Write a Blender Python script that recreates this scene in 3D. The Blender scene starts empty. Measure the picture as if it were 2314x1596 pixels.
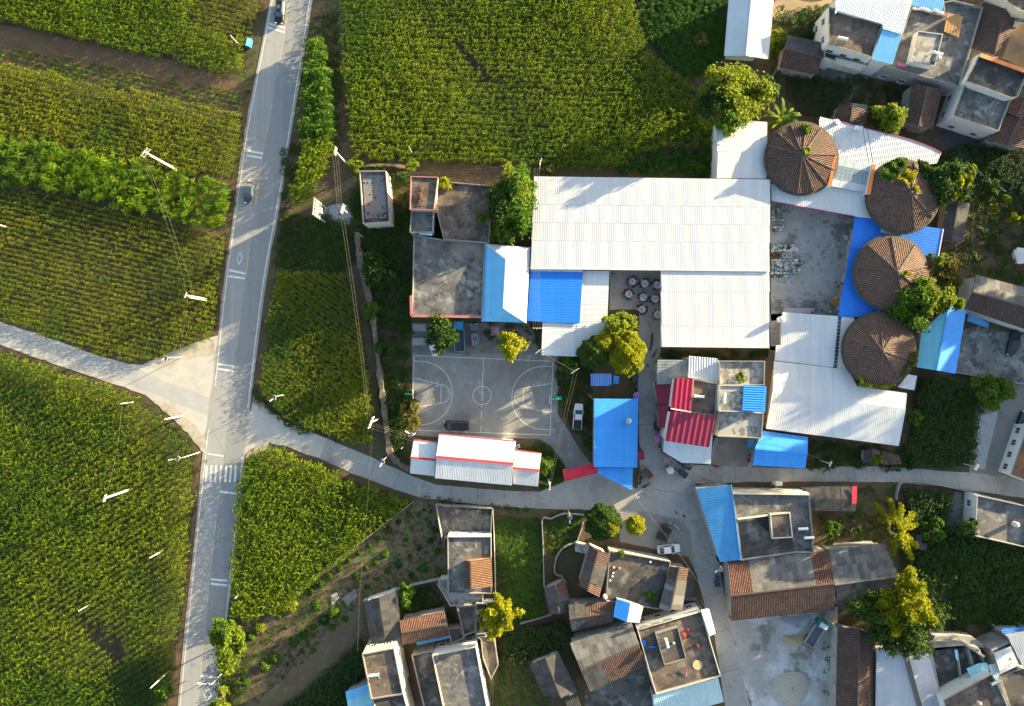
import bpy, bmesh, math, random
import numpy as np
from mathutils import Vector, Matrix, Quaternion

random.seed(7); np.random.seed(7)
R = math.radians
scene = bpy.context.scene
C = scene.collection

# ---------------------------------------------------------------- camera
H = 140.0            # metres above the ground
F = 1540.0           # focal length in units of the 2314-wide plan
CX, CY = 1157.0, 798.0
cam_d = bpy.data.cameras.new('camera'); cam = bpy.data.objects.new('camera', cam_d); C.objects.link(cam)
cam.location = (0, 0, H); cam.rotation_euler = (0, 0, 0)
cam_d.sensor_fit = 'HORIZONTAL'; cam_d.angle = 2 * math.atan(1157.0 / F)
cam_d.clip_start = 1; cam_d.clip_end = 6000
scene.camera = cam

# ---------------------------------------------------------------- sky and sun
SUN_AZ, SUN_EL = R(27), R(9.2)
w = bpy.data.worlds.new('World'); scene.world = w; w.use_nodes = True
nt = w.node_tree; nt.nodes.clear()
sky = nt.nodes.new('ShaderNodeTexSky'); sky.sky_type = 'NISHITA'; sky.sun_disc = False
sky.sun_elevation = SUN_EL; sky.sun_rotation = R(90) - SUN_AZ; sky.altitude = 100
sky.air_density = 1.0; sky.dust_density = 1.8; sky.ozone_density = 0.8
bg = nt.nodes.new('ShaderNodeBackground'); bg.inputs['Strength'].default_value = 0.09
wo = nt.nodes.new('ShaderNodeOutputWorld')
nt.links.new(sky.outputs[0], bg.inputs[0]); nt.links.new(bg.outputs[0], wo.inputs[0])
sd = bpy.data.lights.new('sun', 'SUN'); sd.energy = 5.0; sd.angle = R(0.55); sd.color = (1.0, 0.81, 0.47)
sun = bpy.data.objects.new('sun', sd); C.objects.link(sun)
tosun = Vector((math.cos(SUN_EL) * math.cos(SUN_AZ), math.cos(SUN_EL) * math.sin(SUN_AZ), math.sin(SUN_EL)))
sun.rotation_euler = (-tosun).to_track_quat('-Z', 'Y').to_euler(); sun.location = tosun * 300
vs = scene.view_settings
vs.view_transform = 'Standard'; vs.look = 'None'; vs.gamma = 1.0; vs.use_curve_mapping = False
vs.exposure = 2.45
scene.cycles.max_bounces = 6; scene.cycles.diffuse_bounces = 3; scene.cycles.transparent_max_bounces = 4
scene.cycles.sample_clamp_indirect = 4.0
scene.cycles.use_denoising = True

# ---------------------------------------------------------------- helpers
def P(u, v, z=0.0):
    """plan position (u, v as seen from above at height z) -> metres"""
    s = (H - z) / F
    return Vector(((u - CX) * s, (CY - v) * s, z))

def zoom(x0, y0, s):
    return lambda *pts: [((x0 + x / s) / 1.40925, (y0 + y / s) / 1.40925) for x, y in pts]
zTR = zoom(2400, 0, 2.66); zR2 = zoom(2400, 500, 2.66); zR3 = zoom(2400, 950, 2.66)
zCT = zoom(1800, 1000, 2.66); zBC = zoom(1150, 1050, 2.66); zNW = zoom(1000, 500, 2.66)
zSW = zoom(1100, 1550, 2.283); zSC = zoom(1650, 1550, 2.283); zSE = zoom(2200, 1500, 2.66)
zBR = zoom(2600, 1500, 2.131); zWH = zoom(1700, 500, 2.66); zXR = zoom(2850, 1950, 5.338)
zBQ = zoom(1930, 850, 7.98); zYD = zoom(2440, 650, 4.2); zIX = zoom(2000, 1350, 6.94); zPK = zoom(1300, 980, 2.742)
zTT = zoom(2900, 0, 5.32); zT2 = zoom(2550, 0, 2.393); zRL = zoom(400, 1500, 2.131); zWF = zoom(0, 1100, 2.66)

ORG = {}
def tag(o, label=None, cat=None, group=None, kind=None):
    if label: o['label'] = label
    if cat: o['category'] = cat
    if group: o['group'] = group
    if kind: o['kind'] = kind
    return o

def thing(name, label, cat, loc=(0, 0, 0), group=None, rz=0.0):
    o = bpy.data.objects.new(name, None); C.objects.link(o)
    o.empty_display_size = 0.3
    o.location = loc; o.rotation_euler = (0, 0, rz)
    ORG[o.name] = Vector(loc)
    return tag(o, label, cat, group)

def link(o, parent=None):
    C.objects.link(o)
    if parent is not None: o.parent = parent
    return o

def copy_tree(o, parent=None):
    c = o.copy(); C.objects.link(c); c.parent = parent
    for ch in o.children: copy_tree(ch, c)
    return c

def V(p): return Vector(p)

class MB:
    def __init__(s): s.v = []; s.f = []; s.m = []
    def add(s, vs, fs, mi=0):
        n = len(s.v); s.v += [Vector(q) for q in vs]
        s.f += [tuple(i + n for i in q) for q in fs]; s.m += [mi] * len(fs); return s
    def box(s, c, size, rz=0.0, mi=0, taper=1.0):
        x, y, z = size[0] / 2, size[1] / 2, size[2] / 2; c = Vector(c)
        ca, sa = math.cos(rz), math.sin(rz); vs = []
        for dz in (-1, 1):
            t = taper if dz > 0 else 1
            for dx, dy in ((-1, -1), (1, -1), (1, 1), (-1, 1)):
                px, py = dx * x * t, dy * y * t
                vs.append((c.x + px * ca - py * sa, c.y + px * sa + py * ca, c.z + dz * z))
        return s.add(vs, [(3, 2, 1, 0), (4, 5, 6, 7), (0, 1, 5, 4), (1, 2, 6, 5), (2, 3, 7, 6), (3, 0, 4, 7)], mi)
    def bar(s, a, b, wd, ht, mi=0):
        """rectangular bar from a to b; wd is horizontal width, ht vertical"""
        a, b = Vector(a), Vector(b); d = (b - a).normalized()
        side = d.cross(Vector((0, 0, 1)))
        if side.length < 1e-4: side = Vector((1, 0, 0))
        side.normalize(); up = side.cross(d).normalized()
        vs = []
        for p in (a, b):
            for sx, sy in ((-1, -1), (1, -1), (1, 1), (-1, 1)): vs.append(p + side * sx * wd / 2 + up * sy * ht / 2)
        return s.add(vs, [(3, 2, 1, 0), (4, 5, 6, 7), (0, 1, 5, 4), (1, 2, 6, 5), (2, 3, 7, 6), (3, 0, 4, 7)], mi)
    def prism(s, poly, z0, z1, mi=0, cap=True, bottom=False):
        n = len(poly)
        z1s = z1 if isinstance(z1, (list, tuple)) else [z1] * n
        vs = [(p[0], p[1], z0) for p in poly] + [(p[0], p[1], z1s[i]) for i, p in enumerate(poly)]
        fs = [(i, (i + 1) % n, n + (i + 1) % n, n + i) for i in range(n)]
        if cap: fs.append(tuple(range(n, 2 * n)))
        if bottom: fs.append(tuple(range(n - 1, -1, -1)))
        return s.add(vs, fs, mi)
    def flat(s, poly, z, mi=0):
        return s.add([(p[0], p[1], z) for p in poly], [tuple(range(len(poly)))], mi)
    def tube(s, pts, r, n=6, mi=0, r1=None):
        pts = [Vector(p) for p in pts]; k = len(pts); vs = []
        for i, p in enumerate(pts):
            d = (pts[min(i + 1, k - 1)] - pts[max(i - 1, 0)]).normalized()
            a = d.cross(Vector((0, 0, 1)))
            if a.length < 1e-3: a = d.cross(Vector((0, 1, 0)))
            a.normalize(); b = d.cross(a)
            rr = r if r1 is None else r + (r1 - r) * i / max(1, k - 1)
            for j in range(n):
                t = 2 * math.pi * j / n; vs.append(p + a * math.cos(t) * rr + b * math.sin(t) * rr)
        fs = [(i * n + j, i * n + (j + 1) % n, (i + 1) * n + (j + 1) % n, (i + 1) * n + j) for i in range(k - 1) for j in range(n)]
        fs += [tuple(range(n - 1, -1, -1)), tuple((k - 1) * n + j for j in range(n))]
        return s.add(vs, fs, mi)
    def lathe(s, c, prof, n=16, mi=0):
        """prof: list of (radius, z)"""
        c = Vector(c); k = len(prof)
        vs = [(c.x + r * math.cos(2 * math.pi * j / n), c.y + r * math.sin(2 * math.pi * j / n), c.z + z) for r, z in prof for j in range(n)]
        fs = [(i * n + j, i * n + (j + 1) % n, (i + 1) * n + (j + 1) % n, (i + 1) * n + j) for i in range(k - 1) for j in range(n)]
        fs += [tuple(range(n - 1, -1, -1)), tuple((k - 1) * n + j for j in range(n))]
        return s.add(vs, fs, mi)
    def build(s, name, mats, parent=None, org=None, smooth=False):
        me = bpy.data.meshes.new(name)
        if org is None: org = ORG.get(parent.name, Vector()) if parent is not None else Vector()
        org = Vector(org)
        me.from_pydata([tuple(q - org) for q in s.v], [], s.f)
        if not isinstance(mats, (list, tuple)): mats = [mats]
        for m in mats: me.materials.append(m)
        if len(mats) > 1: me.polygons.foreach_set('material_index', s.m)
        if smooth: me.polygons.foreach_set('use_smooth', [True] * len(me.polygons))
        me.update()
        o = bpy.data.objects.new(name, me); link(o, parent)
        if parent is None: o.location = org
        ORG[o.name] = org
        return o

def npmesh(name, verts, faces, mat, smooth=False):
    me = bpy.data.meshes.new(name)
    nv, nf = len(verts), len(faces); k = faces.shape[1]
    me.vertices.add(nv); me.vertices.foreach_set('co', verts.astype(np.float32).ravel())
    me.loops.add(nf * k); me.loops.foreach_set('vertex_index', faces.astype(np.int32).ravel())
    me.polygons.add(nf); me.polygons.foreach_set('loop_start', np.arange(0, nf * k, k, dtype=np.int32))
    if mat: me.materials.append(mat)
    me.update(calc_edges=True)
    if smooth: me.polygons.foreach_set('use_smooth', [True] * nf)
    return me

def cen(poly): return sum((Vector((p[0], p[1])) for p in poly), Vector((0, 0))) / len(poly)
def inset(poly, d):
    """offset each edge d metres inwards (mitred corners)"""
    q = [Vector((p[0], p[1])) for p in poly]; n = len(q); s = 1 if area(q) > 0 else -1; out = []
    for i in range(n):
        e1 = (q[i] - q[i - 1]); e2 = (q[(i + 1) % n] - q[i])
        if e1.length < 1e-6 or e2.length < 1e-6: out.append(q[i]); continue
        e1.normalize(); e2.normalize(); n1 = Vector((-e1.y, e1.x)) * s; n2 = Vector((-e2.y, e2.x)) * s
        k = max(0.35, 1 + n1.dot(n2)); out.append(q[i] + (n1 + n2) * (d / k))
    return out
def W(pts, z=0.0):
    """plan points -> world points at height z (number or per-point list)"""
    if isinstance(z, (int, float)): z = [z] * len(pts)
    return [P(p[0], p[1], zz) for p, zz in zip(pts, z)]
def area(poly):
    return 0.5 * sum(poly[i][0] * poly[(i + 1) % len(poly)][1] - poly[(i + 1) % len(poly)][0] * poly[i][1] for i in range(len(poly)))
def rough(poly, step=1.2, amp=0.25, closed=True):
    out = []; n = len(poly)
    for i in range(n if closed else n - 1):
        a, b = Vector(poly[i][:2]), Vector(poly[(i + 1) % n][:2]); k = max(1, int((b - a).length / step))
        for j in range(k):
            q = a + (b - a) * (j / k); out.append(q + Vector((random.uniform(-amp, amp), random.uniform(-amp, amp))))
    if not closed: out.append(Vector(poly[-1][:2]))
    return out
def smoothline(pts, n=6):
    """Catmull-Rom through the points"""
    p = [Vector(q) for q in pts]; p = [p[0] * 2 - p[1]] + p + [p[-1] * 2 - p[-2]]; out = []
    for i in range(1, len(p) - 2):
        for j in range(n):
            t = j / n; a, b, c, d = p[i - 1], p[i], p[i + 1], p[i + 2]
            out.append(0.5 * ((2 * b) + (c - a) * t + (2 * a - 5 * b + 4 * c - d) * t * t + (3 * b - a - 3 * c + d) * t ** 3))
    out.append(p[-2]); return out

# ---------------------------------------------------------------- materials
MATS = {}
def _n(nt, t, **kw):
    n = nt.nodes.new(t)
    for k, v in kw.items(): setattr(n, k, v)
    return n
def _noise(nt, vec, scale, detail=4, rough=0.6):
    n = _n(nt, 'ShaderNodeTexNoise'); n.inputs['Scale'].default_value = scale
    n.inputs['Detail'].default_value = detail; n.inputs['Roughness'].default_value = rough
    nt.links.new(vec, n.inputs['Vector']); return n.outputs['Fac']
def _ramp(nt, fac, lo, hi):
    m = _n(nt, 'ShaderNodeMapRange'); m.inputs['From Min'].default_value = lo; m.inputs['From Max'].default_value = hi
    nt.links.new(fac, m.inputs['Value']); return m.outputs['Result']
def _mix(nt, fac, a, b):
    m = _n(nt, 'ShaderNodeMix', data_type='RGBA')
    for sock, val in ((m.inputs['Factor'], fac), (m.inputs[6], a), (m.inputs[7], b)):
        if isinstance(val, (int, float)): sock.default_value = val
        elif isinstance(val, (tuple, list)): sock.default_value = (*val[:3], 1)
        else: nt.links.new(val, sock)
    return m.outputs[2]
def mul(c, k): return tuple(min(1.0, x * k) for x in c)

def mat(name, col, rough=0.8, var=0.15, scale=1.2, metal=0.0, bump=0.0, bscale=12.0, stains=(), local=False, objvar=0.0, cell=None, stretch=None, spec=0.4):
    """stains: list of (colour, noise scale, lo, hi, strength); cell: (scale vector, strength) random cell tint"""
    if name in MATS: return MATS[name]
    m = bpy.data.materials.new(name); m.use_nodes = True; nt = m.node_tree
    b = nt.nodes['Principled BSDF']; b.inputs['Roughness'].default_value = rough; b.inputs['Metallic'].default_value = metal
    b.inputs['Specular IOR Level'].default_value = spec
    if local: vec = _n(nt, 'ShaderNodeTexCoord').outputs['Object']
    else: vec = _n(nt, 'ShaderNodeNewGeometry').outputs['Position']
    base = _mix(nt, _ramp(nt, _noise(nt, vec, scale), 0.25, 0.75), mul(col, 1 - var), mul(col, 1 + var))
    if stretch:
        rot, sv, st = stretch
        mp = _n(nt, 'ShaderNodeMapping'); mp.inputs['Rotation'].default_value = (0, 0, rot); mp.inputs['Scale'].default_value = sv
        nt.links.new(vec, mp.inputs['Vector'])
        f = _ramp(nt, _noise(nt, mp.outputs[0], 1.0, 3), 0.35, 0.65)
        k = _n(nt, 'ShaderNodeMath', operation='MULTIPLY'); nt.links.new(f, k.inputs[0]); k.inputs[1].default_value = st
        base = _mix(nt, k.outputs[0], base, mul(col, 1.5) if st > 0 else mul(col, .6))
    for sc, ss, lo, hi, st, *mpv in stains:
        sv_ = vec
        if mpv:
            mp = _n(nt, 'ShaderNodeMapping'); mp.inputs['Scale'].default_value = mpv[0]; nt.links.new(vec, mp.inputs['Vector']); sv_ = mp.outputs[0]
        f = _ramp(nt, _noise(nt, sv_, ss, 6, 0.65), lo, hi)
        k = _n(nt, 'ShaderNodeMath', operation='MULTIPLY'); nt.links.new(f, k.inputs[0]); k.inputs[1].default_value = st
        k.use_clamp = True
        base = _mix(nt, k.outputs[0], base, sc)
    if cell:
        mp = _n(nt, 'ShaderNodeMapping'); mp.inputs['Scale'].default_value = cell[0]
        mp.inputs['Rotation'].default_value = (0, 0, cell[2] if len(cell) > 2 else 0)
        nt.links.new(vec, mp.inputs['Vector'])
        vo = _n(nt, 'ShaderNodeTexVoronoi'); vo.inputs['Scale'].default_value = 1.0
        nt.links.new(mp.outputs[0], vo.inputs['Vector'])
        se = _n(nt, 'ShaderNodeSeparateColor'); nt.links.new(vo.outputs['Color'], se.inputs[0])
        hs = _n(nt, 'ShaderNodeHueSaturation'); nt.links.new(base, hs.inputs['Color'])
        nt.links.new(_ramp_to(nt, se.outputs[0], 1 - cell[1], 1 + cell[1]), hs.inputs['Value']); base = hs.outputs[0]
    if objvar:
        oi = _n(nt, 'ShaderNodeObjectInfo'); hs = _n(nt, 'ShaderNodeHueSaturation'); nt.links.new(base, hs.inputs['Color'])
        nt.links.new(_ramp_to(nt, oi.outputs['Random'], 1 - objvar, 1 + objvar), hs.inputs['Value']); base = hs.outputs[0]
    nt.links.new(base, b.inputs['Base Color'])
    if bump:
        bp = _n(nt, 'ShaderNodeBump'); bp.inputs['Strength'].default_value = bump; bp.inputs['Distance'].default_value = 0.05
        nt.links.new(_noise(nt, vec, bscale, 5), bp.inputs['Height']); nt.links.new(bp.outputs[0], b.inputs['Normal'])
    MATS[name] = m; return m
def _ramp_to(nt, fac, lo, hi):
    m = _n(nt, 'ShaderNodeMapRange'); m.inputs['To Min'].default_value = lo; m.inputs['To Max'].default_value = hi
    nt.links.new(fac, m.inputs['Value']); return m.outputs['Result']

def leafmat(name, dark, light, transl=0.35, patch=0.06, patchcol=None, rough=0.7):
    if name in MATS: return MATS[name]
    m = bpy.data.materials.new(name); m.use_nodes = True; nt = m.node_tree
    b = nt.nodes['Principled BSDF']; b.inputs['Roughness'].default_value = rough; b.inputs['Specular IOR Level'].default_value = 0.08
    geo = _n(nt, 'ShaderNodeNewGeometry'); oi = _n(nt, 'ShaderNodeObjectInfo')
    a = _n(nt, 'ShaderNodeMath', operation='ADD'); nt.links.new(geo.outputs['Random Per Island'], a.inputs[0]); nt.links.new(oi.outputs['Random'], a.inputs[1])
    col = _mix(nt, _ramp(nt, a.outputs[0], 0.2, 1.8), dark, light)
    if patchcol:
        col = _mix(nt, _ramp(nt, _noise(nt, geo.outputs['Position'], patch, 3), 0.45, 0.68), col, patchcol)
    nt.links.new(col, b.inputs['Base Color'])
    t = _n(nt, 'ShaderNodeBsdfTranslucent'); nt.links.new(_mix(nt, 0.5, col, mul(light, 1.5)), t.inputs['Color'])
    ms = _n(nt, 'ShaderNodeMixShader'); ms.inputs[0].default_value = transl
    nt.links.new(b.outputs[0], ms.inputs[1]); nt.links.new(t.outputs[0], ms.inputs[2])
    nt.links.new(ms.outputs[0], nt.nodes['Material Output'].inputs['Surface'])
    MATS[name] = m; return m

DK = (0.02, 0.018, 0.016)
soil = mat('soil', (0.095, 0.064, 0.038), 0.95, 0.35, 0.25, bump=0.6, stains=[((0.06, 0.075, 0.025), 0.12, 0.45, 0.62, 0.7), ((0.2, 0.12, 0.07), 0.6, 0.55, 0.7, 0.5)])
redsoil = mat('red_soil', (0.125, 0.078, 0.045), 0.95, 0.25, 0.5, bump=0.6, stains=[((0.1, 0.075, 0.03), 0.3, 0.48, 0.65, 0.7)])
shadedsoil = mat('shaded_field_soil', (0.05, 0.036, 0.022), 0.95, 0.3, 0.4, bump=0.6, stains=[((0.085, 0.055, 0.032), 0.15, 0.5, 0.66, 0.7)])  # dark crop soil; shade in the gaps between plants is painted in
bareSoil = mat('bare_soil', (0.13, 0.092, 0.06), 0.95, 0.25, 0.35, bump=0.6, stains=[((0.1, 0.12, 0.035), 0.16, 0.47, 0.62, 0.75), ((0.24, 0.18, 0.13), 0.5, 0.55, 0.7, 0.6)])
asphalt = mat('asphalt', (0.28, 0.282, 0.277), 0.85, 0.06, 0.15, bump=0.15, bscale=30, stretch=(0.125, (0.9, 0.012, 1), 0.30), stains=[((0.36, 0.33, 0.28), 0.05, 0.48, 0.66, 0.5), ((0.17, 0.17, 0.17), 0.4, 0.57, 0.66, 0.4)])
sideroad = mat('side_road_concrete', (0.33, 0.32, 0.30), 0.85, 0.08, 0.2, bump=0.15, bscale=25, stains=[((0.2, 0.19, 0.175), 0.14, 0.5, 0.64, 0.65), ((0.39, 0.37, 0.34), 0.35, 0.53, 0.66, 0.6), ((.16, .15, .135), .9, .58, .66, .5)])
pale = mat('pale_concrete', (0.45, 0.425, 0.38), 0.85, 0.1, 0.3, bump=0.15, stains=[((0.27, 0.22, 0.17), 0.25, 0.55, 0.7, 0.6)])
shoulder = mat('road_shoulder', (0.36, 0.32, 0.27), 0.9, 0.15, 0.8, bump=0.2, stains=[((0.2, 0.16, 0.11), 0.4, 0.5, 0.7, 0.6)])
courtm = mat('court_concrete', (0.23, 0.228, 0.218), 0.85, 0.08, 0.2, bump=0.1, stains=[((0.155, 0.15, 0.14), 0.13, 0.46, 0.6, 0.7), ((0.34, 0.34, 0.335), 0.4, 0.56, 0.68, 0.7), ((0.21, 0.165, 0.13), 0.09, 0.53, 0.66, 0.6), ((.13, .13, .125), 1.2, .58, .66, .5)])
yardm = mat('yard_concrete', (0.33, 0.335, 0.33), 0.85, 0.1, 0.25, bump=0.15, stains=[((0.44, 0.445, 0.44), 0.3, 0.52, 0.66, 0.7), ((0.13, 0.128, 0.12), 0.17, 0.54, 0.60, 0.8), ((0.11, 0.11, 0.1), 0.8, 0.58, 0.64, 0.6)])
darkyard = mat('dark_yard', (0.12, 0.112, 0.105), 0.9, 0.2, 0.35, bump=0.2, stains=[((0.045, 0.043, 0.04), 0.3, 0.48, 0.58, 0.8), ((0.25, 0.24, 0.22), 0.4, 0.54, 0.64, 0.75)])
roofc = mat('roof_concrete', (0.145, 0.145, 0.145), 0.88, 0.15, 0.4, bump=0.15, stains=[((0.075, 0.072, 0.07), 0.22, 0.44, 0.56, 0.75), ((0.31, 0.305, 0.295), 0.5, 0.54, 0.64, 0.75), ((0.035, 0.034, 0.032), 0.9, 0.56, 0.62, 0.75), ((0.23, 0.2, 0.17), 0.12, 0.52, 0.64, 0.6)])
roofd = mat('roof_concrete_dark', (0.07, 0.067, 0.064), 0.88, 0.2, 0.4, bump=0.15, stains=[((0.03, 0.029, 0.028), 0.35, 0.46, 0.56, 0.8), ((0.22, 0.215, 0.205), 0.32, 0.53, 0.64, 0.8), ((0.14, 0.105, 0.08), 0.15, 0.53, 0.62, 0.6)])
roofb = mat('roof_concrete_brown', (0.145, 0.11, 0.085), 0.88, 0.18, 0.35, bump=0.15, stains=[((0.05, 0.046, 0.043), 0.25, 0.46, 0.57, 0.8), ((0.27, 0.235, 0.20), 0.4, 0.54, 0.65, 0.7), ((0.03, 0.028, 0.027), 0.9, 0.58, 0.64, 0.7)])
roofl = mat('roof_concrete_light', (0.33, 0.325, 0.31), 0.85, 0.12, 0.5, bump=0.15, stains=[((0.13, 0.12, 0.105), 0.8, 0.49, 0.54, 0.85), ((0.46, 0.455, 0.44), 0.6, 0.55, 0.66, 0.6), ((0.25, 0.2, 0.15), 0.2, 0.52, 0.64, 0.6)])
plaster = mat('white_plaster', (0.68, 0.66, 0.62), 0.85, 0.06, 0.8, stains=[((0.35, 0.33, 0.3), 0.6, 0.56, 0.72, 0.5)])
cream = mat('cream_plaster', (0.62, 0.55, 0.42), 0.85, 0.08, 0.8, stains=[((0.33, 0.27, 0.2), 0.5, 0.55, 0.7, 0.5)])
greywall = mat('grey_plaster', (0.30, 0.29, 0.275), 0.9, 0.15, 0.6, bump=0.1, stains=[((0.12, 0.115, 0.105), 0.4, 0.5, 0.68, 0.7)])
brickw = mat('brick_wall', (0.27, 0.17, 0.12), 0.9, 0.2, 1.5, bump=0.2, stains=[((0.14, 0.11, 0.09), 0.5, 0.5, 0.7, 0.6)])
coping = mat('coping', (0.25, 0.235, 0.215), 0.85, 0.15, 1.5, stains=[((0.13, 0.12, 0.11), 0.9, 0.5, 0.65, 0.7)])
copingw = mat('white_coping', (0.36, 0.345, 0.315), 0.8, 0.08, 1.5, stains=[((0.3, 0.28, 0.26), 1.2, 0.55, 0.7, 0.6)])
copingr = mat('red_coping', (0.38, 0.15, 0.15), 0.8, 0.12, 1.5, stains=[((0.2, 0.12, 0.12), 1.2, 0.5, 0.7, 0.6)])
stonew = mat('old_stone_wall', (0.14, 0.11, 0.08), 0.95, 0.3, 1.2, bump=0.7, bscale=4, stains=[((0.09, 0.07, 0.05), 0.8, 0.48, 0.62, 0.8), ((0.3, 0.27, 0.23), 1.5, 0.55, 0.68, 0.7)])
def metalroof(name, col, dirt=0.35, dirtcol=None, sc=0.12, rough=0.45):
    return mat(name, col, rough, 0.04, 0.3, spec=0.35, cell=((.9, .02, 1), .06), stains=[(dirtcol or mul(col, 0.78), sc, 0.48, 0.72, dirt), (mul(col, 0.62), 0.8, 0.60, 0.74, dirt * 0.6), (mul(col, 0.72), 1.0, 0.52, 0.68, dirt * 0.7, (1.3, 0.06, 1)), (mul(col, 0.8), 1.0, 0.54, 0.7, dirt * 0.5, (0.06, 1.1, 1))])
white = metalroof('white_roof_sheet', (0.565, 0.585, 0.605), 0.35)
white2 = metalroof('white_roof_sheet_warm', (0.565, 0.575, 0.585), 0.32)
whiteb = metalroof('white_roof_sheet_blueish', (0.53, 0.60, 0.65), 0.4)
silver = metalroof('silver_roof_sheet', (0.42, 0.44, 0.48), 0.7, (0.25, 0.26, 0.29))
greym = metalroof('grey_roof_sheet', (0.22, 0.25, 0.26), 0.9, (0.09, 0.1, 0.105), 0.5)
blue = metalroof('blue_roof_sheet', (0.018, 0.19, 0.72), 0.35)
blue2 = metalroof('bright_blue_roof_sheet', (0.045, 0.30, 0.80), 0.3)
blue3 = metalroof('sky_blue_roof_sheet', (0.16, 0.50, 0.80), 0.4)
blue4 = metalroof('weathered_blue_roof_sheet', (0.06, 0.28, 0.58), 0.6, (0.04, 0.17, 0.36), 0.35)
cyan = metalroof('cyan_roof_sheet', (0.30, 0.60, 0.70), 0.5)
red = metalroof('red_roof_sheet', (0.40, 0.02, 0.06), 0.4)
red2 = metalroof('dark_red_roof_sheet', (0.24, 0.022, 0.06), 0.6, (0.14, 0.02, 0.04), 0.6)
orange = metalroof('orange_cap_sheet', (0.75, 0.22, 0.06), 0.3)
tile = mat('clay_tile', (0.125, 0.068, 0.053), 0.85, 0.25, 1.0, bump=0.35, bscale=9, cell=((4.2, 4.2, 1), 0.5), stains=[((0.05, 0.04, 0.037), 0.35, 0.48, 0.64, 0.75), ((0.22, 0.10, 0.065), 0.8, 0.57, 0.7, 0.6)])
tiler = mat('red_clay_tile', (0.215, 0.092, 0.058), 0.85, 0.25, 1.0, bump=0.35, bscale=9, cell=((4.2, 4.2, 1), 0.5), stains=[((0.08, 0.05, 0.04), 0.4, 0.5, 0.66, 0.7)])
tileround = mat('aged_tile', (0.20, 0.108, 0.078), 0.85, 0.22, 1.0, bump=0.4, bscale=8, cell=((3.6, 3.6, 1), 0.4), stains=[((0.07, 0.055, 0.05), 0.25, 0.5, 0.66, 0.6), ((0.25, 0.13, 0.09), 0.5, 0.57, 0.7, 0.5)])
tileshade = mat('tile_channel_shade', (0.075, 0.05, 0.041), 0.9, 0.3, 1.5, stains=[((.1, .06, .045), .6, .54, .66, .6)])  # darker channel tiles; shade between the ribs is put into this colour
tilecap = mat('tile_ridge', (0.09, 0.07, 0.06), 0.9, 0.25, 2, bump=0.3)
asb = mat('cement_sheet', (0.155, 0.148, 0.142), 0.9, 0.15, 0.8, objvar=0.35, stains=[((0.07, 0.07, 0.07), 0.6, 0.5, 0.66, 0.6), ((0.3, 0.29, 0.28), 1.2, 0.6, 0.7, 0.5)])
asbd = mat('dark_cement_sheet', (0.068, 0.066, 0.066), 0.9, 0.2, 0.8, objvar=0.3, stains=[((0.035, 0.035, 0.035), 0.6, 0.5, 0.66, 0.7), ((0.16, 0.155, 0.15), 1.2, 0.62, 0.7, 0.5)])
glassd = mat('dark_glass', (0.05, 0.065, 0.08), 0.12, 0.1, 1, spec=0.6)
glassp = mat('pale_glazing', (0.42, 0.47, 0.5), 0.25, 0.1, 0.6)
frame = mat('white_frame', (0.62, 0.62, 0.6), 0.6, 0.05)
steel = mat('steel', (0.55, 0.55, 0.55), 0.3, 0.05, metal=0.8)
galv = mat('galvanised', (0.45, 0.45, 0.44), 0.5, 0.1, metal=0.2)
polec = mat('pole_concrete', (0.42, 0.405, 0.38), 0.85, 0.1)
paintw = mat('white_paint', (0.70, 0.69, 0.66), 0.8, 0.06, 3, stains=[((0.40, 0.40, 0.385), 1.3, 0.50, 0.64, 0.75)])
painty = mat('yellow_paint', (0.60, 0.46, 0.24), 0.8, 0.1, 3, stains=[((0.3, 0.29, 0.26), 1.2, 0.45, 0.65, 0.7)])
rubber = mat('rubber', (0.02, 0.02, 0.02), 0.8, 0.1)
darkhole = mat('dark_interior', (0.03, 0.028, 0.026), 0.95, 0.2)
wood = mat('wood', (0.33, 0.2, 0.1), 0.8, 0.2, 3)
def paint(name, col, rough=0.3): return mat(name, col, rough, 0.03, 2, local=True, spec=0.5)

# ---------------------------------------------------------------- roof builders
def fitplane(pts):
    A = np.array([[p[0], p[1], 1] for p in pts]); z = np.array([p[2] for p in pts])
    a, *_ = np.linalg.lstsq(A, z, rcond=None)
    return lambda x, y: a[0] * x + a[1] * y + a[2]

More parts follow.
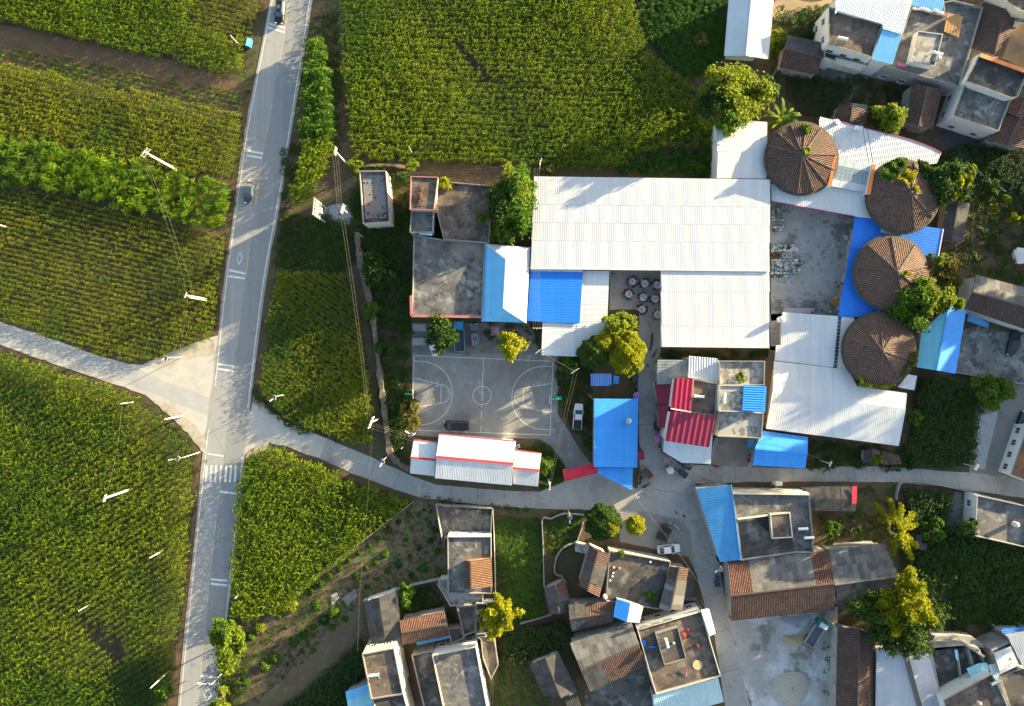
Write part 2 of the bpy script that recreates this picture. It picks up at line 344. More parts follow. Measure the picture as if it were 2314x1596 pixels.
PROF = {'trap': [(0.0, 0), (0.60, 0), (0.70, 1), (0.90, 1)], 'wave': [(0.0, 0), (0.25, 0.5), (0.5, 1), (0.75, 0.5)],
        'tile': [(0.0, 0), (0.2, 0.75), (0.4, 1), (0.6, 0.75), (0.8, 0), (0.9, -0.15)]}
def corrugate(mb, poly, d, pitch=0.3, amp=0.035, prof='trap', mi=0, thick=0.06, plane=None, two=False):
    d = Vector((d[0], d[1])).normalized(); n2 = Vector((-d.y, d.x))
    zf = plane or fitplane(poly); pf = PROF[prof]
    p2 = [Vector((p[0], p[1])) for p in poly]; S = [p.dot(n2) for p in p2]; smin, smax = min(S), max(S)
    lines = []
    s0 = smin
    ss = []
    while s0 < smax:
        for fr, h in pf:
            s = s0 + fr * pitch
            if smin + 1e-3 < s < smax - 1e-3: ss.append((s, h))
        s0 += pitch
    ss = [(smin + 1e-3, 0)] + ss + [(smax - 1e-3, 0)]
    N = len(p2); prev = None; ph = 0; vs = []; fs = []; low = []
    for s, h in ss:
        ts = []
        for i in range(N):
            a, b = p2[i], p2[(i + 1) % N]; sa, sb = a.dot(n2) - s, b.dot(n2) - s
            if (sa > 0) != (sb > 0):
                q = a + (b - a) * (sa / (sa - sb)); ts.append(q.dot(d))
        ts.sort(); row = []
        for t in ts:
            q = n2 * s + d * t; row.append(len(vs)); vs.append((q.x, q.y, zf(q.x, q.y) + h * amp))
        if prev and len(prev) == len(row):
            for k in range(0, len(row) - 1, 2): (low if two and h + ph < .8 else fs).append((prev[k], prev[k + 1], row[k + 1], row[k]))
        prev = row; ph = h
    mb.add(vs, fs, mi)
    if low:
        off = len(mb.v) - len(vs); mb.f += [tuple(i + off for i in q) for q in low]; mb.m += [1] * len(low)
    if thick:
        n = N; top = [(p.x, p.y, zf(p.x, p.y) + amp * 0.2) for p in p2]; bot = [(p.x, p.y, zf(p.x, p.y) - thick) for p in p2]
        mb.add(top + bot, [(i, (i + 1) % n, n + (i + 1) % n, n + i) for i in range(n)] + [tuple(range(2 * n - 1, n - 1, -1))], mi)
    return mb

_sheet_me = {}
def sheet_mesh(m):
    if m.name in _sheet_me: return _sheet_me[m.name]
    mb = MB(); corrugate(mb, [Vector((-.5, -.5, 0)), Vector((.5, -.5, 0)), Vector((.5, .5, 0)), Vector((-.5, .5, 0))], (0, 1), 0.2, 0.035, 'wave', thick=0.02)
    me = bpy.data.meshes.new('sheet'); me.from_pydata([tuple(v) for v in mb.v], [], mb.f); me.materials.append(m); me.update()
    _sheet_me[m.name] = me; return me

def sheets(parent, q, m, w=1.0, l=1.7, name='sheet', jit=0.03):
    """q: ridge0, ridge1, eave1, eave0 (world); real sheets laid in lapped rows"""
    a, b, c, d = [Vector(p) for p in q]; org = ORG[parent.name]
    nu = max(1, round(((b - a).length + (c - d).length) / 2 / w)); nv = max(1, round(((d - a).length + (c - b).length) / 2 / l))
    me = sheet_mesh(m)
    bil = lambda u, v: (a * (1 - u) + b * u) * (1 - v) + (d * (1 - u) + c * u) * v
    for j in range(nv):
        for i in range(nu):
            u, v = (i + .5) / nu, (j + .5) / nv
            o = bpy.data.objects.new(name, me); link(o, parent)
            e1 = bil((i + 1) / nu, v) - bil(i / nu, v); e2 = bil(u, (j + 1) / nv) - bil(u, j / nv)
            x = e1.normalized(); n = x.cross(e2).normalized()
            if n.z < 0: n = -n
            y = n.cross(x)
            rot = Matrix((x, y, n)).transposed().to_quaternion() @ Quaternion((0, 0, 1), random.uniform(-.012, .012)) @ Quaternion((1, 0, 0), 0.025 + random.uniform(-.01, .01))
            o.rotation_mode = 'QUATERNION'; o.rotation_quaternion = rot
            o.location = bil(u, v) + n * (0.03 + random.uniform(0, jit)) - org
            o.scale = (e1.length * 1.02, abs(e2.dot(y)) * 1.05, 1.0)

def qd(a, b): d = Vector((b[0] - a[0], b[1] - a[1])); return d.normalized()

def slope(parent, q, style, name='roof'):
    """q world: ridge0, ridge1, eave1, eave0. style = (kind, material)"""
    kind, m = style; d = qd((q[0] + q[1]) / 2, (q[2] + q[3]) / 2)
    if kind == 'sheet':
        mb = MB(); low = [p - Vector((0, 0, 0.05)) for p in q]
        mb.add(low + [p - Vector((0, 0, .05)) for p in low], [(0, 1, 2, 3), (7, 6, 5, 4), (0, 1, 5, 4), (1, 2, 6, 5), (2, 3, 7, 6), (3, 0, 4, 7)])
        o = mb.build('roof_deck', darkhole, parent); sheets(parent, q, m); return o
    mb = MB()
    if kind == 'tile': corrugate(mb, q, d, 0.34, 0.1, 'tile', thick=0.1, two=True); return mb.build(name, [m, tileshade], parent)
    elif kind == 'wave': corrugate(mb, q, d, 0.24, 0.05, 'wave')
    elif kind == 'across': corrugate(mb, q, (-d[1], d[0]), 0.34, 0.04, 'trap')
    elif kind == 'bold': corrugate(mb, q, d, 1.15, 0.10, 'trap')
    else: corrugate(mb, q, d, 0.34, 0.024, 'trap')
    return mb.build(name, m, parent)

def lerp(a, b, t): return a + (b - a) * t
def gable(name, label, cat, e0, e1, r0, r1, f0, f1, ze, zr, A, B, wall=None, ze2=None, group=None, cap=tilecap, base=0.0, capw=0.3, wi=0.35):
    """plan points: eave e0-e1, ridge r0-r1, other eave f0-f1; A, B: style or list of (t0, t1, style)"""
    ze2 = ze if ze2 is None else ze2; wall = wall or greywall
    E0, E1, F0, F1 = P(*e0, ze), P(*e1, ze), P(*f0, ze2), P(*f1, ze2); R0, R1 = P(*r0, zr), P(*r1, zr)
    c = (E0 + E1 + F0 + F1) / 4; t = thing(name, label, cat, (c.x, c.y, base), group)
    for seg, (p0, p1) in ((A, (E0, E1)), (B, (F0, F1))):
        if not isinstance(seg, list): seg = [(0, 1, seg)]
        for t0, t1, st in seg:
            slope(t, [lerp(R0, R1, t0), lerp(R0, R1, t1), lerp(p0, p1, t1), lerp(p0, p1, t0)], st)
    if cap:
        k = MB(); k.bar(R0 + Vector((0, 0, .06)), R1 + Vector((0, 0, .06)), capw, 0.14); k.build('ridge_cap', cap, t)
    iE0, iE1, iF1, iF0 = inset([E0, E1, F1, F0], wi)
    ax = (R1 - R0).normalized() * wi; r0i, r1i = R0 + ax, R1 - ax; dz = 0.22
    vs = [(p.x, p.y, base) for p in (iE0, iE1, iF1, iF0)] + [(iE0.x, iE0.y, ze - dz), (iE1.x, iE1.y, ze - dz), (iF1.x, iF1.y, ze2 - dz), (iF0.x, iF0.y, ze2 - dz)]
    vs += [(r0i.x, r0i.y, zr - dz), (r1i.x, r1i.y, zr - dz)]
    mb = MB(); mb.add(vs, [(0, 1, 5, 4), (1, 2, 6, 9, 5), (2, 3, 7, 6), (3, 0, 4, 8, 7), (4, 5, 9, 8), (6, 7, 8, 9)]); mb.build('wall', wall, t)
    return t

def shed(name, label, cat, pts, z, m, ribs=(0, 1), wall=None, group=None, posts=False, pitch=0.34, amp=0.026, prof='trap', bands=None, thick=0.07, trim=None, base=0.0, wi=None):
    """mono-pitch sheet roof on walls or posts. pts plan; z number or list; ribs: plan direction (dx, dy down)"""
    w3 = W(pts, z); c = cen(w3); t = thing(name, label, cat, (c.x, c.y, base), group)
    d = (ribs[0], -ribs[1])
    if bands:   # lapped courses of roof sheet, each a part: list of fractions between edge 0-1 and edge 3-2
        a, b, cc, dd = w3
        for k in range(len(bands) - 1):
            t0, t1 = bands[k], bands[k + 1]; lift = Vector((0, 0, 0.02 * (len(bands) - 2 - k)))
            q = [lerp(a, dd, t0) + lift, lerp(b, cc, t0) + lift, lerp(b, cc, t1) + lift, lerp(a, dd, t1) + lift]
            mb = MB(); corrugate(mb, q, d, pitch, amp, prof, thick=thick); mb.build('roof_sheet', m[k % len(m)] if isinstance(m, list) else m, t)
    else:
        mb = MB(); corrugate(mb, w3, d, pitch, amp, prof, thick=thick); mb.build('roof', m, t)
    if trim:
        mb = MB(); n = len(w3)
        for i in trim[1]: mb.bar(w3[i] + Vector((0, 0, .03)), w3[(i + 1) % n] + Vector((0, 0, .03)), trim[2] if len(trim) > 2 else 0.22, 0.16)
        mb.build('edge_trim', trim[0], t)
    if posts:
        for p in inset(w3, 0.4):
            zz = min(q.z for q in w3) if not callable(posts) else 0
            mb = MB(); mb.box((p.x, p.y, (base + zz - .08) / 2), (0.12, 0.12, zz - base - .1)); mb.build('post', galv, t)
    else:
        i3 = inset(w3, wi if wi is not None else (1.7 if abs(area(w3)) > 120 and len(w3) < 6 else 0.3)); mb = MB(); mb.prism(i3, base, [q.z - thick - 0.04 for q in w3], cap=False); mb.build('wall', wall or greywall, t)
    return t

def window(parent, p, along, out, wd, ht, m=None):
    """a framed window on a wall, centre p; along and out are unit vectors"""
    along = Vector(along); out = Vector(out); up = Vector((0, 0, 1)); p = Vector(p)
    mb = MB(); b = 0.09
    def bx(c, sx, sz, dp, mb):
        vs = []
        for dy in (0, 1):
            for sx_, sz_ in ((-1, -1), (1, -1), (1, 1), (-1, 1)): vs.append(c + along * sx_ * sx / 2 + up * sz_ * sz / 2 + out * dy * dp)
        mb.add(vs, [(4, 5, 6, 7), (0, 1, 5, 4), (1, 2, 6, 5), (2, 3, 7, 6), (3, 0, 4, 7)])
    bx(p + up * (ht / 2 - b / 2), wd, b, .08, mb); bx(p - up * (ht / 2 - b / 2), wd + .2, b, .14, mb)
    bx(p + along * (wd / 2 - b / 2), b, ht - 2 * b, .08, mb); bx(p - along * (wd / 2 - b / 2), b, ht - 2 * b, .08, mb); bx(p, b * .7, ht - 2 * b, .07, mb)
    o = mb.build('window', frame, parent)
    g = MB(); bx(p, wd - 2 * b, ht - 2 * b, .03, g); g.build('pane', m or glassd, o)
    return o

def wall_windows(t, a, b, z0, floors, n, centre, wd=1.3, ht=1.3, fh=3.1):
    a, b = Vector((a[0], a[1], 0)), Vector((b[0], b[1], 0)); al = (b - a).normalized(); out = Vector((al.y, -al.x, 0))
    if out.dot(((a + b) / 2 - Vector((centre[0], centre[1], 0)))) < 0: out = -out
    for f in range(floors):
        for i in range(n):
            q = lerp(a, b, (i + .5) / n); q.z = z0 + f * fh; window(t, q + out * 0.01, al, out, wd, ht)

def flat_house(name, label, pts, h, roof=None, wall=None, cop=None, par=0.5, pw=0.13, cat='house', wins=(), group=None, base=0.0, copw=0.12, eave=0.0):
    """flat concrete roof inside a parapet. pts: outer plan outline at the parapet top. wins: (edge, floors, per floor)"""
    roof = roof or roofc; wall = wall or plaster; cop = cop or coping
    w3 = W(pts, h)
    if area(w3) < 0: w3 = w3[::-1]; rev = True
    else: rev = False
    n = len(w3); c = cen(w3); t = thing(name, label, cat, (c.x, c.y, base), group)
    inn = inset(w3, pw)
    body = inset(w3, eave) if eave else [Vector((p.x, p.y)) for p in w3]
    mb = MB(); mb.prism(body, base, h - .02, cap=False)
    mb.add([(p.x, p.y, h - .02) for p in body] + [(p.x, p.y, h - .02) for p in inn] + [(p.x, p.y, h - par - .1) for p in inn],
           [(i, (i + 1) % n, n + (i + 1) % n, n + i) for i in range(n)] + [(n + i, n + (i + 1) % n, 2 * n + (i + 1) % n, 2 * n + i) for i in range(n)])
    for i_ in range(len(mb.m) - n, len(mb.m)): mb.m[i_] = 1
    mb.build('wall', [wall, greywall], t)
    mb = MB(); mb.flat(inn, h - par); mb.build('roof_slab', roof, t)
    mb = MB()
    o2 = inset(w3, -0.06); i2 = inset(w3, copw)
    vs = [(p.x, p.y, h) for p in o2] + [(p.x, p.y, h) for p in i2] + [(p.x, p.y, h + .09) for p in o2] + [(p.x, p.y, h + .09) for p in i2]
    fs = []
    for i in range(n):
        j = (i + 1) % n; fs += [(2 * n + i, 2 * n + j, 3 * n + j, 3 * n + i), (i, j, 2 * n + j, 2 * n + i), (n + j, n + i, 3 * n + i, 3 * n + j)]
    mb.add(vs, fs); mb.build('coping', cop, t)
    for e, fl, k in wins:
        i = (n - 1 - e) % n if not rev else e
        if rev: i = (n - 2 - e) % n
        else: i = e
        wall_windows(t, body[i], body[(i + 1) % n], base + 1.6, fl, k, c)
    return t

def patch(name, pts, z, m, kind='structure', label=None, cat=None, jit=0.0, step=1.5, parent=None):
    w3 = W(pts, 0); q = rough(w3, step, jit) if jit else w3
    mb = MB(); mb.flat(q, z); o = mb.build(name, m, parent); 
    if parent is None: tag(o, label, cat, kind=kind)
    return o
# ================================================================ ground, roads, yards
g = MB(); g.flat([(-1500, -1500), (1500, -1500), (1500, 1500), (-1500, 1500)], 0); tag(g.build('ground', soil), kind='structure')

patch('soil_strip', [(0, 52), (150, 92), (300, 128), (470, 165), (556, 192), (552, 262), (420, 228), (300, 203), (120, 165), (0, 140)], .012, redsoil, jit=.4)
patch('bare_plot', [(935, 1132), (985, 1145), (1012, 1330), (900, 1345), (820, 1360), (815, 1440), (700, 1545), (590, 1640), (545, 1640), (540, 1420), (640, 1385), (790, 1258)], .006, bareSoil, jit=.4)
for q in ([(560, 190), (575, 190), (520, 560), (505, 760), (485, 770), (500, 640), (530, 420)], [(470, 1020), (466, 1100), (440, 1300), (412, 1596), (380, 1596), (402, 1450), (425, 1300), (440, 1150), (445, 1030)]):
    patch('verge', q, .008, redsoil, jit=.4)
patch('verge', [(655, 330), (640, 480), (608, 700), (590, 850), (572, 905), (566, 880), (600, 640), (640, 400)], .008, soil, jit=.3)

LL = smoothline([P(*p) for p in [(632, -100), (615.7, 0), (567.6, 253), (550.8, 355), (511.9, 639), (489.2, 844), (473.2, 956), (461, 1064), (407, 1594), (397, 1690)]], 5)
RL = smoothline([P(*p) for p in [(716, -100), (700.2, 0), (633, 426), (594.6, 639), (563.9, 889), (549, 1017), (541.9, 1098), (513.6, 1364), (488, 1594), (478, 1690)]], 5)
CLn = smoothline([P(*p) for p in [(674, -100), (658.3, 0), (629, 157), (594.3, 357), (553.3, 639), (517.2, 932), (505.2, 1039), (497, 1098), (471.9, 1331), (447, 1594), (438, 1690)]], 5)
sh = Vector((0.55, 0, 0))
sL = [p - sh * random.uniform(.75, 1.25) for p in LL]; sR = [p + sh * random.uniform(.75, 1.25) for p in RL]
mb = MB(); n = len(LL); m_ = min(len(LL), len(RL))
def strip(mb, A, B, z, mi=0):
    k = min(len(A), len(B)); vs = [(p.x, p.y, z) for p in A[:k]] + [(p.x, p.y, z) for p in B[:k]]
    mb.add(vs, [(i, i + 1, k + i + 1, k + i) for i in range(k - 1)], mi)
mb.flat([(p.x, p.y) for p in sL] + [(p.x, p.y) for p in reversed(sR)], .05)
tag(mb.build('road_shoulder', shoulder), kind='structure')
mb = MB(); mb.flat([(p.x - .12, p.y) for p in LL] + [(p.x + .12, p.y) for p in reversed(RL)], .06)
road = tag(mb.build('main_road', asphalt), kind='structure')

mb = MB(); kk = min(len(CLn), len(RL)); strip(mb, [p + Vector((.08, 0, 0)) for p in CLn], [p + Vector((.1, 0, 0)) for p in RL], .064)
mb.build('resurfaced_lane', mat('asphalt_lane', (0.235, 0.24, 0.24), 0.85, 0.06, 0.15, bump=0.15, bscale=30, stretch=(0.125, (1.1, 0.012, 1), 0.25), stains=[((0.30, 0.29, 0.27), 0.05, 0.48, 0.66, 0.5), ((0.17, 0.17, 0.17), 0.4, 0.57, 0.66, 0.4)]), road)
# side roads
west = [(-120, 690), (0, 728), (100, 760), (210, 800), (290, 822), (322, 824), (380, 798), (440, 775), (496, 758), (474, 1030), (452, 1012), (425, 975), (395, 948), (340, 902), (330, 893), (250, 865), (120, 822), (0, 778), (-120, 735)]
o = patch('west_side_road', west, .04, pale, jit=.12)
patch('apron_stain', [(0, 735), (100, 767), (210, 806), (300, 830), (390, 868), (478, 900), (474, 940), (390, 905), (300, 872), (210, 835), (100, 796), (0, 762)], .044, mat('worn_lane', (0.36, 0.36, 0.355), 0.85, 0.08, 0.3, stains=[((0.42, 0.4, 0.36), 0.3, 0.5, 0.7, 0.5)]), jit=.15)
patch('east_apron', [(548, 1036), (573, 890), (582, 912), (612, 936), (660, 960), (740, 992), (722, 1036), (690, 1026), (645, 1008), (610, 1002), (580, 1007), (562, 1020)], .045, pale, jit=.1)
village = [(740, 992), (830, 1030), (925, 1073), (985, 1095), (1100, 1106), (1220, 1112), (1275, 1088), (1345, 1060), (1440, 1105), (1445, 1060), (1443, 900), (1440, 840), (1445, 700), (1378, 700), (1378, 600), (1500, 600), (1494, 790), (1484, 830), (1486, 970), (1500, 1025), (1540, 1050), (1600, 1052), (1615, 990), (1725, 990), (1700, 1055), (1830, 1060), (1880, 1055), (1980, 1054), (2100, 1062), (2314, 1076), (2420, 1085), (2420, 1140),
           (2314, 1126), (2150, 1102), (2030, 1090), (1850, 1088), (1650, 1090), (1578, 1096), (1575, 1115), (1600, 1200), (1627, 1290), (1648, 1400), (1668, 1480), (1700, 1610), (1640, 1610), (1615, 1440), (1595, 1380), (1575, 1300), (1556, 1258), (1460, 1236), (1400, 1225), (1400, 1160), (1330, 1152), (1220, 1150), (1100, 1142), (960, 1127), (900, 1108), (800, 1072), (722, 1036)]
vr = patch('village_road', village, .04, sideroad, jit=.08)
for (a, b) in (((790, 1012), (775, 1062)), ((850, 1040), (832, 1083)), ((905, 1066), (888, 1104)), ((960, 1088), (950, 1125)), ((1020, 1099), (1014, 1134)), ((1080, 1105), (1076, 1140)), ((1140, 1108), (1138, 1144)), ((1200, 1112), (1198, 1149)), ((1660, 1056), (1662, 1089)), ((1720, 1057), (1724, 1089)), ((1790, 1060), (1794, 1088)), ((1860, 1058), (1864, 1088)), ((1930, 1056), (1934, 1089)), ((2000, 1057), (2005, 1089)), ((2080, 1061), (2086, 1096)), ((2160, 1066), (2168, 1103)), ((2240, 1072), (2250, 1113)), ((1556, 1180), (1592, 1172)), ((1580, 1262), (1616, 1252)), ((1598, 1345), (1634, 1336)), ((1614, 1430), (1652, 1420)), ((1632, 1520), (1674, 1510)), ((1446, 900), (1484, 898)), ((1446, 960), (1486, 958)), ((1444, 840), (1484, 842)), ((1470, 1105), (1570, 1120)), ((1490, 1020), (1580, 1098))):
    A_, B_ = P(*a), P(*b); d_ = (B_ - A_).normalized(); s_ = Vector((-d_.y, d_.x, 0)) * .04; mb = MB(); pts = [lerp(A_, B_, i / 8) + s_ * random.uniform(-2, 2) for i in range(9)]; k_ = len(pts)
    mb.add([(p + s_).to_tuple()[:2] + (.044,) for p in pts] + [(p - s_).to_tuple()[:2] + (.044,) for p in pts], [(i, i + 1, k_ + i + 1, k_ + i) for i in range(k_ - 1)]); mb.build('joint', mat('joint', (.14, .14, .135), .9, .2, 2), vr)
patch('forecourt', [(1400, 1160), (1400, 1225), (1460, 1236), (1556, 1258), (1570, 1290), (1560, 1200), (1530, 1172), (1460, 1158)], .047, mat('forecourt', (0.25, 0.235, 0.21), .9, .12, .3, stains=[((0.16, 0.14, 0.11), .3, .5, .68, .7)]), jit=.1)
patch('footpath', [(1243, 1006), (1215, 990), (1258, 932), (1285, 975), (1310, 1015), (1345, 1062), (1282, 1088), (1276, 1050)], .046, courtm, jit=.06)
# yards
patch('courtyard', [(1742, 448), (1960, 500), (1900, 725), (1742, 725)], .05, yardm)
patch('stone_yard', [(1648, 1396), (1890, 1372), (1895, 1420), (1890, 1610), (1700, 1610), (1665, 1470)], .048, mat('stone_yard', (0.34, 0.33, 0.315), .9, .1, .3, bump=.2, stains=[((.52, .535, .56), .075, .47, .56, .9), ((.40, .36, .30), .13, .53, .62, .7), ((.15, .14, .115), .16, .54, .60, .8), ((.46, .47, .48), .7, .56, .64, .6), ((.2, .19, .17), 1.1, .58, .64, .6)]), jit=.3)
patch('truck_yard', [(2160, 760), (2190, 735), (2330, 760), (2330, 870), (2230, 850), (2150, 842)], .05, mat('truck_yard', (0.2, 0.198, 0.19), .9, .12, .3, stains=[((.32, .32, .31), .3, .5, .6, .8), ((0.08, 0.08, 0.075), .25, .5, .57, .85), ((.05, .05, .045), 1.0, .58, .64, .7)]), jit=.2)
patch('east_lane', [(2195, 940), (2260, 870), (2330, 860), (2330, 940), (2290, 1000), (2262, 1078), (2190, 1068)], .043, mat('lane', (.21, .2, .185), .9, .12, .3, stains=[((.12, .11, .1), .2, .5, .66, .7), ((.29, .28, .26), .4, .56, .7, .6)]), jit=.15)
patch('pale_slab', [(2205, 945), (2255, 930), (2225, 1060), (2190, 1058)], .053, mat('pale_slab', (.36, .37, .37), .9, .15, .5, stains=[((.2, .2, .2), .5, .5, .66, .7)]), jit=.12)
patch('entrance_yard', [(1625, 985), (1705, 985), (1690, 1055), (1605, 1052)], .051, mat('entr', (.24, .215, .185), .9, .15, .4, stains=[((.34, .33, .31), .3, .52, .68, .8), ((.12, .1, .08), .4, .55, .7, .7)]))
patch('car_park', [(930, 730), (1198, 730), (1222, 800), (1262, 800), (1262, 812), (930, 800)], .046, mat('carpark', (.17, .165, .155), .9, .15, .35, stains=[((.09, .09, .06), .2, .5, .65, .7)]), jit=.1)
patch('dark_court', [(1330, 1160), (1400, 1160), (1400, 1228), (1340, 1225)], .03, soil, jit=.2)
patch('house_yard', zTR((600, 570), (690, 530), (1060, 600), (1040, 660), (880, 690), (830, 860), (800, 850), (840, 730), (500, 650)), .05, darkyard, jit=.15)
patch('lane_north_east', zTR((170, 0), (690, 0), (640, 60), (420, 100), (260, 200), (160, 180)), .03, mat('sandlane', (.33, .24, .15), .95, .15, .4, stains=[((.2, .17, .1), .5, .55, .7, .6)]), jit=.5)
patch('back_yard', zTR((2230, 120), (2400, 180), (2400, 620), (2290, 590), (2090, 490)), .05, mat('backyard', (.28, .19, .11), .95, .15, .3, stains=[((.15, .12, .08), .2, .5, .66, .7)]), jit=.1)
patch('south_dark_yard', zSC((480, 1490), (930, 1310), (1000, 1620), (480, 1620)), .05, darkyard, jit=.2)
patch('stone_terrace', zBR((935, 135), (1085, 168), (1040, 372), (878, 365)), .06, roofc)
patch('gap_yard', zCT((1735, 270), (1790, 280), (1760, 420), (1700, 960), (1675, 960), (1690, 400)), .05, mat('gapyard', (.19, .145, .1), .95, .2, .6))
patch('paved_strip', zR2((140, 1330), (240, 1330), (230, 1640), (140, 1640)), .05, mat('pavers', (.34, .34, .345), .85, .1, .5, cell=((2.4, 2.4, 1), .18)))
patch('north_soil', [(1400, 345), (1620, 290), (1622, 402), (1210, 396), (1300, 372)], .01, soil, jit=.3)

for q in ([(322, 826), (380, 800), (440, 777), (484, 762), (482, 800), (400, 815), (350, 832)], [(335, 898), (390, 915), (440, 960), (470, 1000), (470, 1028), (450, 1010), (395, 950)], [(552, 1034), (575, 1008), (610, 1002), (600, 1016), (570, 1030)], [(575, 895), (600, 918), (640, 945), (620, 948), (585, 925)]):
    patch('gravel_spill', q, .052, mat('gravel_spill', (.42, .37, .30), .95, .15, .8, bump=.4, stains=[((.25, .19, .13), .5, .5, .64, .7)]), jit=.25, step=.7)
jm = mat('joint', (.14, .14, .135), .9, .2, 2)
def joint(a, b, par, z=.072, wd=.06):
    mb = MB(); pts = [lerp(a, b, i / 8) + Vector((random.uniform(-.05, .05), random.uniform(-.06, .06), 0)) for i in range(9)]; strip(mb, [p + Vector((0, wd / 2, 0)) for p in pts], [p - Vector((0, wd / 2, 0)) for p in pts], z); mb.build('joint', jm, par)
for i in range(2, len(LL) - 2, 2):
    if i < len(RL): joint(lerp(LL[i], RL[i], .02 if i % 4 else .5), lerp(LL[i], RL[i], .98 if i % 3 else .5), road)
def mark(name, pts, m, parent=road, z=.068):
    mb = MB(); mb.flat(W(pts, 0), z); return mb.build(name, m, parent)
# main road markings
for L in (LL, RL):
    gap = [(844, 956)] if L is LL else [(889, 1017)]
    seg = []
    for i in range(len(L) - 1):
        v = CY - L[i].y * F / H
        if gap[0][0] < v < gap[0][1]: continue
        a, b = L[i], L[i + 1]; mb = MB(); o_ = Vector((.07, 0, 0))
        seg.append((a, b))
    mb = MB()
    for a, b in seg: mb.add([(a.x - .09, a.y, .07), (a.x + .09, a.y, .07), (b.x + .09, b.y, .07), (b.x - .09, b.y, .07)], [(0, 1, 2, 3)])
    mb.build('edge_line', paintw, road)
# dashed centre line
cl = CLn; acc = 0
tot = [0]
for i in range(len(cl) - 1): tot.append(tot[-1] + (cl[i + 1] - cl[i]).length)
def at_len(s):
    for i in range(len(tot) - 1):
        if tot[i] <= s <= tot[i + 1]: return lerp(cl[i], cl[i + 1], (s - tot[i]) / (tot[i + 1] - tot[i]))
    return cl[-1]
s = 1.0
while s < tot[-1] - 6:
    v = CY - at_len(s).y * F / H
    ln = 6.0 if v < 1000 else 9.0
    a, b = at_len(s), at_len(s + ln); mb = MB()
    mb.add([(a.x - .07, a.y, .07), (a.x + .07, a.y, .07), (b.x + .07, b.y, .07), (b.x - .07, b.y, .07)], [(0, 1, 2, 3)]); mb.build('centre_dash', painty, road)
    s += ln + (9 if v < 1000 else .6)
for (x0, y0, x1, y1) in [(607.7, 53.4, 645, 64), (606.3, 62.7, 643, 73), (559.5, 341, 594.5, 347.5), (557.5, 351.5, 592.5, 357.5), (519, 611, 556, 619), (516.2, 624.2, 553.5, 629.6), (491.9, 822.7, 529.2, 828), (490.6, 833.3, 527.9, 838.7), (469.2, 1025.5, 505.2, 1031), (497, 1111, 536, 1116), (477, 1309, 514, 1312.4), (477, 1319.3, 513.6, 1322.7), (454.3, 1527, 495, 1532)]:
    hh = 1.5 if y0 in (1025.5,) else 2.4
    mark('stop_bar', [(x0, y0 - hh), (x1, y1 - hh), (x1, y1 + hh), (x0, y0 + hh)], paintw)
for x in (466.5, 477.5, 488, 499.3, 510.8, 521.6, 532.2):
    mark('zebra_stripe', [(x - 1.1, 1052), (x + 3.2, 1052), (x + .4, 1090), (x - 4, 1090)], paintw)
def diamond(cx, cy, w_, h_, sk=1.5):
    t = 1.3
    o_ = [(cx + sk, cy - h_), (cx + w_, cy), (cx - sk, cy + h_), (cx - w_, cy)]; i_ = [(cx + sk * .8, cy - h_ * .76), (cx + w_ * .72, cy), (cx - sk * .8, cy + h_ * .76), (cx - w_ * .72, cy)]
    a, b = W(o_), W(i_); mb = MB()
    mb.add([(p.x, p.y, .069) for p in a + b], [(i, (i + 1) % 4, 4 + (i + 1) % 4, 4 + i) for i in range(4)]); mb.build('diamond_marking', paintw, road)
diamond(541.5, 584, 7, 16); diamond(469.6, 1570, 9, 16); diamond(566, 412, 6, 15)

# ---------------------------------------------------------------- basketball court
cp = [(931, 796), (1262, 803), (1260, 938), (1222, 992), (990, 988), (934, 984)]
court = patch('basketball_court', cp, .055, courtm, jit=.05)
q4 = [P(*p) for p in zBC((450, 220), (1625, 268), (1600, 893), (425, 850))]   # TL TR BR BL of the court lines
def cq(u, v):   # u 0..28 along, v 0..15 across
    a = lerp(q4[0], q4[1], u / 28); b = lerp(q4[3], q4[2], u / 28); return lerp(a, b, v / 15)
def cline(pts, wd=.1, name='court_line'):
    pts = [cq(*p) for p in pts]; mb = MB(); L = []; Rr = []
    for i, p in enumerate(pts):
        d = (pts[min(i + 1, len(pts) - 1)] - pts[max(0, i - 1)]).normalized(); s_ = Vector((-d.y, d.x, 0)) * wd / 2; L.append(p + s_); Rr.append(p - s_)
    strip(mb, L, Rr, .062); return mb.build(name, paintw, court)
cline([(0, 0), (28, 0)]); cline([(28, 0), (28, 15)]); cline([(0, 15), (28, 15)]); cline([(0, 0), (0, 15)])
cline([(14, 0.2), (14, 8.6)]); cline([(14, 9.4), (14, 10)]); cline([(14, 10.5), (14, 12.2)]); cline([(14, 13.6), (14, 15)])
arc = lambda cx, cy, r, a0, a1, k=28: [(cx + r * math.cos(R(a0 + (a1 - a0) * i / k)), cy + r * math.sin(R(a0 + (a1 - a0) * i / k))) for i in range(k + 1)]
cline(arc(14, 7.5, 1.85, 0, 360, 36))
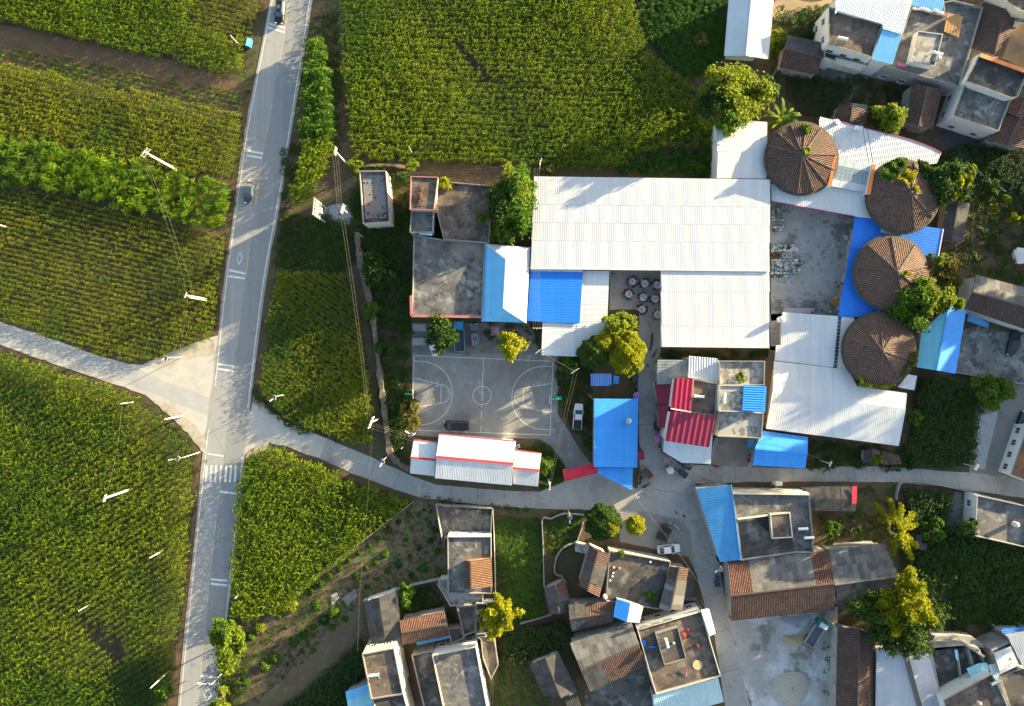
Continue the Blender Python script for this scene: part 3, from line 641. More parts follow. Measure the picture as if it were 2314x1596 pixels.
for sx, cx in ((1, 0), (-1, 28)):
    m_ = lambda x, y: (cx + sx * x, y)
    cline([m_(0, 1.1), m_(1.5, 1.1)] + [m_(x, y) for x, y in arc(1.6, 7.5, 6.4, -88, 88, 36)] + [m_(1.5, 13.9), m_(0, 13.9)])
    cline([m_(0, 4.5), m_(5.7, 5.7)]); cline([m_(0, 10.5), m_(5.7, 9.4)]); cline([m_(5.7, 5.7), m_(5.7, 9.4)])
    cline([m_(x, y) for x, y in arc(5.7, 7.5, 1.83, -90, 90, 18)])
    for k in range(5): cline([m_(x, y) for x, y in arc(5.7, 7.5, 1.83, 98 + k * 34, 114 + k * 34, 4)])
    for k in range(4):
        x = 1.6 + k * 1.05
        for yy, s_ in ((4.5 + 1.2 * x / 5.7, -1), (10.5 - 1.1 * x / 5.7, 1)): cline([m_(x, yy), m_(x, yy + s_ * .35)])
# ================================================================ buildings
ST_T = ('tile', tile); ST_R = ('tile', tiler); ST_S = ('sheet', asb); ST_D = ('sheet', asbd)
# ---- the white warehouses in the middle
WH = shed('warehouse', 'largest white corrugated warehouse roof in the middle of the village', 'warehouse', [(1206, 399), (1740.6, 406), (1739.5, 613), (1199, 607.5)], [5.9, 5.9, 5.3, 5.3], [white2, white, white2, white], (0, 1), plaster, bands=[0, .30, .495, .69, 1.0], pitch=.42, amp=.014, trim=(mat('grey_flashing', (.5, .5, .5), .5), [2], .18))
shed('warehouse', 'white roof hall joining the north side of the largest warehouse', 'warehouse', [(1620, 268), (1733.5, 276), (1733.5, 404), (1620, 403)], [5.2, 5.2, 5.6, 5.6], [white, white2], (0, 1), plaster, bands=[0, .55, 1.0], pitch=.42, amp=.014)
shed('warehouse', 'square white corrugated hall south of the largest warehouse beside the banquet yard', 'warehouse', [(1493, 612.5), (1740, 613), (1738.5, 787), (1493, 784)], [5.1, 5.1, 4.6, 4.6], [white2, white2, white], (0, 1), plaster, bands=[0, .27, .72, 1.0], pitch=.42, amp=.014)
shed('storage_shed', 'white lean-to roof under the trees beside the blue shed', 'shed', [(1308, 611.5), (1377, 612), (1370, 790), (1301, 806)], [4.4, 4.4, 4.1, 4.1], white, (1, 0), plaster)
shed('storage_shed', 'deep blue corrugated roof under the wires beside the large warehouse', 'shed', [(1199, 610), (1317, 612), (1310, 731.5), (1191.5, 726)], [4.8, 4.8, 4.5, 4.5], blue, (1, 0), plaster, trim=(white, [0], .5))
shed('storage_shed', 'small white roof below the deep blue roof', 'shed', [(1226, 728), (1307, 732), (1300, 806), (1223.5, 803)], [4.2, 4.2, 4.0, 4.0], white, (1, 0), plaster)

# hipped hall, half blue and half white
c = P(1143, 640); t = thing('hipped_hall', 'hall with hipped roof, two faces sky blue and two white', 'hall', (c.x, c.y, 0))
TL, TR, BRc, BL = P(1097, 551, 5.0), P(1198.5, 559.7, 5.0), P(1189.7, 729.6, 5.0), P(1088, 726.4, 5.0); r0, r1 = P(1143.8, 587, 6.5), P(1137.7, 696, 6.5)
for q, m, d in (([TL, r0, r1, BL], blue3, (1, 0)), ([TL, TR, r0], white, (0, 1)), ([TR, BRc, r1, r0], white, (1, 0)), ([BRc, BL, r1], blue3, (0, 1))):
    k = MB(); corrugate(k, q, d, .34, .04); k.build('roof', m, t)
k = MB()
for a, b in ((TL, r0), (TR, r0), (r0, r1), (BRc, r1)): k.bar(a + Vector((0, 0, .06)), b + Vector((0, 0, .06)), .28, .1)
k.build('ridge_cap', white, t)
k = MB(); k.bar(BL + Vector((0, 0, .06)), r1 + Vector((0, 0, .06)), .28, .1); k.build('ridge_cap', blue3, t)
k = MB(); k.prism(inset([TL, TR, BRc, BL], .3), 0, 4.85, cap=False); k.build('wall', plaster, t)

gable('long_barn', 'white gabled shed beside the dark leafy field at the top', 'shed', (1650, -40), (1636.3, 126.5), (1702, -40), (1686, 126.5), (1752, -40), (1736.5, 134), 5.0, 5.8, ('metal', whiteb), ('metal', white2), plaster, cap=white, wi=1.6)

# ---- village shop with three stepped white gables and red caps
redcap = mat('red_cap', (.62, .05, .05), .5, .1)
gable('shop_wing', 'lower white gable at the west end of the roadside shop', 'shop', *zBC((443, 937), (645, 957), (420, 1083), (630, 1104), (413, 1217), (622, 1242)), 4.0, 4.7, ('metal', whiteb), ('metal', white), plaster, cap=redcap, capw=.42)
gable('shop_hall', 'central white gable of the roadside shop with orange red ridge', 'shop', *zBC((660, 885), (1313, 945), (635, 1078), (1287, 1137), (623, 1258), (1277, 1320)), 4.9, 5.7, ('metal', whiteb), ('metal', white), plaster, cap=redcap, capw=.5)
gable('shop_wing', 'lower white gable at the east end of the roadside shop', 'shop', *zBC((1300, 1022), (1528, 1048), (1290, 1172), (1512, 1193), (1282, 1308), (1500, 1330)), 4.0, 4.7, ('metal', whiteb), ('metal', white), plaster, cap=redcap, capw=.42)
for nm, a, b, z in (('west', (443, 937), (645, 957), 4.0), ('centre', (660, 885), (1313, 945), 4.9), ('east', (1300, 1022), (1528, 1048), 4.0)):
    par = [o for o in C.objects if o.get('label', '').startswith({'west': 'lower white gable at the west', 'centre': 'central white gable', 'east': 'lower white gable at the east'}[nm])][0]
    k = MB(); A, B = W(zBC(a, b), z); k.bar(A + Vector((0, .05, .02)), B + Vector((0, .05, .02)), .14, .12); k.build('eave_trim', redcap, par)

# ---- west compound
flat_house('walled_terrace', 'large dark flat roof terrace west of the hipped hall', [(935, 531), (1004, 543), (1096, 548), (1088, 716), (930, 714), (933, 640)], 5.2, roofc, plaster, coping, par=.4, cat='house')
flat_house('flat_house', 'stained flat roof under the big tree north of the dark terrace', [(987, 409), (1110, 420), (1105, 549), (1003, 541), (985, 470)], 5.5, roofb, greywall, coping, par=.35)
flat_house('flat_house', 'tall small flat roof with a heap of dried husks on top', zNW((820, 165), (1050, 172), (1015, 450), (812, 445)), 8.2, roofb, greywall, copingr, par=.2)
flat_house('flat_house', 'little dark flat roof with moss below the husk heap roof', zNW((825, 450), (1012, 452), (1005, 635), (812, 640)), 6.6, roofc, greywall, coping, par=.5)
k = MB(); c = P(*zNW((905, 340))[0], 8.02)
for i in range(160):
    a = random.uniform(0, 6.28); r = abs(random.gauss(0, .75)); k.box((c.x + r * math.cos(a) * .6, c.y + r * math.sin(a) * 1.3, c.z + .12 * random.random() + max(0, .35 - r * .2) * random.random()), (.16, .09, .07), a)
tag(k.build('husk_heap', mat('husk', (.30, .13, .06), .9, .4, 6), org=c), 'heap of brown husks drying on the tall small roof', 'husks', kind='stuff')
tag(shed('awning', 'narrow cyan plastic awning under the mossy roof', 'awning', zNW((890, 640), (1005, 645), (1000, 668), (885, 660)), [5.4, 5.4, 5.2, 5.2], cyan, (0, 1), posts=True))

k = MB(); A, B, D_ = P(929, 668, 5.3), P(930, 714, 5.3), P(1088, 716.5, 5.3); k.bar(A, B, .55, .16); k.bar(B, D_, .5, .16); tag(k.build('red_ledge', copingr, org=B), 'red tiled ledge along the south edge of the dark terrace', 'ledge')
# cabin with paved roof
cab = flat_house('roadside_cabin', 'narrow tall cabin with a grid of roof blocks near the transformers', zNW((385, 120), (608, 118), (640, 548), (415, 565)), 6.0, roofd, cream, coping, par=.55, wins=((1, 2, 2), (2, 1, 1)))
k = MB(); qa = W(zNW((412, 160), (597, 158), (622, 520), (435, 525)), 5.5)
for j in range(26):
    for i in range(13):
        if (j > 21 and random.random() < .45) or random.random() < .03: continue
        p = lerp(lerp(qa[0], qa[1], (i + .5) / 13), lerp(qa[3], qa[2], (i + .5) / 13), (j + .5) / 26); k.box((p.x, p.y, 5.53), (.30, .30, .07), random.uniform(-.05, .05))
tag(k.build('roof_block', mat('roof_block', (.22, .215, .22), .9, .2, 1.5, stains=[((.33, .2, .13), .25, .5, .66, .7)]), cab), kind='stuff')

# ---- round granaries
def granary(label, cx, cy, rpx, apx, ze, rise, nseg, rot, m, wallm=None):
    c = P(cx, cy, ze); r = rpx / F * (H - ze); ap = Vector((P(apx[0], apx[1], ze + rise).x, P(apx[0], apx[1], ze + rise).y, ze + rise))
    t = thing('round_granary', label, 'granary', (c.x, c.y, 0))
    pts = [Vector((c.x + r * math.cos(rot + 2 * math.pi * i / (nseg * 4)), c.y + r * math.sin(rot + 2 * math.pi * i / (nseg * 4)), ze)) for i in range(nseg * 4)]
    for i in range(nseg):
        ar = [pts[(i * 4 + k) % (nseg * 4)] for k in range(5)]; mid = ar[2]
        d = Vector((mid.x - ap.x, mid.y - ap.y)).normalized()
        a_, b_ = ar[0], ar[4]; mb_ = (a_ + b_) / 2
        pl = fitplane([ap, ar[0], ar[4]])
        k = MB(); corrugate(k, [ap] + ar, d, .36, .10, 'tile', thick=.08, plane=pl, two=True); k.build('roof_segment', [m, tileshade], t)
        h = MB(); e = ar[0]; h.tube([ap + Vector((0, 0, .07)), lerp(ap, e, .5) + Vector((0, 0, .06)), e + Vector((0, 0, .08))], .17, 6); h.build('hip_ridge', tilecap, t)
    k = MB(); k.lathe((ap.x, ap.y, ap.z - .1), [(.38, 0), (.34, .14), (.2, .22), (.04, .27)], 14); k.build('finial', mat('finial', (.2, .175, .15), .9, .2), t)
    k = MB(); n = 48
    prof = [(r - .25, -.35), (r + .45, -.42), (r + .5, -.22), (r - .1, -.06)]
    vs = [(c.x + q * math.cos(2 * math.pi * j / n), c.y + q * math.sin(2 * math.pi * j / n), ze + z) for q, z in prof for j in range(n)]
    k.add(vs, [(i * n + j, i * n + (j + 1) % n, (i + 1) * n + (j + 1) % n, (i + 1) * n + j) for i in range(3) for j in range(n)]); k.build('eave_ring', mat('eave_ring', (.06, .056, .052), .95, .3, 1.5, bump=.4, stains=[((.05, .06, .02), .6, .5, .66, .7)]), t)
    k = MB(); vs = [(c.x + (r - .4) * math.cos(2 * math.pi * j / n), c.y + (r - .4) * math.sin(2 * math.pi * j / n), z) for z in (0, ze - .2) for j in range(n)]
    k.add(vs, [(j, (j + 1) % n, n + (j + 1) % n, n + j) for j in range(n)]); k.build('wall', wallm or brickw, t)
    for q in range(6):
        a = rot + q * math.pi / 3; out = Vector((math.cos(a), math.sin(a), 0)); window(t, c + out * (r - .39) - Vector((0, 0, 1.6)), (-out.y, out.x, 0), out, .7, .7)
    return t
granary('round granary with old mossy tiles next to the banana plant', 1812, 358, 79, (1813, 349), 6.4, 1.7, 14, .1, mat('old_round_tile', (.185, .095, .07), .9, .25, 1.0, bump=.5, bscale=8, cell=((3.4, 3.4, 1), .4), stains=[((.06, .05, .045), .25, .48, .64, .7), ((.26, .12, .08), .3, .56, .7, .7)]))
granary('round granary with creepers over its northern half', 2041, 444, 80, (2060, 437), 6.2, 2.5, 10, 0.0, tileround)
granary('round granary with a tree leaning on its south side, third of the four', 2014, 617, 81, (2029, 615), 6.2, 2.4, 9, 1.57, tileround)
granary('southernmost round granary beside the white halls', 1987, 790, 80, (1995, 793), 6.2, 2.2, 10, 1.55, tileround)

# ---- sheds wrapped round the granaries
shed('curved_hall', 'white sheet roof sweeping between the two northern granaries', 'hall', zTR((556, 1010), (562, 990), (690, 1020), (930, 1082), (1180, 1145), (1320, 1182), (1440, 1225), (1530, 1262), (1590, 1297), (1552, 1385), (1300, 1420), (1090, 1640), (1020, 1640), (1010, 1400), (700, 1335), (560, 1330)), [5.2] * 16, white, (.18, 1), greywall, pitch=.4, trim=(mat('maroon_trim', (.32, .03, .12), .6), [2, 3, 4, 5, 6, 7], .14), wi=1.5)
shed('curved_hall', 'white sheet roof with maroon edge along the north of the concrete yard', 'hall', zR2((150, 230), (640, 170), (980, 235), (1060, 300), (1060, 528), (858, 506), (150, 375)), [5.4, 5.4, 5.4, 5.4, 4.9, 4.9, 4.9], white, (.05, 1), greywall, pitch=.4, trim=(mat('maroon_trim', (.32, .03, .12), .6), [5], .16), wi=1.5)
for q in (zTR((672, 1012), (718, 1008), (748, 1048), (735, 1062), (700, 1050)), zTR((858, 1060), (930, 1072), (920, 1110), (850, 1100))):
    shed('roof_hatch', {0: 'white hatch box on the curved roof near the tile hut, western one', 1: 'white hatch box on the curved roof near the tile hut, eastern one'}[0 if q[0][0] < 1900 else 1], 'hatch', q, 5.9, white, (0, 1), plaster, base=5.2, thick=.05)
# glazed canopy with orange side caps
gq = W(zR2((700, 5), (1010, 68), (970, 305), (640, 245)), 6.0); c = cen(gq); t = thing('glazed_canopy', 'glass canopy between two orange capped walls', 'canopy', (c.x, c.y, 0))
for rows, m in (((0, .26), glassp), ((.26, .74), mat('blue_glazing', (.22, .28, .32), .2, .15, .7)), ((.74, 1), glassp)):
    nv = 4 if m is not glassp else 1; nu = 9 if m is not glassp else 4
    for j in range(nv):
        for i in range(nu):
            v0, v1 = rows[0] + (rows[1] - rows[0]) * j / nv, rows[0] + (rows[1] - rows[0]) * (j + 1) / nv; b = lambda u, v: lerp(lerp(gq[0], gq[1], u), lerp(gq[3], gq[2], u), v)
            e = .004; k = MB(); pp = [b(i / nu + e, v0 + e), b((i + 1) / nu - e, v0 + e), b((i + 1) / nu - e, v1 - e), b(i / nu + e, v1 - e)]
            k.add([(p.x, p.y, z) for z in (5.97, 6.0) for p in pp], [(4, 5, 6, 7), (3, 2, 1, 0), (0, 1, 5, 4), (1, 2, 6, 5), (2, 3, 7, 6), (3, 0, 4, 7)]); k.build('pane', m, t)
k = MB(); k.prism([lerp(q, Vector((c.x, c.y, 0)), .01) for q in gq], 5.88, 5.95, bottom=True); k.build('frame', frame, t)
for nm, q in (('w', zR2((690, -30), (706, 0), (660, 250), (625, 245))), ('e', zR2((1003, 65), (1033, 68), (992, 318), (956, 312)))):
    k = MB(); k.prism(W(q, 6.6), 0, 6.5); k.build('side_wall', plaster, t); k = MB(); corrugate(k, W(q, 6.62), qd(*W(q[1:3], 6)), .3, .03, thick=.1); k.build('wall_cap', orange, t)

shed('blue_hall', 'bright blue roof wrapping round the third granary', 'hall', zR2((860, 507), (1320, 570), (1605, 610), (1560, 858), (1400, 830), (1100, 880), (1100, 1290), (862, 1362), (714, 1350)), [4.6, 4.8, 4.9, 4.9, 4.8, 4.8, 4.8, 4.6, 4.5], blue, (1, .1), greywall, pitch=.32, trim=(white, [2], .2), wi=1.5)
k = MB(); q = W(zR2((1078, 610), (1190, 635), (1198, 660), (1110, 655), (1108, 640), (1076, 645)), 5.0); corrugate(k, q, (1, -.15), .3, .03, thick=.04); c = cen(q)
tag(k.build('skylight_panel', white2, org=(c.x, c.y, 4.9)), 'white skylight panel set in the bright blue roof', 'skylight')
shed('white_hall', 'white roof with round tank at its corner, south of the concrete yard', 'hall', zR3((243, 118), (716, 152), (676, 588), (178, 527), (190, 397), (230, 397)), [4.8, 4.8, 4.5, 4.5, 4.5, 4.5], white, (0, 1), plaster, wi=1.5)
gs = W(zR3((718, 160), (744, 165), (707, 588), (678, 585)), 4.5); c = cen(gs); t = thing('glass_strip', 'dark glass strip between two white roofs', 'skylight', (c.x, c.y, 0))
k = MB(); k.prism([lerp(q, Vector((c.x, c.y, 0)), .01) for q in gs], 4.3, 4.43, bottom=True); k.build('frame', frame, t)
for i in range(14):
    k = MB(); b = lambda u, v: lerp(lerp(gs[0], gs[1], u), lerp(gs[3], gs[2], u), v); v0, v1 = i / 14 + .006, (i + 1) / 14 - .006
    k.prism([b(.06, v0), b(.94, v0), b(.94, v1), b(.06, v1)], 4.44, 4.48); k.build('pane', glassd, t)
k = MB(); k.prism(inset(gs, .2), 0, 4.28, cap=False); k.build('wall', greywall, t)
shed('white_hall', 'narrow white roof between the glass strip and the southernmost granary', 'hall', zR3((745, 155), (857, 162), (850, 300), (880, 640), (800, 607), (708, 598)), [4.5] * 6, white, (0, 1), greywall)
c = P(1890, 900); t = thing('white_hall', 'long white hall running towards the village road, below the granaries', 'hall', (c.x, c.y, 0))
up = W(zR3((172, 532), (800, 605), (875, 745), (1297, 805), (1290, 937), (158, 795)), [4.6, 4.6, 4.8, 4.8, 5.1, 5.1]); lo = W(zR3((158, 795), (1290, 937), (1230, 1252), (105, 1105)), [5.1, 5.1, 4.5, 4.5])
for q, m in ((up, white2), (lo, white)): k = MB(); corrugate(k, q, (-.1, -1), .4, .018); k.build('roof', m, t)
k = MB(); k.prism(inset([up[0], up[1], up[2], up[3], lo[2], lo[3]], 1.6), 0, 4.2, cap=False); k.build('wall', plaster, t)
shed('lean_to', 'small white lean-to roof at the foot of the southernmost granary', 'shed', zR3((1310, 645), (1385, 658), (1362, 780), (1220, 755)), [4.4, 4.4, 4.0, 4.0], white, (0, 1), greywall)
gable('blue_barn', 'barn with one cyan slope and one blue slope east of the granaries', 'barn', *zR3((1420, 300), (1382, 585), (1652, 60), (1550, 612), (1800, 98), (1712, 642)), 4.5, 5.2, ('across', metalroof('cyan_panel', (.17, .50, .62), .4)), ('metal', blue2), greywall, cap=blue2)
shed('shelter', 'small weathered blue shelter at the tile house yard', 'shelter', zR3((1830, 135), (1995, 210), (1985, 255), (1805, 190)), [2.8, 2.8, 2.6, 2.6], blue4, (.3, 1), posts=True)

# ---- north-east houses
t = flat_house('village_house', 'north house with brown flat roof and white side wall', zTR((640, 60), (720, 92), (1095, 205), (1000, 500), (980, 480), (632, 372)), 7.0, roofb, plaster, coping, par=.35, wins=((4, 2, 3), (5, 2, 2)))
shed('roof_cover', 'white corrugated cover over the north house roof', 'canopy', zTR((700, -40), (1355, -40), (1340, 15), (1257, 290), (1090, 243), (1092, 205), (715, 95), (690, 122)), [8.0, 8.0, 7.8, 7.6, 7.6, 7.6, 7.6, 7.6], whiteb, (-.28, 1), plaster, thick=.06, base=0, pitch=.45)
shed('roof_cover', 'light blue sheet cover on the stair side of the north house', 'canopy', zTR((1090, 245), (1258, 290), (1175, 547), (1000, 505)), [7.4, 7.4, 6.8, 6.8], blue3, (-.28, 1), plaster, thick=.06)
flat_house('house_gallery', 'lower gallery with balusters in front of the brown flat roof', zTR((610, 378), (985, 485), (965, 555), (700, 490), (690, 515), (600, 485)), 4.6, roofd, plaster, coping, par=.8)
t = thing('balcony', 'white balustrade balcony at the foot of the north house', 'balcony', P(*zTR((820, 540))[0], 3.4))
A, B = W(zTR((710, 505), (930, 570)), 3.6); k = MB(); k.bar(A, B, .22, .12); k.bar(A - Vector((0, 0, .8)), B - Vector((0, 0, .8)), .9, .15); k.build('rail', plaster, t)
for i in range(16): k = MB(); q = lerp(A, B, (i + .5) / 16); k.lathe((q.x, q.y, q.z - .75), [(.05, 0), (.09, .2), (.05, .45), (.08, .7)], 6); k.build('baluster', plaster, t)
k = MB(); k.bar(A - Vector((0, 0, 2.0)), B - Vector((0, 0, 2.0)), .3, 2.2); k.build('wall', cream, t)
flat_house('village_house', 'broad grey terrace house with drying tiles, second from the top edge', zTR((1345, 55), (1615, 130), (1610, 20), (1690, 5), (1942, 65), (1745, 732), (1110, 560), (1258, 292)), 5.4, roofc, greywall, coping, par=.45, wins=((5, 1, 4),))
flat_house('roof_room', 'pale stair room standing on the broad grey terrace', zTR((1390, 265), (1602, 292), (1532, 562), (1330, 522)), 6.6, roofl, plaster, copingw, par=.12, base=4.95, cat='roof room')
shed('roof_cover', 'blue sheet roof with torn white edge at the top of the picture', 'canopy', zTR((1345, -30), (1620, -30), (1600, 95), (1345, 50)), [6.2] * 4, blue2, (-.2, 1), greywall, thick=.05, base=4.5)
k = MB(); A, B = W(zTR((1350, 58), (1600, 112)), 6.0); pts = smoothline([lerp(A, B, i / 8) + Vector((random.uniform(-.15, .15), random.uniform(-.3, .2), random.uniform(-.2, .1))) for i in range(9)], 3); k.tube(pts, .28, 7); tag(k.build('torn_tarp', plaster, org=A, smooth=True), 'crumpled white tarpaulin hung along the blue roof edge', 'tarpaulin')
t = thing('drying_deck', 'rack of orange brown sheets on the grey terrace', 'rack', P(*zTR((1690, 220))[0], 5.0))
dq = W(zTR((1640, 108), (1775, 140), (1738, 318), (1610, 265)), 6.0)
for i in range(5):
    b = lambda u, v: lerp(lerp(dq[0], dq[1], u), lerp(dq[3], dq[2], u), v); k = MB(); q = [b(i / 5 + .01, 0), b((i + 1) / 5 - .01, 0), b((i + 1) / 5 - .01, 1), b(i / 5 + .01, 1)]
    corrugate(k, q, qd(dq[0], dq[3]), .2, .03, 'wave', thick=.03); k.build('sheet', mat('rusty_sheet', (.42, .23, .08), .8, .2, 1.5, stains=[((.08, .05, .03), 2.0, .64, .7, .9)]), t)
for p in inset(dq, .2): k = MB(); k.box((p.x, p.y, 5.45), (.08, .08, 1.1)); k.build('leg', wood, t)
shed('pink_cloth', 'pink cloth spread on the edge of the grey terrace', 'cloth', zTR((1218, 530), (1300, 545), (1292, 570), (1222, 557)), [5.7, 5.7, 5.6, 5.6], paint('pink', (.8, .12, .28), .8), (1, 0), posts=True, base=4.95, thick=.02, amp=.02)
flat_house('village_house', 'upper part of the north-east white house with orange parapet strip', zTR((1918, 455), (2330, 610), (2235, 822), (2180, 830), (1795, 690)), 7.0, roofd, plaster, coping, par=.7, wins=((4, 1, 1),))
k = MB(); A, B = W(zTR((1920, 468), (2330, 612)), 7.3); k.bar(A, B, .75, .14); tag(k.build('orange_ledge', orange, org=A), 'orange tiled ledge along the white house parapet', 'ledge')
flat_house('village_house', 'lower white house block with dark flat roof and two front windows', zTR((1795, 700), (2182, 832), (2072, 1112), (1690, 985)), 5.6, roofc, plaster, coping, par=.45, wins=((2, 1, 2), (3, 1, 2)))
flat_house('village_house', 'pale building cut off by the top right corner', zTR((2040, -60), (2400, -60), (2400, 120), (2250, 90)), 7.5, roofb, cream, copingw, par=.4, wins=((2, 2, 3),))
gable('tile_house', 'dark tiled roof right of the grey terrace house', 'house', *zTR((1945, 20), (1830, 400), (2130, 75), (2040, 470), (2235, 110), (2110, 490)), 4.6, 5.9, ST_T, ST_T)
gable('tile_house', 'small house, upper slope grey sheets, lower slope dark tile, top right quarter', 'house', *zTR((285, 300), (600, 370), (262, 412), (575, 490), (220, 565), (545, 640)), 3.6, 4.7, ST_D, ST_T)
gable('tile_house', 'steep dark tiled shed behind the round yellow tree', 'house', *zTR((1345, 700), (1290, 1040), (1475, 735), (1400, 1065), (1600, 765), (1515, 1100)), 4.0, 5.1, ST_T, ST_T)
gable('tile_hut', 'small brown tiled hut above the curved white roof', 'hut', *zTR((722, 880), (685, 990), (838, 905), (820, 1035), (970, 930), (942, 1072)), 3.2, 4.1, ST_T, ('tile', tileround))
shed('hut_porch', 'concrete slab porch beside the small tiled hut', 'porch', zTR((805, 870), (972, 890), (968, 938), (840, 905)), 3.3, roofc, (0, 1), greywall, prof='wave', amp=.005, pitch=3)
gable('tile_house', 'tiled roof at the right edge below the orange ledge', 'house', *zTR((2190, 790), (2095, 935), (2300, 830), (2230, 990), (2420, 860), (2380, 1040)), 4.0, 5.0, ST_R, ST_R)
gable('tile_house', 'long tiled roof below the lower white house block', 'house', *zTR((2130, 935), (1985, 1190), (2260, 990), (2150, 1230), (2400, 1010), (2290, 1260)), 3.8, 4.8, ST_T, ST_T)
patch('tarred_yard', zTR((1640, 1040), (1940, 1150), (1880, 1290), (1840, 1380), (1700, 1320), (1590, 1200), (1590, 1110)), .06, mat('tarred', (.05, .05, .052), .9, .25, .5, stains=[((.1, .1, .1), .3, .55, .7, .7)]), jit=.2)
gable('shack', 'dark sheet shack east of the creeper granary', 'shack', *zR2((1640, 375), (1590, 700), (1735, 380), (1680, 712), (1830, 392), (1762, 722)), 2.8, 3.3, ST_D, ST_D)
gable('tile_house', 'right edge house, upper slope grey sheets and lower slope dark tiles', 'house', *zR2((1882, 1000), (2420, 1145), (1855, 1142), (2420, 1310), (1785, 1287), (2420, 1500)), 4.4, 5.7, ST_S, ST_T, plaster)
flat_house('village_house', 'house with white front and orange panels at the right edge by the road', [(2345, 955), (2322, 962), (2284, 1072), (2345, 1096)], 3.6, mat('brown_roof_panel', (.24, .12, .06), .85, .2, .6, stains=[((.1, .06, .04), .4, .5, .66, .7)]), plaster, coping, par=.4, wins=((1, 1, 4),))
# ---- houses round the village crossing
bb = shed('market_shed', 'long bright blue market roof with a roof ventilator', 'market hall', [(1343, 901), (1440, 901), (1438, 1057), (1342, 1056.5)], [4.9, 4.5, 4.5, 4.9], blue2, (1, 0), greywall, trim=(blue2, [1], .3))
shed('market_shed', 'lower blue roof ending in a point at the crossing', 'market hall', [(1352, 1057), (1430, 1057.5), (1429, 1108.5), (1350, 1070)], [3.7] * 4, blue2, (1, .1), posts=True)
c = P(1419, 951, 4.8); t = thing('roof_ventilator', 'steel turbine ventilator on the long blue market roof', 'ventilator', c)
k = MB(); k.lathe(c, [(.38, 0), (.38, .35)], 14); k.build('collar', steel, t); k = MB(); k.lathe(c + Vector((0, 0, .38)), [(.4, 0), (.62, .25), (.55, .5), (.2, .62)], 16); k.build('turbine', steel, t)
c = P(1313, 1066); t = thing('gate_roof', 'long red hipped gate roof at the foot of the blue market', 'gate', (c.x, c.y, 0))
q = W(zBC((1705, 1195), (2005, 1125), (2025, 1210), (1725, 1285)), 3.3); ra, rb = lerp(lerp(q[0], q[3], .5), lerp(q[1], q[2], .5), .09), lerp(lerp(q[0], q[3], .5), lerp(q[1], q[2], .5), .91); ra.z = rb.z = 3.9
for pp in ([q[0], q[1], rb, ra], [q[1], q[2], rb], [q[2], q[3], ra, rb], [q[3], q[0], ra]):
    k = MB(); dd = (pp[0] + pp[1]) / 2 - (pp[2] + pp[-1]) / 2; corrugate(k, pp, (dd.x, dd.y), .3, .03); k.build('roof', metalroof('bright_red_roof', (.55, .018, .045), .3), t)
for p in inset(q, .5): k = MB(); k.box((p.x, p.y, 1.6), (.4, .4, 3.2)); k.build('pillar', plaster, t)
shed('bike_shelter', 'small dark blue roof beside the yellow green trees', 'shelter', zCT((212, 507), (392, 507), (392, 610), (212, 610)), [2.7, 2.7, 2.5, 2.5], metalroof('navy_roof', (.03, .12, .42), .4), (0, 1), posts=True)
shed('tarp_shelter', 'tiny blue tarpaulin shelter at the dark blue roof', 'shelter', zCT((407, 520), (458, 530), (455, 592), (405, 592)), [2.2, 2.2, 2.0, 2.0], blue2, (0, 1), posts=True)
shed('lane_house', 'grey weathered sheet roof at the lane, north end of the red houses', 'house', zCT((782, 385), (1038, 387), (1034, 595), (776, 597)), [5.2, 5.2, 5.0, 5.0], greym, (1, 0), greywall, pitch=.3, amp=.06, prof='wave')
shed('lane_house', 'white corrugated roof between the grey sheet roof and the concrete house', 'house', zCT((1047, 355), (1293, 377), (1296, 587), (1150, 582), (1150, 555), (1037, 540)), [6.6, 6.6, 6.3, 6.3, 6.3, 6.3], white2, (0, 1), plaster, pitch=.5, amp=.09, prof='wave')
shed('lane_house', 'dark red lean-to roof on the lane, northern half', 'house', zCT((752, 562), (775, 600), (912, 603), (895, 762), (785, 770)), [4.0, 4.0, 4.7, 4.7, 4.0], red2, (1, -.06), greywall, pitch=.55, amp=.07)
shed('lane_house', 'dark red lean-to roof on the lane, southern half', 'house', zCT((785, 772), (882, 765), (855, 967), (790, 970)), [3.8, 4.4, 4.4, 3.8], red2, (1, 0), greywall, pitch=.55, amp=.07)
shed('red_house', 'tall narrow glossy red roof next to the dark flat roof', 'house', zCT((925, 540), (1085, 552), (1066, 832), (893, 802)), [8.0, 8.0, 7.5, 7.5], red, (-.08, 1), plaster, pitch=.95, amp=.06, trim=(plaster, [2], .25))
flat_house('red_house', 'dark flat roof with a white water heater behind the red roofs', zCT((1085, 552), (1290, 590), (1272, 862), (1066, 832)), 7.0, roofb, plaster, coping, par=.3)
shed('red_house', 'broad crimson ribbed roof above the grey awning', 'house', zCT((892, 822), (1274, 860), (1218, 1131), (845, 1076)), [8.0, 8.0, 7.3, 7.3], red2, (-.15, 1), plaster, pitch=1.12, amp=.06)
shed('shop_awning', 'pale grey awning with slanted corner over the crossing', 'awning', zCT((838, 1010), (1250, 1010), (1232, 1270), (985, 1262), (828, 1167)), [4.9, 4.9, 4.2, 4.2, 4.4], whiteb, (0, 1), greywall)
flat_house('concrete_house', 'north block of the mottled concrete house with an orange rail', zCT((1305, 398), (1690, 400), (1686, 602), (1308, 602)), 7.2, roofl, cream, coping, par=.4)
flat_house('concrete_house', 'middle block of the mottled concrete house with smooth pale roof', zCT((1308, 606), (1520, 606), (1512, 828), (1302, 824)), 8.4, roofl, plaster, copingw, par=.15)
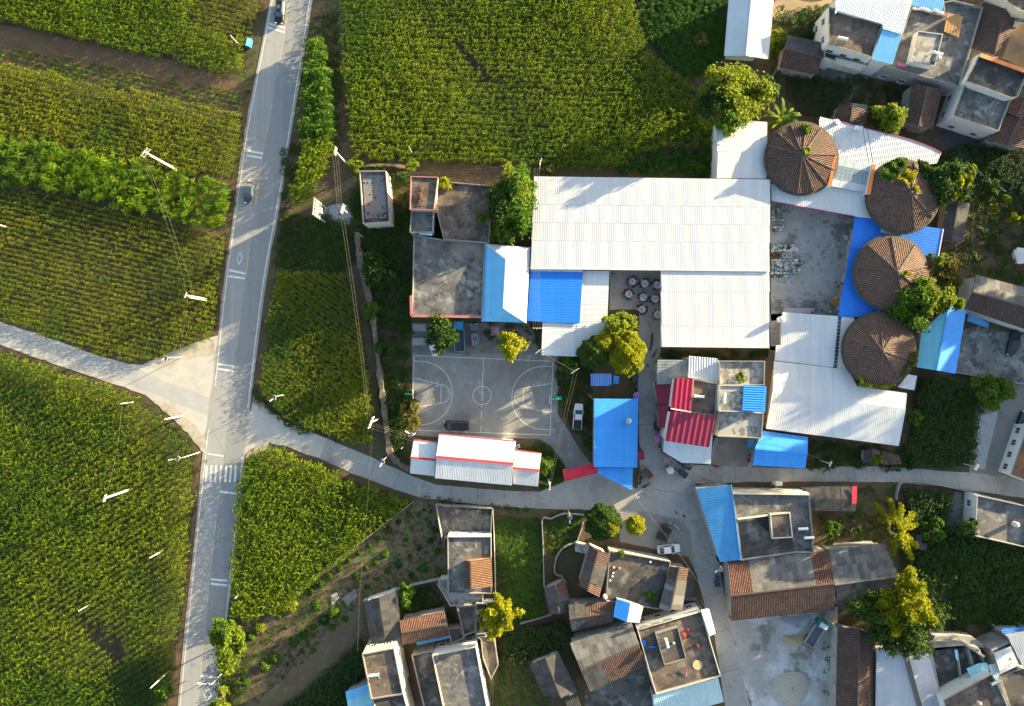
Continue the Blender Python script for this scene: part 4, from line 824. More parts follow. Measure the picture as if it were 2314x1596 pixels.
shed('roof_cover', 'small blue ribbed cover on the mottled concrete house', 'canopy', zCT((1512, 600), (1706, 612), (1692, 836), (1498, 826)), [8.8, 8.8, 8.6, 8.6], blue2, (1, .05), greywall, pitch=.45, amp=.07, thick=.05)
flat_house('concrete_house', 'south block of the mottled concrete house above the entrance yard', zCT((1300, 826), (1678, 840), (1662, 1052), (1290, 1036)), 7.2, roofl, cream, coping, par=.4)
gable('blue_shop', 'blue gabled shop on the north side of the village road', 'shop', *zCT((1672, 990), (2056, 1043), (1608, 1140), (2052, 1185), (1588, 1285), (2032, 1308)), 3.9, 4.7, ('metal', blue2), ('metal', blue2), greywall, cap=blue2)
shed('lean_to', 'small teal lean-to at the end of the blue gabled shop', 'shed', zCT((1548, 1062), (1606, 1062), (1606, 1140), (1545, 1135)), [2.6] * 4, blue4, (1, 0), posts=True)

# ---- south-west houses
flat_house('front_terrace', 'walled concrete forecourt of the house with the orange roof hut', zSW((655, 133), (1070, 158), (1056, 362), (725, 372), (712, 450)), 1.9, roofc, greywall, coping, par=1.8, cat='terrace')
flat_house('village_house', 'long grey flat roof carrying an orange tiled roof hut', zSW((742, 366), (1058, 364), (1062, 776), (748, 778)), 4.2, roofc, plaster, coping, par=.25, wins=((0, 1, 3),))
flat_house('side_terrace', 'white angled terrace wrapping the corner of the grey flat roof', zSW((670, 710), (690, 672), (742, 672), (748, 780), (1000, 776), (998, 860), (762, 866)), 2.7, roofl, plaster, copingw, par=.4, cat='terrace')
gable('roof_hut', 'orange tiled hut standing on the long grey flat roof', 'hut', *zSW((864, 540), (864, 742), (908, 538), (914, 748), (1062, 518), (1070, 725)), 5.7, 6.2, ST_T, ('tile', mat('orange_tile', (.40, .19, .085), .85, .15, 1, bump=.3, cell=((4, 4, 1), .25), stains=[((.2, .12, .07), .4, .52, .7, .6)])), brickw, base=3.95)
gable('barn', 'barn with patched grey cement sheets beside the tall orange lit house', 'barn', *zSW((135, 840), (190, 1142), (243, 803), (290, 1120), (358, 765), (402, 1100)), 4.0, 4.5, ST_D, ST_D, plaster, cap=None)
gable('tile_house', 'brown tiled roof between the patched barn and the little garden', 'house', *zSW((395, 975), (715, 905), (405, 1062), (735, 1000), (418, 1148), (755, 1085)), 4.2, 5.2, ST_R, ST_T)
flat_house('tall_house', 'tall narrow house with glowing east wall and brown flat roof', zSW((122, 1218), (352, 1174), (418, 1506), (188, 1546)), 7.8, roofb, cream, coping, par=.25, wins=((0, 2, 2), (1, 2, 2)), copw=.16)
flat_house('tall_house', 'lower back block of the tall narrow house at the bottom edge', zSW((192, 1546), (420, 1506), (470, 1700), (240, 1700)), 6.2, roofd, cream, coping, par=.4)
flat_house('village_house', 'flat roofed house with glowing parapets at the bottom edge', zSW((632, 1228), (948, 1163), (1045, 1690), (730, 1690)), 5.8, roofc, plaster, cream, par=.45, wins=((0, 1, 3), (1, 1, 3)))
flat_house('village_house', 'dark sunken flat roof between the tall house and the glowing parapets', zSW((482, 1226), (628, 1195), (730, 1690), (590, 1690)), 4.4, roofd, greywall, coping, par=.6)
flat_house('connecting_wing', 'brown concrete wing behind the yellow green tree, bottom', zSW((950, 1090), (1080, 1090), (1110, 1300), (1060, 1400), (1000, 1250), (985, 1110)), 3.2, roofb, greywall, coping, par=.2)
shed('lean_to', 'pale blue sheet roof at the bottom edge left of the tall house', 'shed', zSW((0, 1490), (165, 1435), (215, 1640), (30, 1680)), [4.2] * 4, [blue3, cyan, blue3], (.25, 1), greywall, bands=[0, .35, .7, 1.0])
shed('lean_to', 'blue plastic eave under the brown tiled roof', 'shed', zSW((515, 1130), (760, 1080), (765, 1100), (520, 1155)), [3.3] * 4, blue4, (0, 1), posts=True)
flat_house('pig_pen', 'small concrete pen roof between tile house and yellow tree', zSW((748, 1035), (838, 1022), (865, 1100), (770, 1140)), 2.8, roofd, brickw, coping, par=.2, cat='pen')
flat_house('back_room', 'low dark brown roof strip behind the white terrace', zSW((812, 872), (940, 868), (945, 1055), (862, 1085)), 2.6, roofb, greywall, coping, par=.6, cat='pen')
flat_house('back_room', 'black roofed store room under the yellow green tree', zSW((950, 850), (1085, 855), (1080, 1060), (945, 1080)), 3.4, roofd, greywall, coping, par=.3, cat='store room')

# ---- houses south of the village road
t = flat_house('village_house', 'dark blackened flat roof with potted plants near the white sedan', zSC((665, 465), (1108, 545), (1045, 895), (640, 832)), 3.6, roofd, greywall, coping, par=.3)
gable('tile_house', 'patched tile and sheet roof west of the blackened flat roof', 'house', *zSC((522, 430), (440, 718), (585, 465), (505, 760), (668, 492), (590, 805)), 4.4, 5.0, [(0, .3, ST_T), (.3, .78, ST_D), (.78, 1, ('tile', tileround))], [(0, .3, ST_T), (.3, .78, ST_D), (.78, 1, ('tile', tileround))])
gable('tile_house', 'narrow grey brown roof east of the blackened flat roof', 'house', *zSC((1103, 578), (1022, 895), (1172, 586), (1105, 902), (1238, 594), (1192, 890)), 4.2, 4.9, [(0, .3, ST_T), (.3, 1, ST_S)], [(0, .3, ST_T), (.3, 1, ST_S)])
shed('lean_to', 'dark sheet lean-to along the road below the white sedan', 'shed', zSC((1236, 615), (1282, 622), (1272, 792), (1198, 795)), [3.0] * 4, asbd, (0, 1), greywall, prof='wave')
shed('lean_to', 'white concrete slab at the round pond wall', 'shed', zSC((415, 412), (530, 435), (512, 495), (412, 470)), 3.4, roofl, (0, 1), greywall, prof='wave', amp=.005, pitch=3)
gable('tile_hut', 'small hut with orange tiled strip left of the patched roofs', 'hut', *zSC((192, 745), (232, 925), (270, 715), (300, 925), (345, 668), (382, 900)), 3.0, 3.7, ST_D, [(0, .45, ST_R), (.45, 1, ST_D)])
gable('tile_house', 'tiled and sheeted gable below the blackened flat roof', 'house', *zSC((365, 850), (705, 838), (372, 962), (700, 910), (392, 1052), (690, 985)), 3.8, 4.8, [(0, .38, ST_D), (.38, 1, ST_T)], [(0, .38, ST_D), (.38, 1, ST_T)])
gable('small_canopy', 'little canopy with blue and white halves on the tile roofs', 'canopy', *zSC((715, 815), (690, 945), (815, 845), (790, 985), (912, 870), (885, 990)), 5.4, 5.7, ('across', blue2), ('across', whiteb), greywall, cap=None)
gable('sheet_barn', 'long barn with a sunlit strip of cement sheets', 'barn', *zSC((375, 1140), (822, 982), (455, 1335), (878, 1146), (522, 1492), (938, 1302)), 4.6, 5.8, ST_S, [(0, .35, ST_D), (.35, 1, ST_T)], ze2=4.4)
gable('sheet_barn', 'dark sheet gable at the bottom edge left of the long barn', 'barn', *zSC((90, 1295), (185, 1520), (200, 1245), (310, 1530), (292, 1208), (430, 1500)), 4.0, 4.8, ST_D, ST_D)
shed('lean_to', 'dark roof running off the bottom edge below the dark gable', 'shed', zSC((335, 1520), (420, 1490), (490, 1680), (380, 1700)), 3.4, asbd, (.4, 1), greywall, prof='wave')
flat_house('tall_house', 'tall house with rooftop clutter and pale parapets by the south road', zSC((868, 1040), (1332, 905), (1472, 1376), (1004, 1508)), 5.2, roofb, plaster, cream, par=.5, wins=((0, 1, 4),))
flat_house('roof_room', 'stair room on the cluttered roof of the tall south house', zSC((1000, 1070), (1160, 1020), (1222, 1250), (1065, 1295)), 5.7, roofd, greywall, coping, par=.1, base=4.65, cat='roof room')
shed('white_awning', 'white narrow awning on the road side of the tall south house', 'awning', zSC((1330, 897), (1388, 883), (1436, 1068), (1392, 1088)), [5.4, 5.0, 5.0, 5.4], white2, (1, -.2), posts=True)
shed('white_awning', 'pale cyan corrugated awning below the tall south house', 'awning', zSC((975, 1515), (1456, 1390), (1497, 1565), (1000, 1700)), [4.2, 4.2, 3.7, 3.7], metalroof('pale_cyan', (.5, .66, .68), .4), (.25, 1), greywall, pitch=.4, amp=.06)
k = MB(); A, B = W(zSC((865, 1018), (1305, 882)), 5.9); k.bar(A, B, .45, .15)
for i in range(5): q = lerp(A, B, .05 + i * .22); k.box((q.x, q.y - .1, 5.5), (.15, .3, .7))
tag(k.build('parapet_beam', copingw, org=A), 'free standing white beam above the tall south house parapet', 'beam')
k = MB(); q = P(*zSC((1302, 1298))[0], 4.72); k.lathe(q, [(1.0, 0), (.9, .04), (.1, .06)], 18); tag(k.build('grain_patch', mat('grain', (.5, .4, .2), .9, .1), org=q), 'yellow grain spread to dry on the cluttered roof', 'grain')

# ---- south-east
shed('blue_awning', 'long weathered blue awning with slanting road edge', 'awning', zSE((45, 150), (342, 118), (422, 755), (245, 770)), [4.3, 5.0, 5.0, 4.3], blue4, (1, .1), greywall, trim=(blue4, [1], .2))
t = flat_house('village_house', 'house with cream front parapet and a dark roof well', zSE((345, 180), (1003, 188), (1040, 690), (882, 692), (430, 756), (372, 300)), 4.8, roofc, cream, coping, par=.5, wins=((0, 1, 5),))
k = MB(); k.flat(W(zSE((402, 412), (668, 378), (690, 570), (860, 560), (876, 680), (432, 742)), 4.32), 4.32); tag(k.build('roof_well', roofd, t))
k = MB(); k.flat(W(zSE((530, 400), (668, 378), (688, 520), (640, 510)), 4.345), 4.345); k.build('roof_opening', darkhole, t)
flat_house('roof_room', 'brown topped stair room in the dark roof well', zSE((672, 368), (838, 352), (862, 562), (690, 572)), 5.5, roofb, greywall, cream, par=.12, base=4.35, cat='roof room', copw=.14)
k = MB(); A, B = W(zSE((350, 188), (1000, 196)), 4.98); k.bar(A, B, .42, .2); k.build('front_coping', cream, t)
k = MB(); A, B = W(zSE((395, 408), (835, 352)), 5.0); k.bar(A, B, .22, .5); k.build('parapet', cream, t)
gable('sheet_roof_shop', 'low grey sheet roof with a red banner at its east end', 'shop', *zSE((955, 150), (1400, 135), (985, 240), (1395, 235), (1028, 338), (1390, 340)), 3.2, 3.5, ST_D, ST_D, cap=None)
k = MB(); A = W(zSE((1368, 132), (1408, 130), (1405, 275), (1365, 280)), 3.7); k.add([(p.x, p.y, 3.62) for p in A] + [(p.x, p.y, 3.68) for p in A], [(0, 1, 2, 3), (7, 6, 5, 4), (0, 1, 5, 4), (1, 2, 6, 5), (2, 3, 7, 6), (3, 0, 4, 7)])
tag(k.build('red_banner', paint('banner_red', (.55, .02, .06), .8), org=A[0]), 'red banner lying on the end of the grey sheet roof', 'banner')
gable('long_house', 'long gabled house with sunlit sheets between two red tile bands', 'house', *zSE((310, 772), (1172, 668), (345, 1055), (1212, 953), (342, 1270), (1222, 1178)), 4.3, 6.0, [(0, .21, ST_R), (.21, .82, ST_S), (.82, 1, ST_R)], ST_T)
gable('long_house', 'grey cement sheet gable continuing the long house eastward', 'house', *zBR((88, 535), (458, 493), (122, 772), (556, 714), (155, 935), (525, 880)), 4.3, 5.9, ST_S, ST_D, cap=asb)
gable('tile_house', 'long dark tiled gable running off the bottom edge by the stone yard', 'house', *zBR((143, 1060), (130, 1700), (287, 1072), (280, 1700), (398, 1120), (395, 1700)), 4.0, 5.2, ST_T, ST_T)
gable('metal_barn', 'silver corrugated barn with a dark gutter strip at the bottom edge', 'barn', *zBR((405, 1200), (400, 1700), (590, 1190), (710, 1640), (748, 1190), (860, 1600)), 4.6, 5.4, ('metal', silver), ('metal', silver), greywall, cap=mat('gutter_dark', (.1, .1, .09), .9), capw=.9)
flat_house('village_house', 'flat roofed house with white tank at the right edge below the road', zBR((1090, 165), (1430, 240), (1430, 520), (1075, 440)), 3.8, roofc, plaster, copingw, par=.55, wins=((3, 1, 2), (0, 1, 4)))
t = thing('ruined_house', 'ruined roofless house with broken walls in the bottom right corner', 'ruin', P(2150, 1500))
for a, b, h, wd in (((580, 590), (1190, 545), 5, .5), ((1190, 545), (1530, 760), 5, .45), ((600, 640), (770, 1480), 4.6, .6), ((1250, 630), (1330, 900), 4.6, .3), ((1250, 625), (1425, 615), 4.6, .3), ((1430, 630), (1520, 860), 4.6, .3), ((1640, 650), (1960, 500), 5, .5), ((1660, 680), (1790, 1060), 5, .4), ((1060, 640), (1130, 1110), 4.3, .2)):
    A, B = W(zXR(a, b), h); k = MB(); k.bar((A.x, A.y, h / 2), (B.x, B.y, h / 2), wd, h); k.build('wall', greywall, t)
k = MB(); k.flat(W(zXR((620, 660), (1180, 590), (1560, 780), (1620, 1040), (820, 1480)), 3.6), 3.6); k.build('roof_slab', roofd, t)
k = MB(); k.prism(W(zXR((690, 415), (1060, 395), (1330, 420), (1620, 640), (1180, 545), (600, 590)), 3.2), 0, 3.0); k.build('ledge', greywall, t)
for q, m, z in ((zXR((1215, 960), (1420, 870), (1560, 860), (1610, 1040), (1330, 1190)), cyan, 5.2), (zXR((1570, 900), (1720, 870), (1780, 1050), (1740, 1180), (1640, 1040)), metalroof('cyan_pale2', (.42, .58, .66), .5), 5.0), (zXR((1010, 640), (1060, 640), (1085, 830), (1040, 800)), cyan, 4.9)):
    k = MB(); w3 = W(q, z); corrugate(k, w3, (.3, -1), .35, .03, thick=.05); c = cen(w3); tag(k.build('loose_sheet', m, org=(c.x, c.y, z)), {0: 'large torn cyan sheet over the ruined house', 1: 'crumpled pale cyan sheet by the white solar tank, bottom right', 2: 'slim cyan sheet standing between ruined walls'}[[cyan, 0].index(m) if m is cyan and z == 5.2 else (2 if m is cyan else 1)], 'sheet')
shed('patched_cover', 'white sheet cover with peeling stripes in the bottom right corner', 'canopy', zXR((1680, 700), (1970, 580), (2110, 900), (1790, 1050)), [5.6] * 4, mat('peeling', (.62, .66, .64), .7, .1, 2, stains=[((.12, .12, .11), .9, .6, .66, .9)]), (.4, 1), greywall)
shed('metal_barn', 'silver roof cut off by the right edge, bottom corner', 'barn', zXR((1910, 410), (2300, 330), (2420, 900), (2190, 950)), [5.4] * 4, silver, (.35, 1), greywall)
shed('tarp_shelter', 'blue tarpaulin strip at the right edge above the silver roof', 'shelter', zXR((1800, 285), (2300, 240), (2300, 350), (1830, 365)), [4.0] * 4, blue, (1, .1), posts=True)
flat_house('village_house', 'brown flat roof with white parapet line cut by the bottom right corner', zXR((815, 1490), (1640, 1040), (1790, 1300), (1960, 1700), (900, 1750)), 7.0, roofb, plaster, copingw, par=.35)
flat_house('village_house', 'dark brown yard roof at the extreme bottom right corner', zXR((1790, 1090), (2150, 950), (2420, 1000), (2420, 1750), (2000, 1750)), 4.6, roofd, greywall, coping, par=.3)
# ================================================================ plants
def leaf_strip(base, az, L, wd, rise, droop, seg=3):
    """arched blade: returns verts, quads"""
    d = np.array([math.cos(az), math.sin(az)]); s = np.array([-d[1], d[0]]); vs = []; fs = []
    for i in range(seg + 1):
        t = i / seg; r = L * t * (1 - .12 * t); z = rise * math.sin(min(1.0, t * 1.1) * math.pi * .62) - droop * t * t
        w_ = wd * (0.55 + 1.2 * t) * (1 - t) ** .6 if t > 0 else wd * .5
        if i == seg: w_ = wd * .06
        for q in (-1, 1): vs.append([base[0] + d[0] * r + s[0] * q * w_, base[1] + d[1] * r + s[1] * q * w_, base[2] + z + (0.0 if q < 0 else wd * .3)])
    for i in range(seg): fs.append([2 * i, 2 * i + 1, 2 * i + 3, 2 * i + 2])
    return vs, fs

def plant_mesh(name, m, leaves):
    vs, fs = [], []
    for lf in leaves:
        v, f = leaf_strip(*lf); n = len(vs); vs += v; fs += [[i + n for i in q] for q in f]
    return npmesh(name, np.array(vs), np.array(fs), m)

def variants(cname, maker, k):
    col = bpy.data.collections.new(cname)
    for i in range(k):
        o = bpy.data.objects.new(cname + '_plant', maker(i)); col.objects.link(o)
    return col

lf_corn = leafmat('corn_leaf', (.03, .10, .008), (.21, .26, .02), .45, .035, (.03, .11, .016))
lf_corn_y = leafmat('corn_leaf_young', (.055, .115, .010), (.25, .27, .022), .45, .05, (.045, .12, .018))
lf_corn_d = leafmat('corn_leaf_dark', (.022, .05, .014), (.055, .09, .025), .25)
lf_cas = leafmat('cassava_leaf', (.03, .115, .008), (.21, .29, .018), .4, .08, (.04, .10, .02))
lf_bush = leafmat('bush_leaf', (.03, .085, .012), (.07, .15, .02), .3, .06, (.022, .06, .012))
lf_veg = leafmat('vegetable_leaf', (.045, .11, .015), (.11, .20, .03), .35, .12, (.06, .09, .02))
lf_weed = leafmat('weed_leaf', (.028, .06, .012), (.07, .115, .022), .3, .09, (.05, .07, .02))
lf_dark = leafmat('tree_leaf_dark', (.022, .055, .012), (.06, .10, .02), .25)
lf_mid = leafmat('tree_leaf_mid', (.035, .10, .012), (.11, .185, .022), .35)
lf_sunlit = leafmat('tree_leaf_sunlit', (.14, .175, .009), (.33, .32, .02), .46)  # yellow of sun on the leaves is put into this leaf colour
lf_ylw2 = leafmat('tree_leaf_yellow_green', (.07, .135, .012), (.21, .25, .025), .4)
lf_brown = leafmat('tree_leaf_brown', (.09, .085, .02), (.18, .15, .035), .3)
bark = mat('bark', (.12, .085, .055), .95, .3, 3, bump=.5)

rnd = random.Random(11)
def corn(i, m=None):
    L = []
    a0 = rnd.uniform(0, 6.28)
    for k in range(8):
        h = .5 + 1.3 * k / 7; L.append(((rnd.uniform(-.03, .03), rnd.uniform(-.03, .03), h), a0 + k * 2.6 + rnd.uniform(-.5, .5), rnd.uniform(.55, .95) * (1 - .035 * k), .095, rnd.uniform(.12, .34), rnd.uniform(.15, .5)))
    return plant_mesh('corn_plant', m or lf_corn, L)
def cassava(i):
    L = []
    for k in range(34):
        el = rnd.random(); L.append(((rnd.gauss(0, .16), rnd.gauss(0, .16), 1.0 + rnd.random() * .75), rnd.uniform(0, 6.28), rnd.uniform(.35, .75), .06, rnd.uniform(.0, .2), rnd.uniform(.1, .4), 2))
    return plant_mesh('cassava_plant', lf_cas, L)
def bushy(m, n=46, r=.42, h=.9, L0=.22, wd=.085):
    def f(i):
        L = []
        for k in range(n):
            a, t = rnd.uniform(0, 6.28), rnd.random() ** .5; L.append(((r * t * math.cos(a), r * t * math.sin(a), h * (1 - .55 * t * t) * rnd.uniform(.7, 1.05)), a + rnd.uniform(-1, 1), L0 * rnd.uniform(.7, 1.4), wd, rnd.uniform(-.02, .1), .08, 2))
        return plant_mesh('bush_plant', m, L)
    return f
V_corn = variants('corn', corn, 7)
V_corny = variants('young_corn', lambda i: corn(i, lf_corn_y), 6)
V_cornd = variants('dark_corn', lambda i: corn(i, lf_corn_d), 6)
V_cas = variants('cassava', cassava, 5)
V_bush = variants('leafy_bush', bushy(lf_bush), 5)
V_veg = variants('vegetable', bushy(lf_veg, 22, .3, .35, .2, .08), 5)
V_weed = variants('weed', bushy(lf_weed, 40, .55, .55, .3, .07), 5)
V_dweed = variants('dark_weed', bushy(lf_dark, 44, .6, .8, .32, .09), 5)
V_tea = variants('strip_shrub', bushy(lf_mid, 60, .5, 1.9, .28, .11), 5)

def scatter_group(col):
    ng = bpy.data.node_groups.new('scatter_' + col.name, 'GeometryNodeTree')
    ng.interface.new_socket('Geometry', in_out='INPUT', socket_type='NodeSocketGeometry'); ng.interface.new_socket('Geometry', in_out='OUTPUT', socket_type='NodeSocketGeometry')
    i, o = ng.nodes.new('NodeGroupInput'), ng.nodes.new('NodeGroupOutput')
    ip = ng.nodes.new('GeometryNodeInstanceOnPoints'); ci = ng.nodes.new('GeometryNodeCollectionInfo')
    ci.inputs['Collection'].default_value = col; ci.inputs['Separate Children'].default_value = True; ci.inputs['Reset Children'].default_value = True
    ip.inputs['Pick Instance'].default_value = True
    r = ng.nodes.new('GeometryNodeInputNamedAttribute'); r.data_type = 'FLOAT_VECTOR'; r.inputs['Name'].default_value = 'rot'
    s = ng.nodes.new('GeometryNodeInputNamedAttribute'); s.data_type = 'FLOAT_VECTOR'; s.inputs['Name'].default_value = 'scl'
    l = ng.links.new
    l(i.outputs[0], ip.inputs['Points']); l(ci.outputs[0], ip.inputs['Instance']); l(r.outputs['Attribute'], ip.inputs['Rotation']); l(s.outputs['Attribute'], ip.inputs['Scale']); l(ip.outputs[0], o.inputs[0])
    return ng
_sg = {}
def inpoly(x, y, poly):
    inside = np.zeros(len(x), bool); n = len(poly)
    for i in range(n):
        x0, y0 = poly[i][0], poly[i][1]; x1, y1 = poly[(i + 1) % n][0], poly[(i + 1) % n][1]
        if y0 == y1: continue
        c = ((y0 > y) != (y1 > y)) & (x < (x1 - x0) * (y - y0) / (y1 - y0) + x0); inside ^= c
    return inside
def field(name, label, cat, pts, col, row=.72, step=.42, ang=0.0, scale=1.0, keep=1.0, jit=.1, bare=0.0, sv=.2, zoff=0.0, tilt=.1):
    poly = [Vector(q) for q in rough(W(pts, 0), 2.0, .5)]; xs = np.array([p.x for p in poly]); ys = np.array([p.y for p in poly])
    cx, cy = xs.mean(), ys.mean(); rad = max(xs.max() - xs.min(), ys.max() - ys.min()) * .75
    a = R(ang); u = np.arange(-rad, rad, step); v = np.arange(-rad, rad, row); U, Vv = np.meshgrid(u, v); U = U.ravel(); Vv = Vv.ravel()
    U = U + np.random.uniform(-jit * 2, jit * 2, U.shape) * (step / .4); Vv = Vv + np.random.normal(0, jit * .6, Vv.shape) * (row / .7)
    X = cx + U * math.cos(a) - Vv * math.sin(a); Y = cy + U * math.sin(a) + Vv * math.cos(a)
    ok = inpoly(X, Y, poly) & (np.random.rand(len(X)) < keep)
    if cat in ('corn', 'cassava', 'shrubs', 'leafy crop', 'vegetables'):
        mb = MB(); mb.flat(poly, .007 + .0004 * (len(_sg) + random.random())); tag(mb.build('shaded_field_soil', shadedsoil), kind='structure')
    # low-frequency vigour of the crop
    nf = np.sin(X * .11 + 1.3 * np.sin(Y * .09)) + np.sin(Y * .17 + 2.1 * np.sin(X * .07 + 1)) + .7 * np.sin(X * .31 + Y * .23)
    if bare: ok &= (nf > -2.7 + bare * 2.7) | (np.random.rand(len(X)) < .12)
    X, Y, nf = X[ok], Y[ok], nf[ok]; n = len(X)
    me = bpy.data.meshes.new(name); me.vertices.add(n)
    co = np.zeros((n, 3), np.float32); co[:, 0] = X - cx; co[:, 1] = Y - cy; co[:, 2] = .0; me.vertices.foreach_set('co', co.ravel())
    rot = np.zeros((n, 3), np.float32); rot[:, :2] = np.random.normal(0, tilt, (n, 2)); rot[:, 2] = np.random.uniform(0, 6.283, n)
    s = scale * (1 + np.random.uniform(-sv, sv, n)) * (1 + .06 * nf); scl = np.stack([s, s, s], 1).astype(np.float32)
    at = me.attributes.new('rot', 'FLOAT_VECTOR', 'POINT'); at.data.foreach_set('vector', rot.ravel())
    at = me.attributes.new('scl', 'FLOAT_VECTOR', 'POINT'); at.data.foreach_set('vector', scl.ravel())
    o = bpy.data.objects.new(name, me); link(o); o.location = (cx, cy, .01 + zoff)
    if col.name not in _sg: _sg[col.name] = scatter_group(col)
    md = o.modifiers.new('plants', 'NODES'); md.node_group = _sg[col.name]
    return tag(o, label, cat, kind='stuff')

# left fields
A1 = -13.5
field('corn_field', 'tall corn in the top left corner above the bare soil strip', 'corn', [(-60, -60), (470, -60), (420, 60), (556, 100), (556, 178), (470, 158), (300, 120), (150, 84), (-60, 40)], V_corn, 1.0, .42, A1, 1.05)
field('corn_field', 'thin rows of young corn at the top edge beside the road', 'corn', [(470, -60), (600, -60), (578, 60), (562, 100), (420, 60)], V_corny, .95, .4, A1, .7)
field('bean_rows', 'scattered bean plants on the bare soil strip', 'beans', [(0, 105), (150, 128), (300, 160), (450, 185), (552, 205), (548, 255), (400, 222), (200, 180), (0, 138)], V_veg, .95, .6, A1, 1.1, keep=.75, bare=.2)
field('corn_field', 'corn rows between the bare strip and the cassava band', 'corn', [(-60, 135), (120, 168), (300, 206), (552, 262), (545, 330), (528, 408), (330, 372), (150, 335), (-60, 295)], V_corny, 1.02, .42, A1, .9, sv=.25)
field('cassava_field', 'broad band of pale green cassava plumes left of the road', 'cassava', [(-60, 298), (150, 338), (330, 378), (522, 418), (512, 526), (400, 502), (200, 452), (60, 425), (-60, 410)], V_cas, .92, .8, A1, 1.3, jit=.3, sv=.35)
field('corn_field', 'broad field of thin corn rows above the western side road', 'corn', [(-60, 415), (60, 432), (200, 460), (400, 510), (512, 534), (500, 640), (482, 762), (330, 820), (230, 800), (100, 752), (-60, 702)], V_corny, 1.02, .42, A1, .78, sv=.25)
field('corn_field', 'dense corn in the lower left corner below the western side road', 'corn', [(-60, 772), (120, 832), (250, 876), (310, 898), (400, 975), (436, 1010), (440, 1150), (424, 1300), (400, 1440), (372, 1640), (-60, 1640)], V_corn, 1.15, .42, 32, 1.0, bare=.12)
# right of the road
field('corn_field', 'large corn field north of the white warehouse', 'corn', [(768, -60), (1425, -60), (1440, 60), (1475, 135), (1555, 190), (1615, 290), (1615, 330), (1440, 345), (1400, 385), (1220, 378), (1120, 372), (800, 360), (785, 250), (775, 130)], V_corn, 1.1, .42, -1.5, 1.02, bare=.04)
field('shrub_strip', 'tapering strip of yellow lit shrubs between the road and the corn', 'shrubs', [(722, 78), (738, 110), (745, 200), (757, 312), (684, 308), (688, 240), (700, 160), (712, 100)], V_tea, .8, .7, 84, 1.45, jit=.25)
field('leafy_field', 'dark green leafy crop beside the white gabled shed at the top', 'leafy crop', [(1432, -60), (1648, -60), (1634, 130), (1600, 165), (1545, 180), (1490, 130), (1450, 60)], V_bush, .62, .6, 20, 1.1, jit=.25)
field('corn_field', 'narrow plot of tall corn next to the transformers', 'corn', [(690, 318), (752, 312), (756, 345), (730, 400), (702, 450), (662, 470), (672, 400)], V_corn, .9, .45, 80, 1.25)
field('corn_field', 'thin corn plot between the main road and the old stone wall', 'corn', [(630, 612), (780, 622), (815, 720), (838, 850), (848, 1000), (760, 990), (660, 950), (600, 900), (592, 850), (608, 720)], V_corny, .88, .38, -35, .85, bare=.06)
field('corn_field', 'dense corn below the eastern junction of the main road', 'corn', [(556, 1050), (580, 1015), (630, 1010), (780, 1078), (905, 1122), (930, 1136), (785, 1250), (700, 1330), (655, 1370), (570, 1398), (532, 1380), (528, 1280), (535, 1150)], V_corn, 1.05, .42, -38, 1.15)
field('corn_field', 'dark diagonal corn rows at the bottom edge beside the bare plot', 'corn', [(590, 1640), (690, 1560), (818, 1445), (830, 1500), (800, 1560), (790, 1640)], V_cornd, .9, .34, 38, 1.15)
field('corn_field', 'dark corn plot below the barn with cyan and blue slopes', 'corn', [(2075, 850), (2170, 858), (2200, 900), (2195, 1000), (2188, 1052), (2052, 1050), (2045, 1020), (2060, 950)], V_cornd, .62, .42, -10, 1.05)
field('vegetable_plot', 'long green vegetable bed east of the forecourt wall', 'vegetables', [(1122, 1168), (1220, 1172), (1228, 1395), (1135, 1410), (1118, 1380)], V_veg, .55, .5, 88, 1.1, jit=.2)
field('corn_field', 'small corn plot under the yellow green tree', 'corn', [(1150, 1425), (1280, 1398), (1290, 1432), (1262, 1470), (1160, 1500), (1135, 1480)], V_cornd, .75, .4, -20, 1.1)
field('grass_plot', 'mown green plot at the bottom edge beside the dark gable', 'grass', [(1125, 1510), (1200, 1500), (1245, 1600), (1230, 1640), (1120, 1640)], V_veg, .6, .55, 0, .8, jit=.3)
field('vegetable_plot', 'bright green patch inside the curved garden wall', 'vegetables', [(1235, 1178), (1310, 1165), (1305, 1225), (1262, 1250), (1235, 1255)], V_veg, .5, .5, 20, .85, jit=.3)
field('corn_field', 'dark plot of crops behind the north house yard', 'corn', [(1775, 180), (1840, 172), (1925, 190), (1905, 230), (1880, 266), (1800, 258), (1780, 215)], V_cornd, .65, .5, -14, .8, jit=.2)
field('corn_field', 'dark crops in the plot at the right edge below the tarred yard', 'corn', [(2205, 325), (2340, 360), (2340, 520), (2290, 430), (2215, 370)], V_cornd, .7, .5, 10, .9, jit=.2)
field('corn_field', 'dark green corn behind the terraced house below the road', 'corn', [(2040, 1105), (2150, 1108), (2135, 1180), (2090, 1200), (2045, 1190)], V_cornd, .7, .45, 5, 1.0)
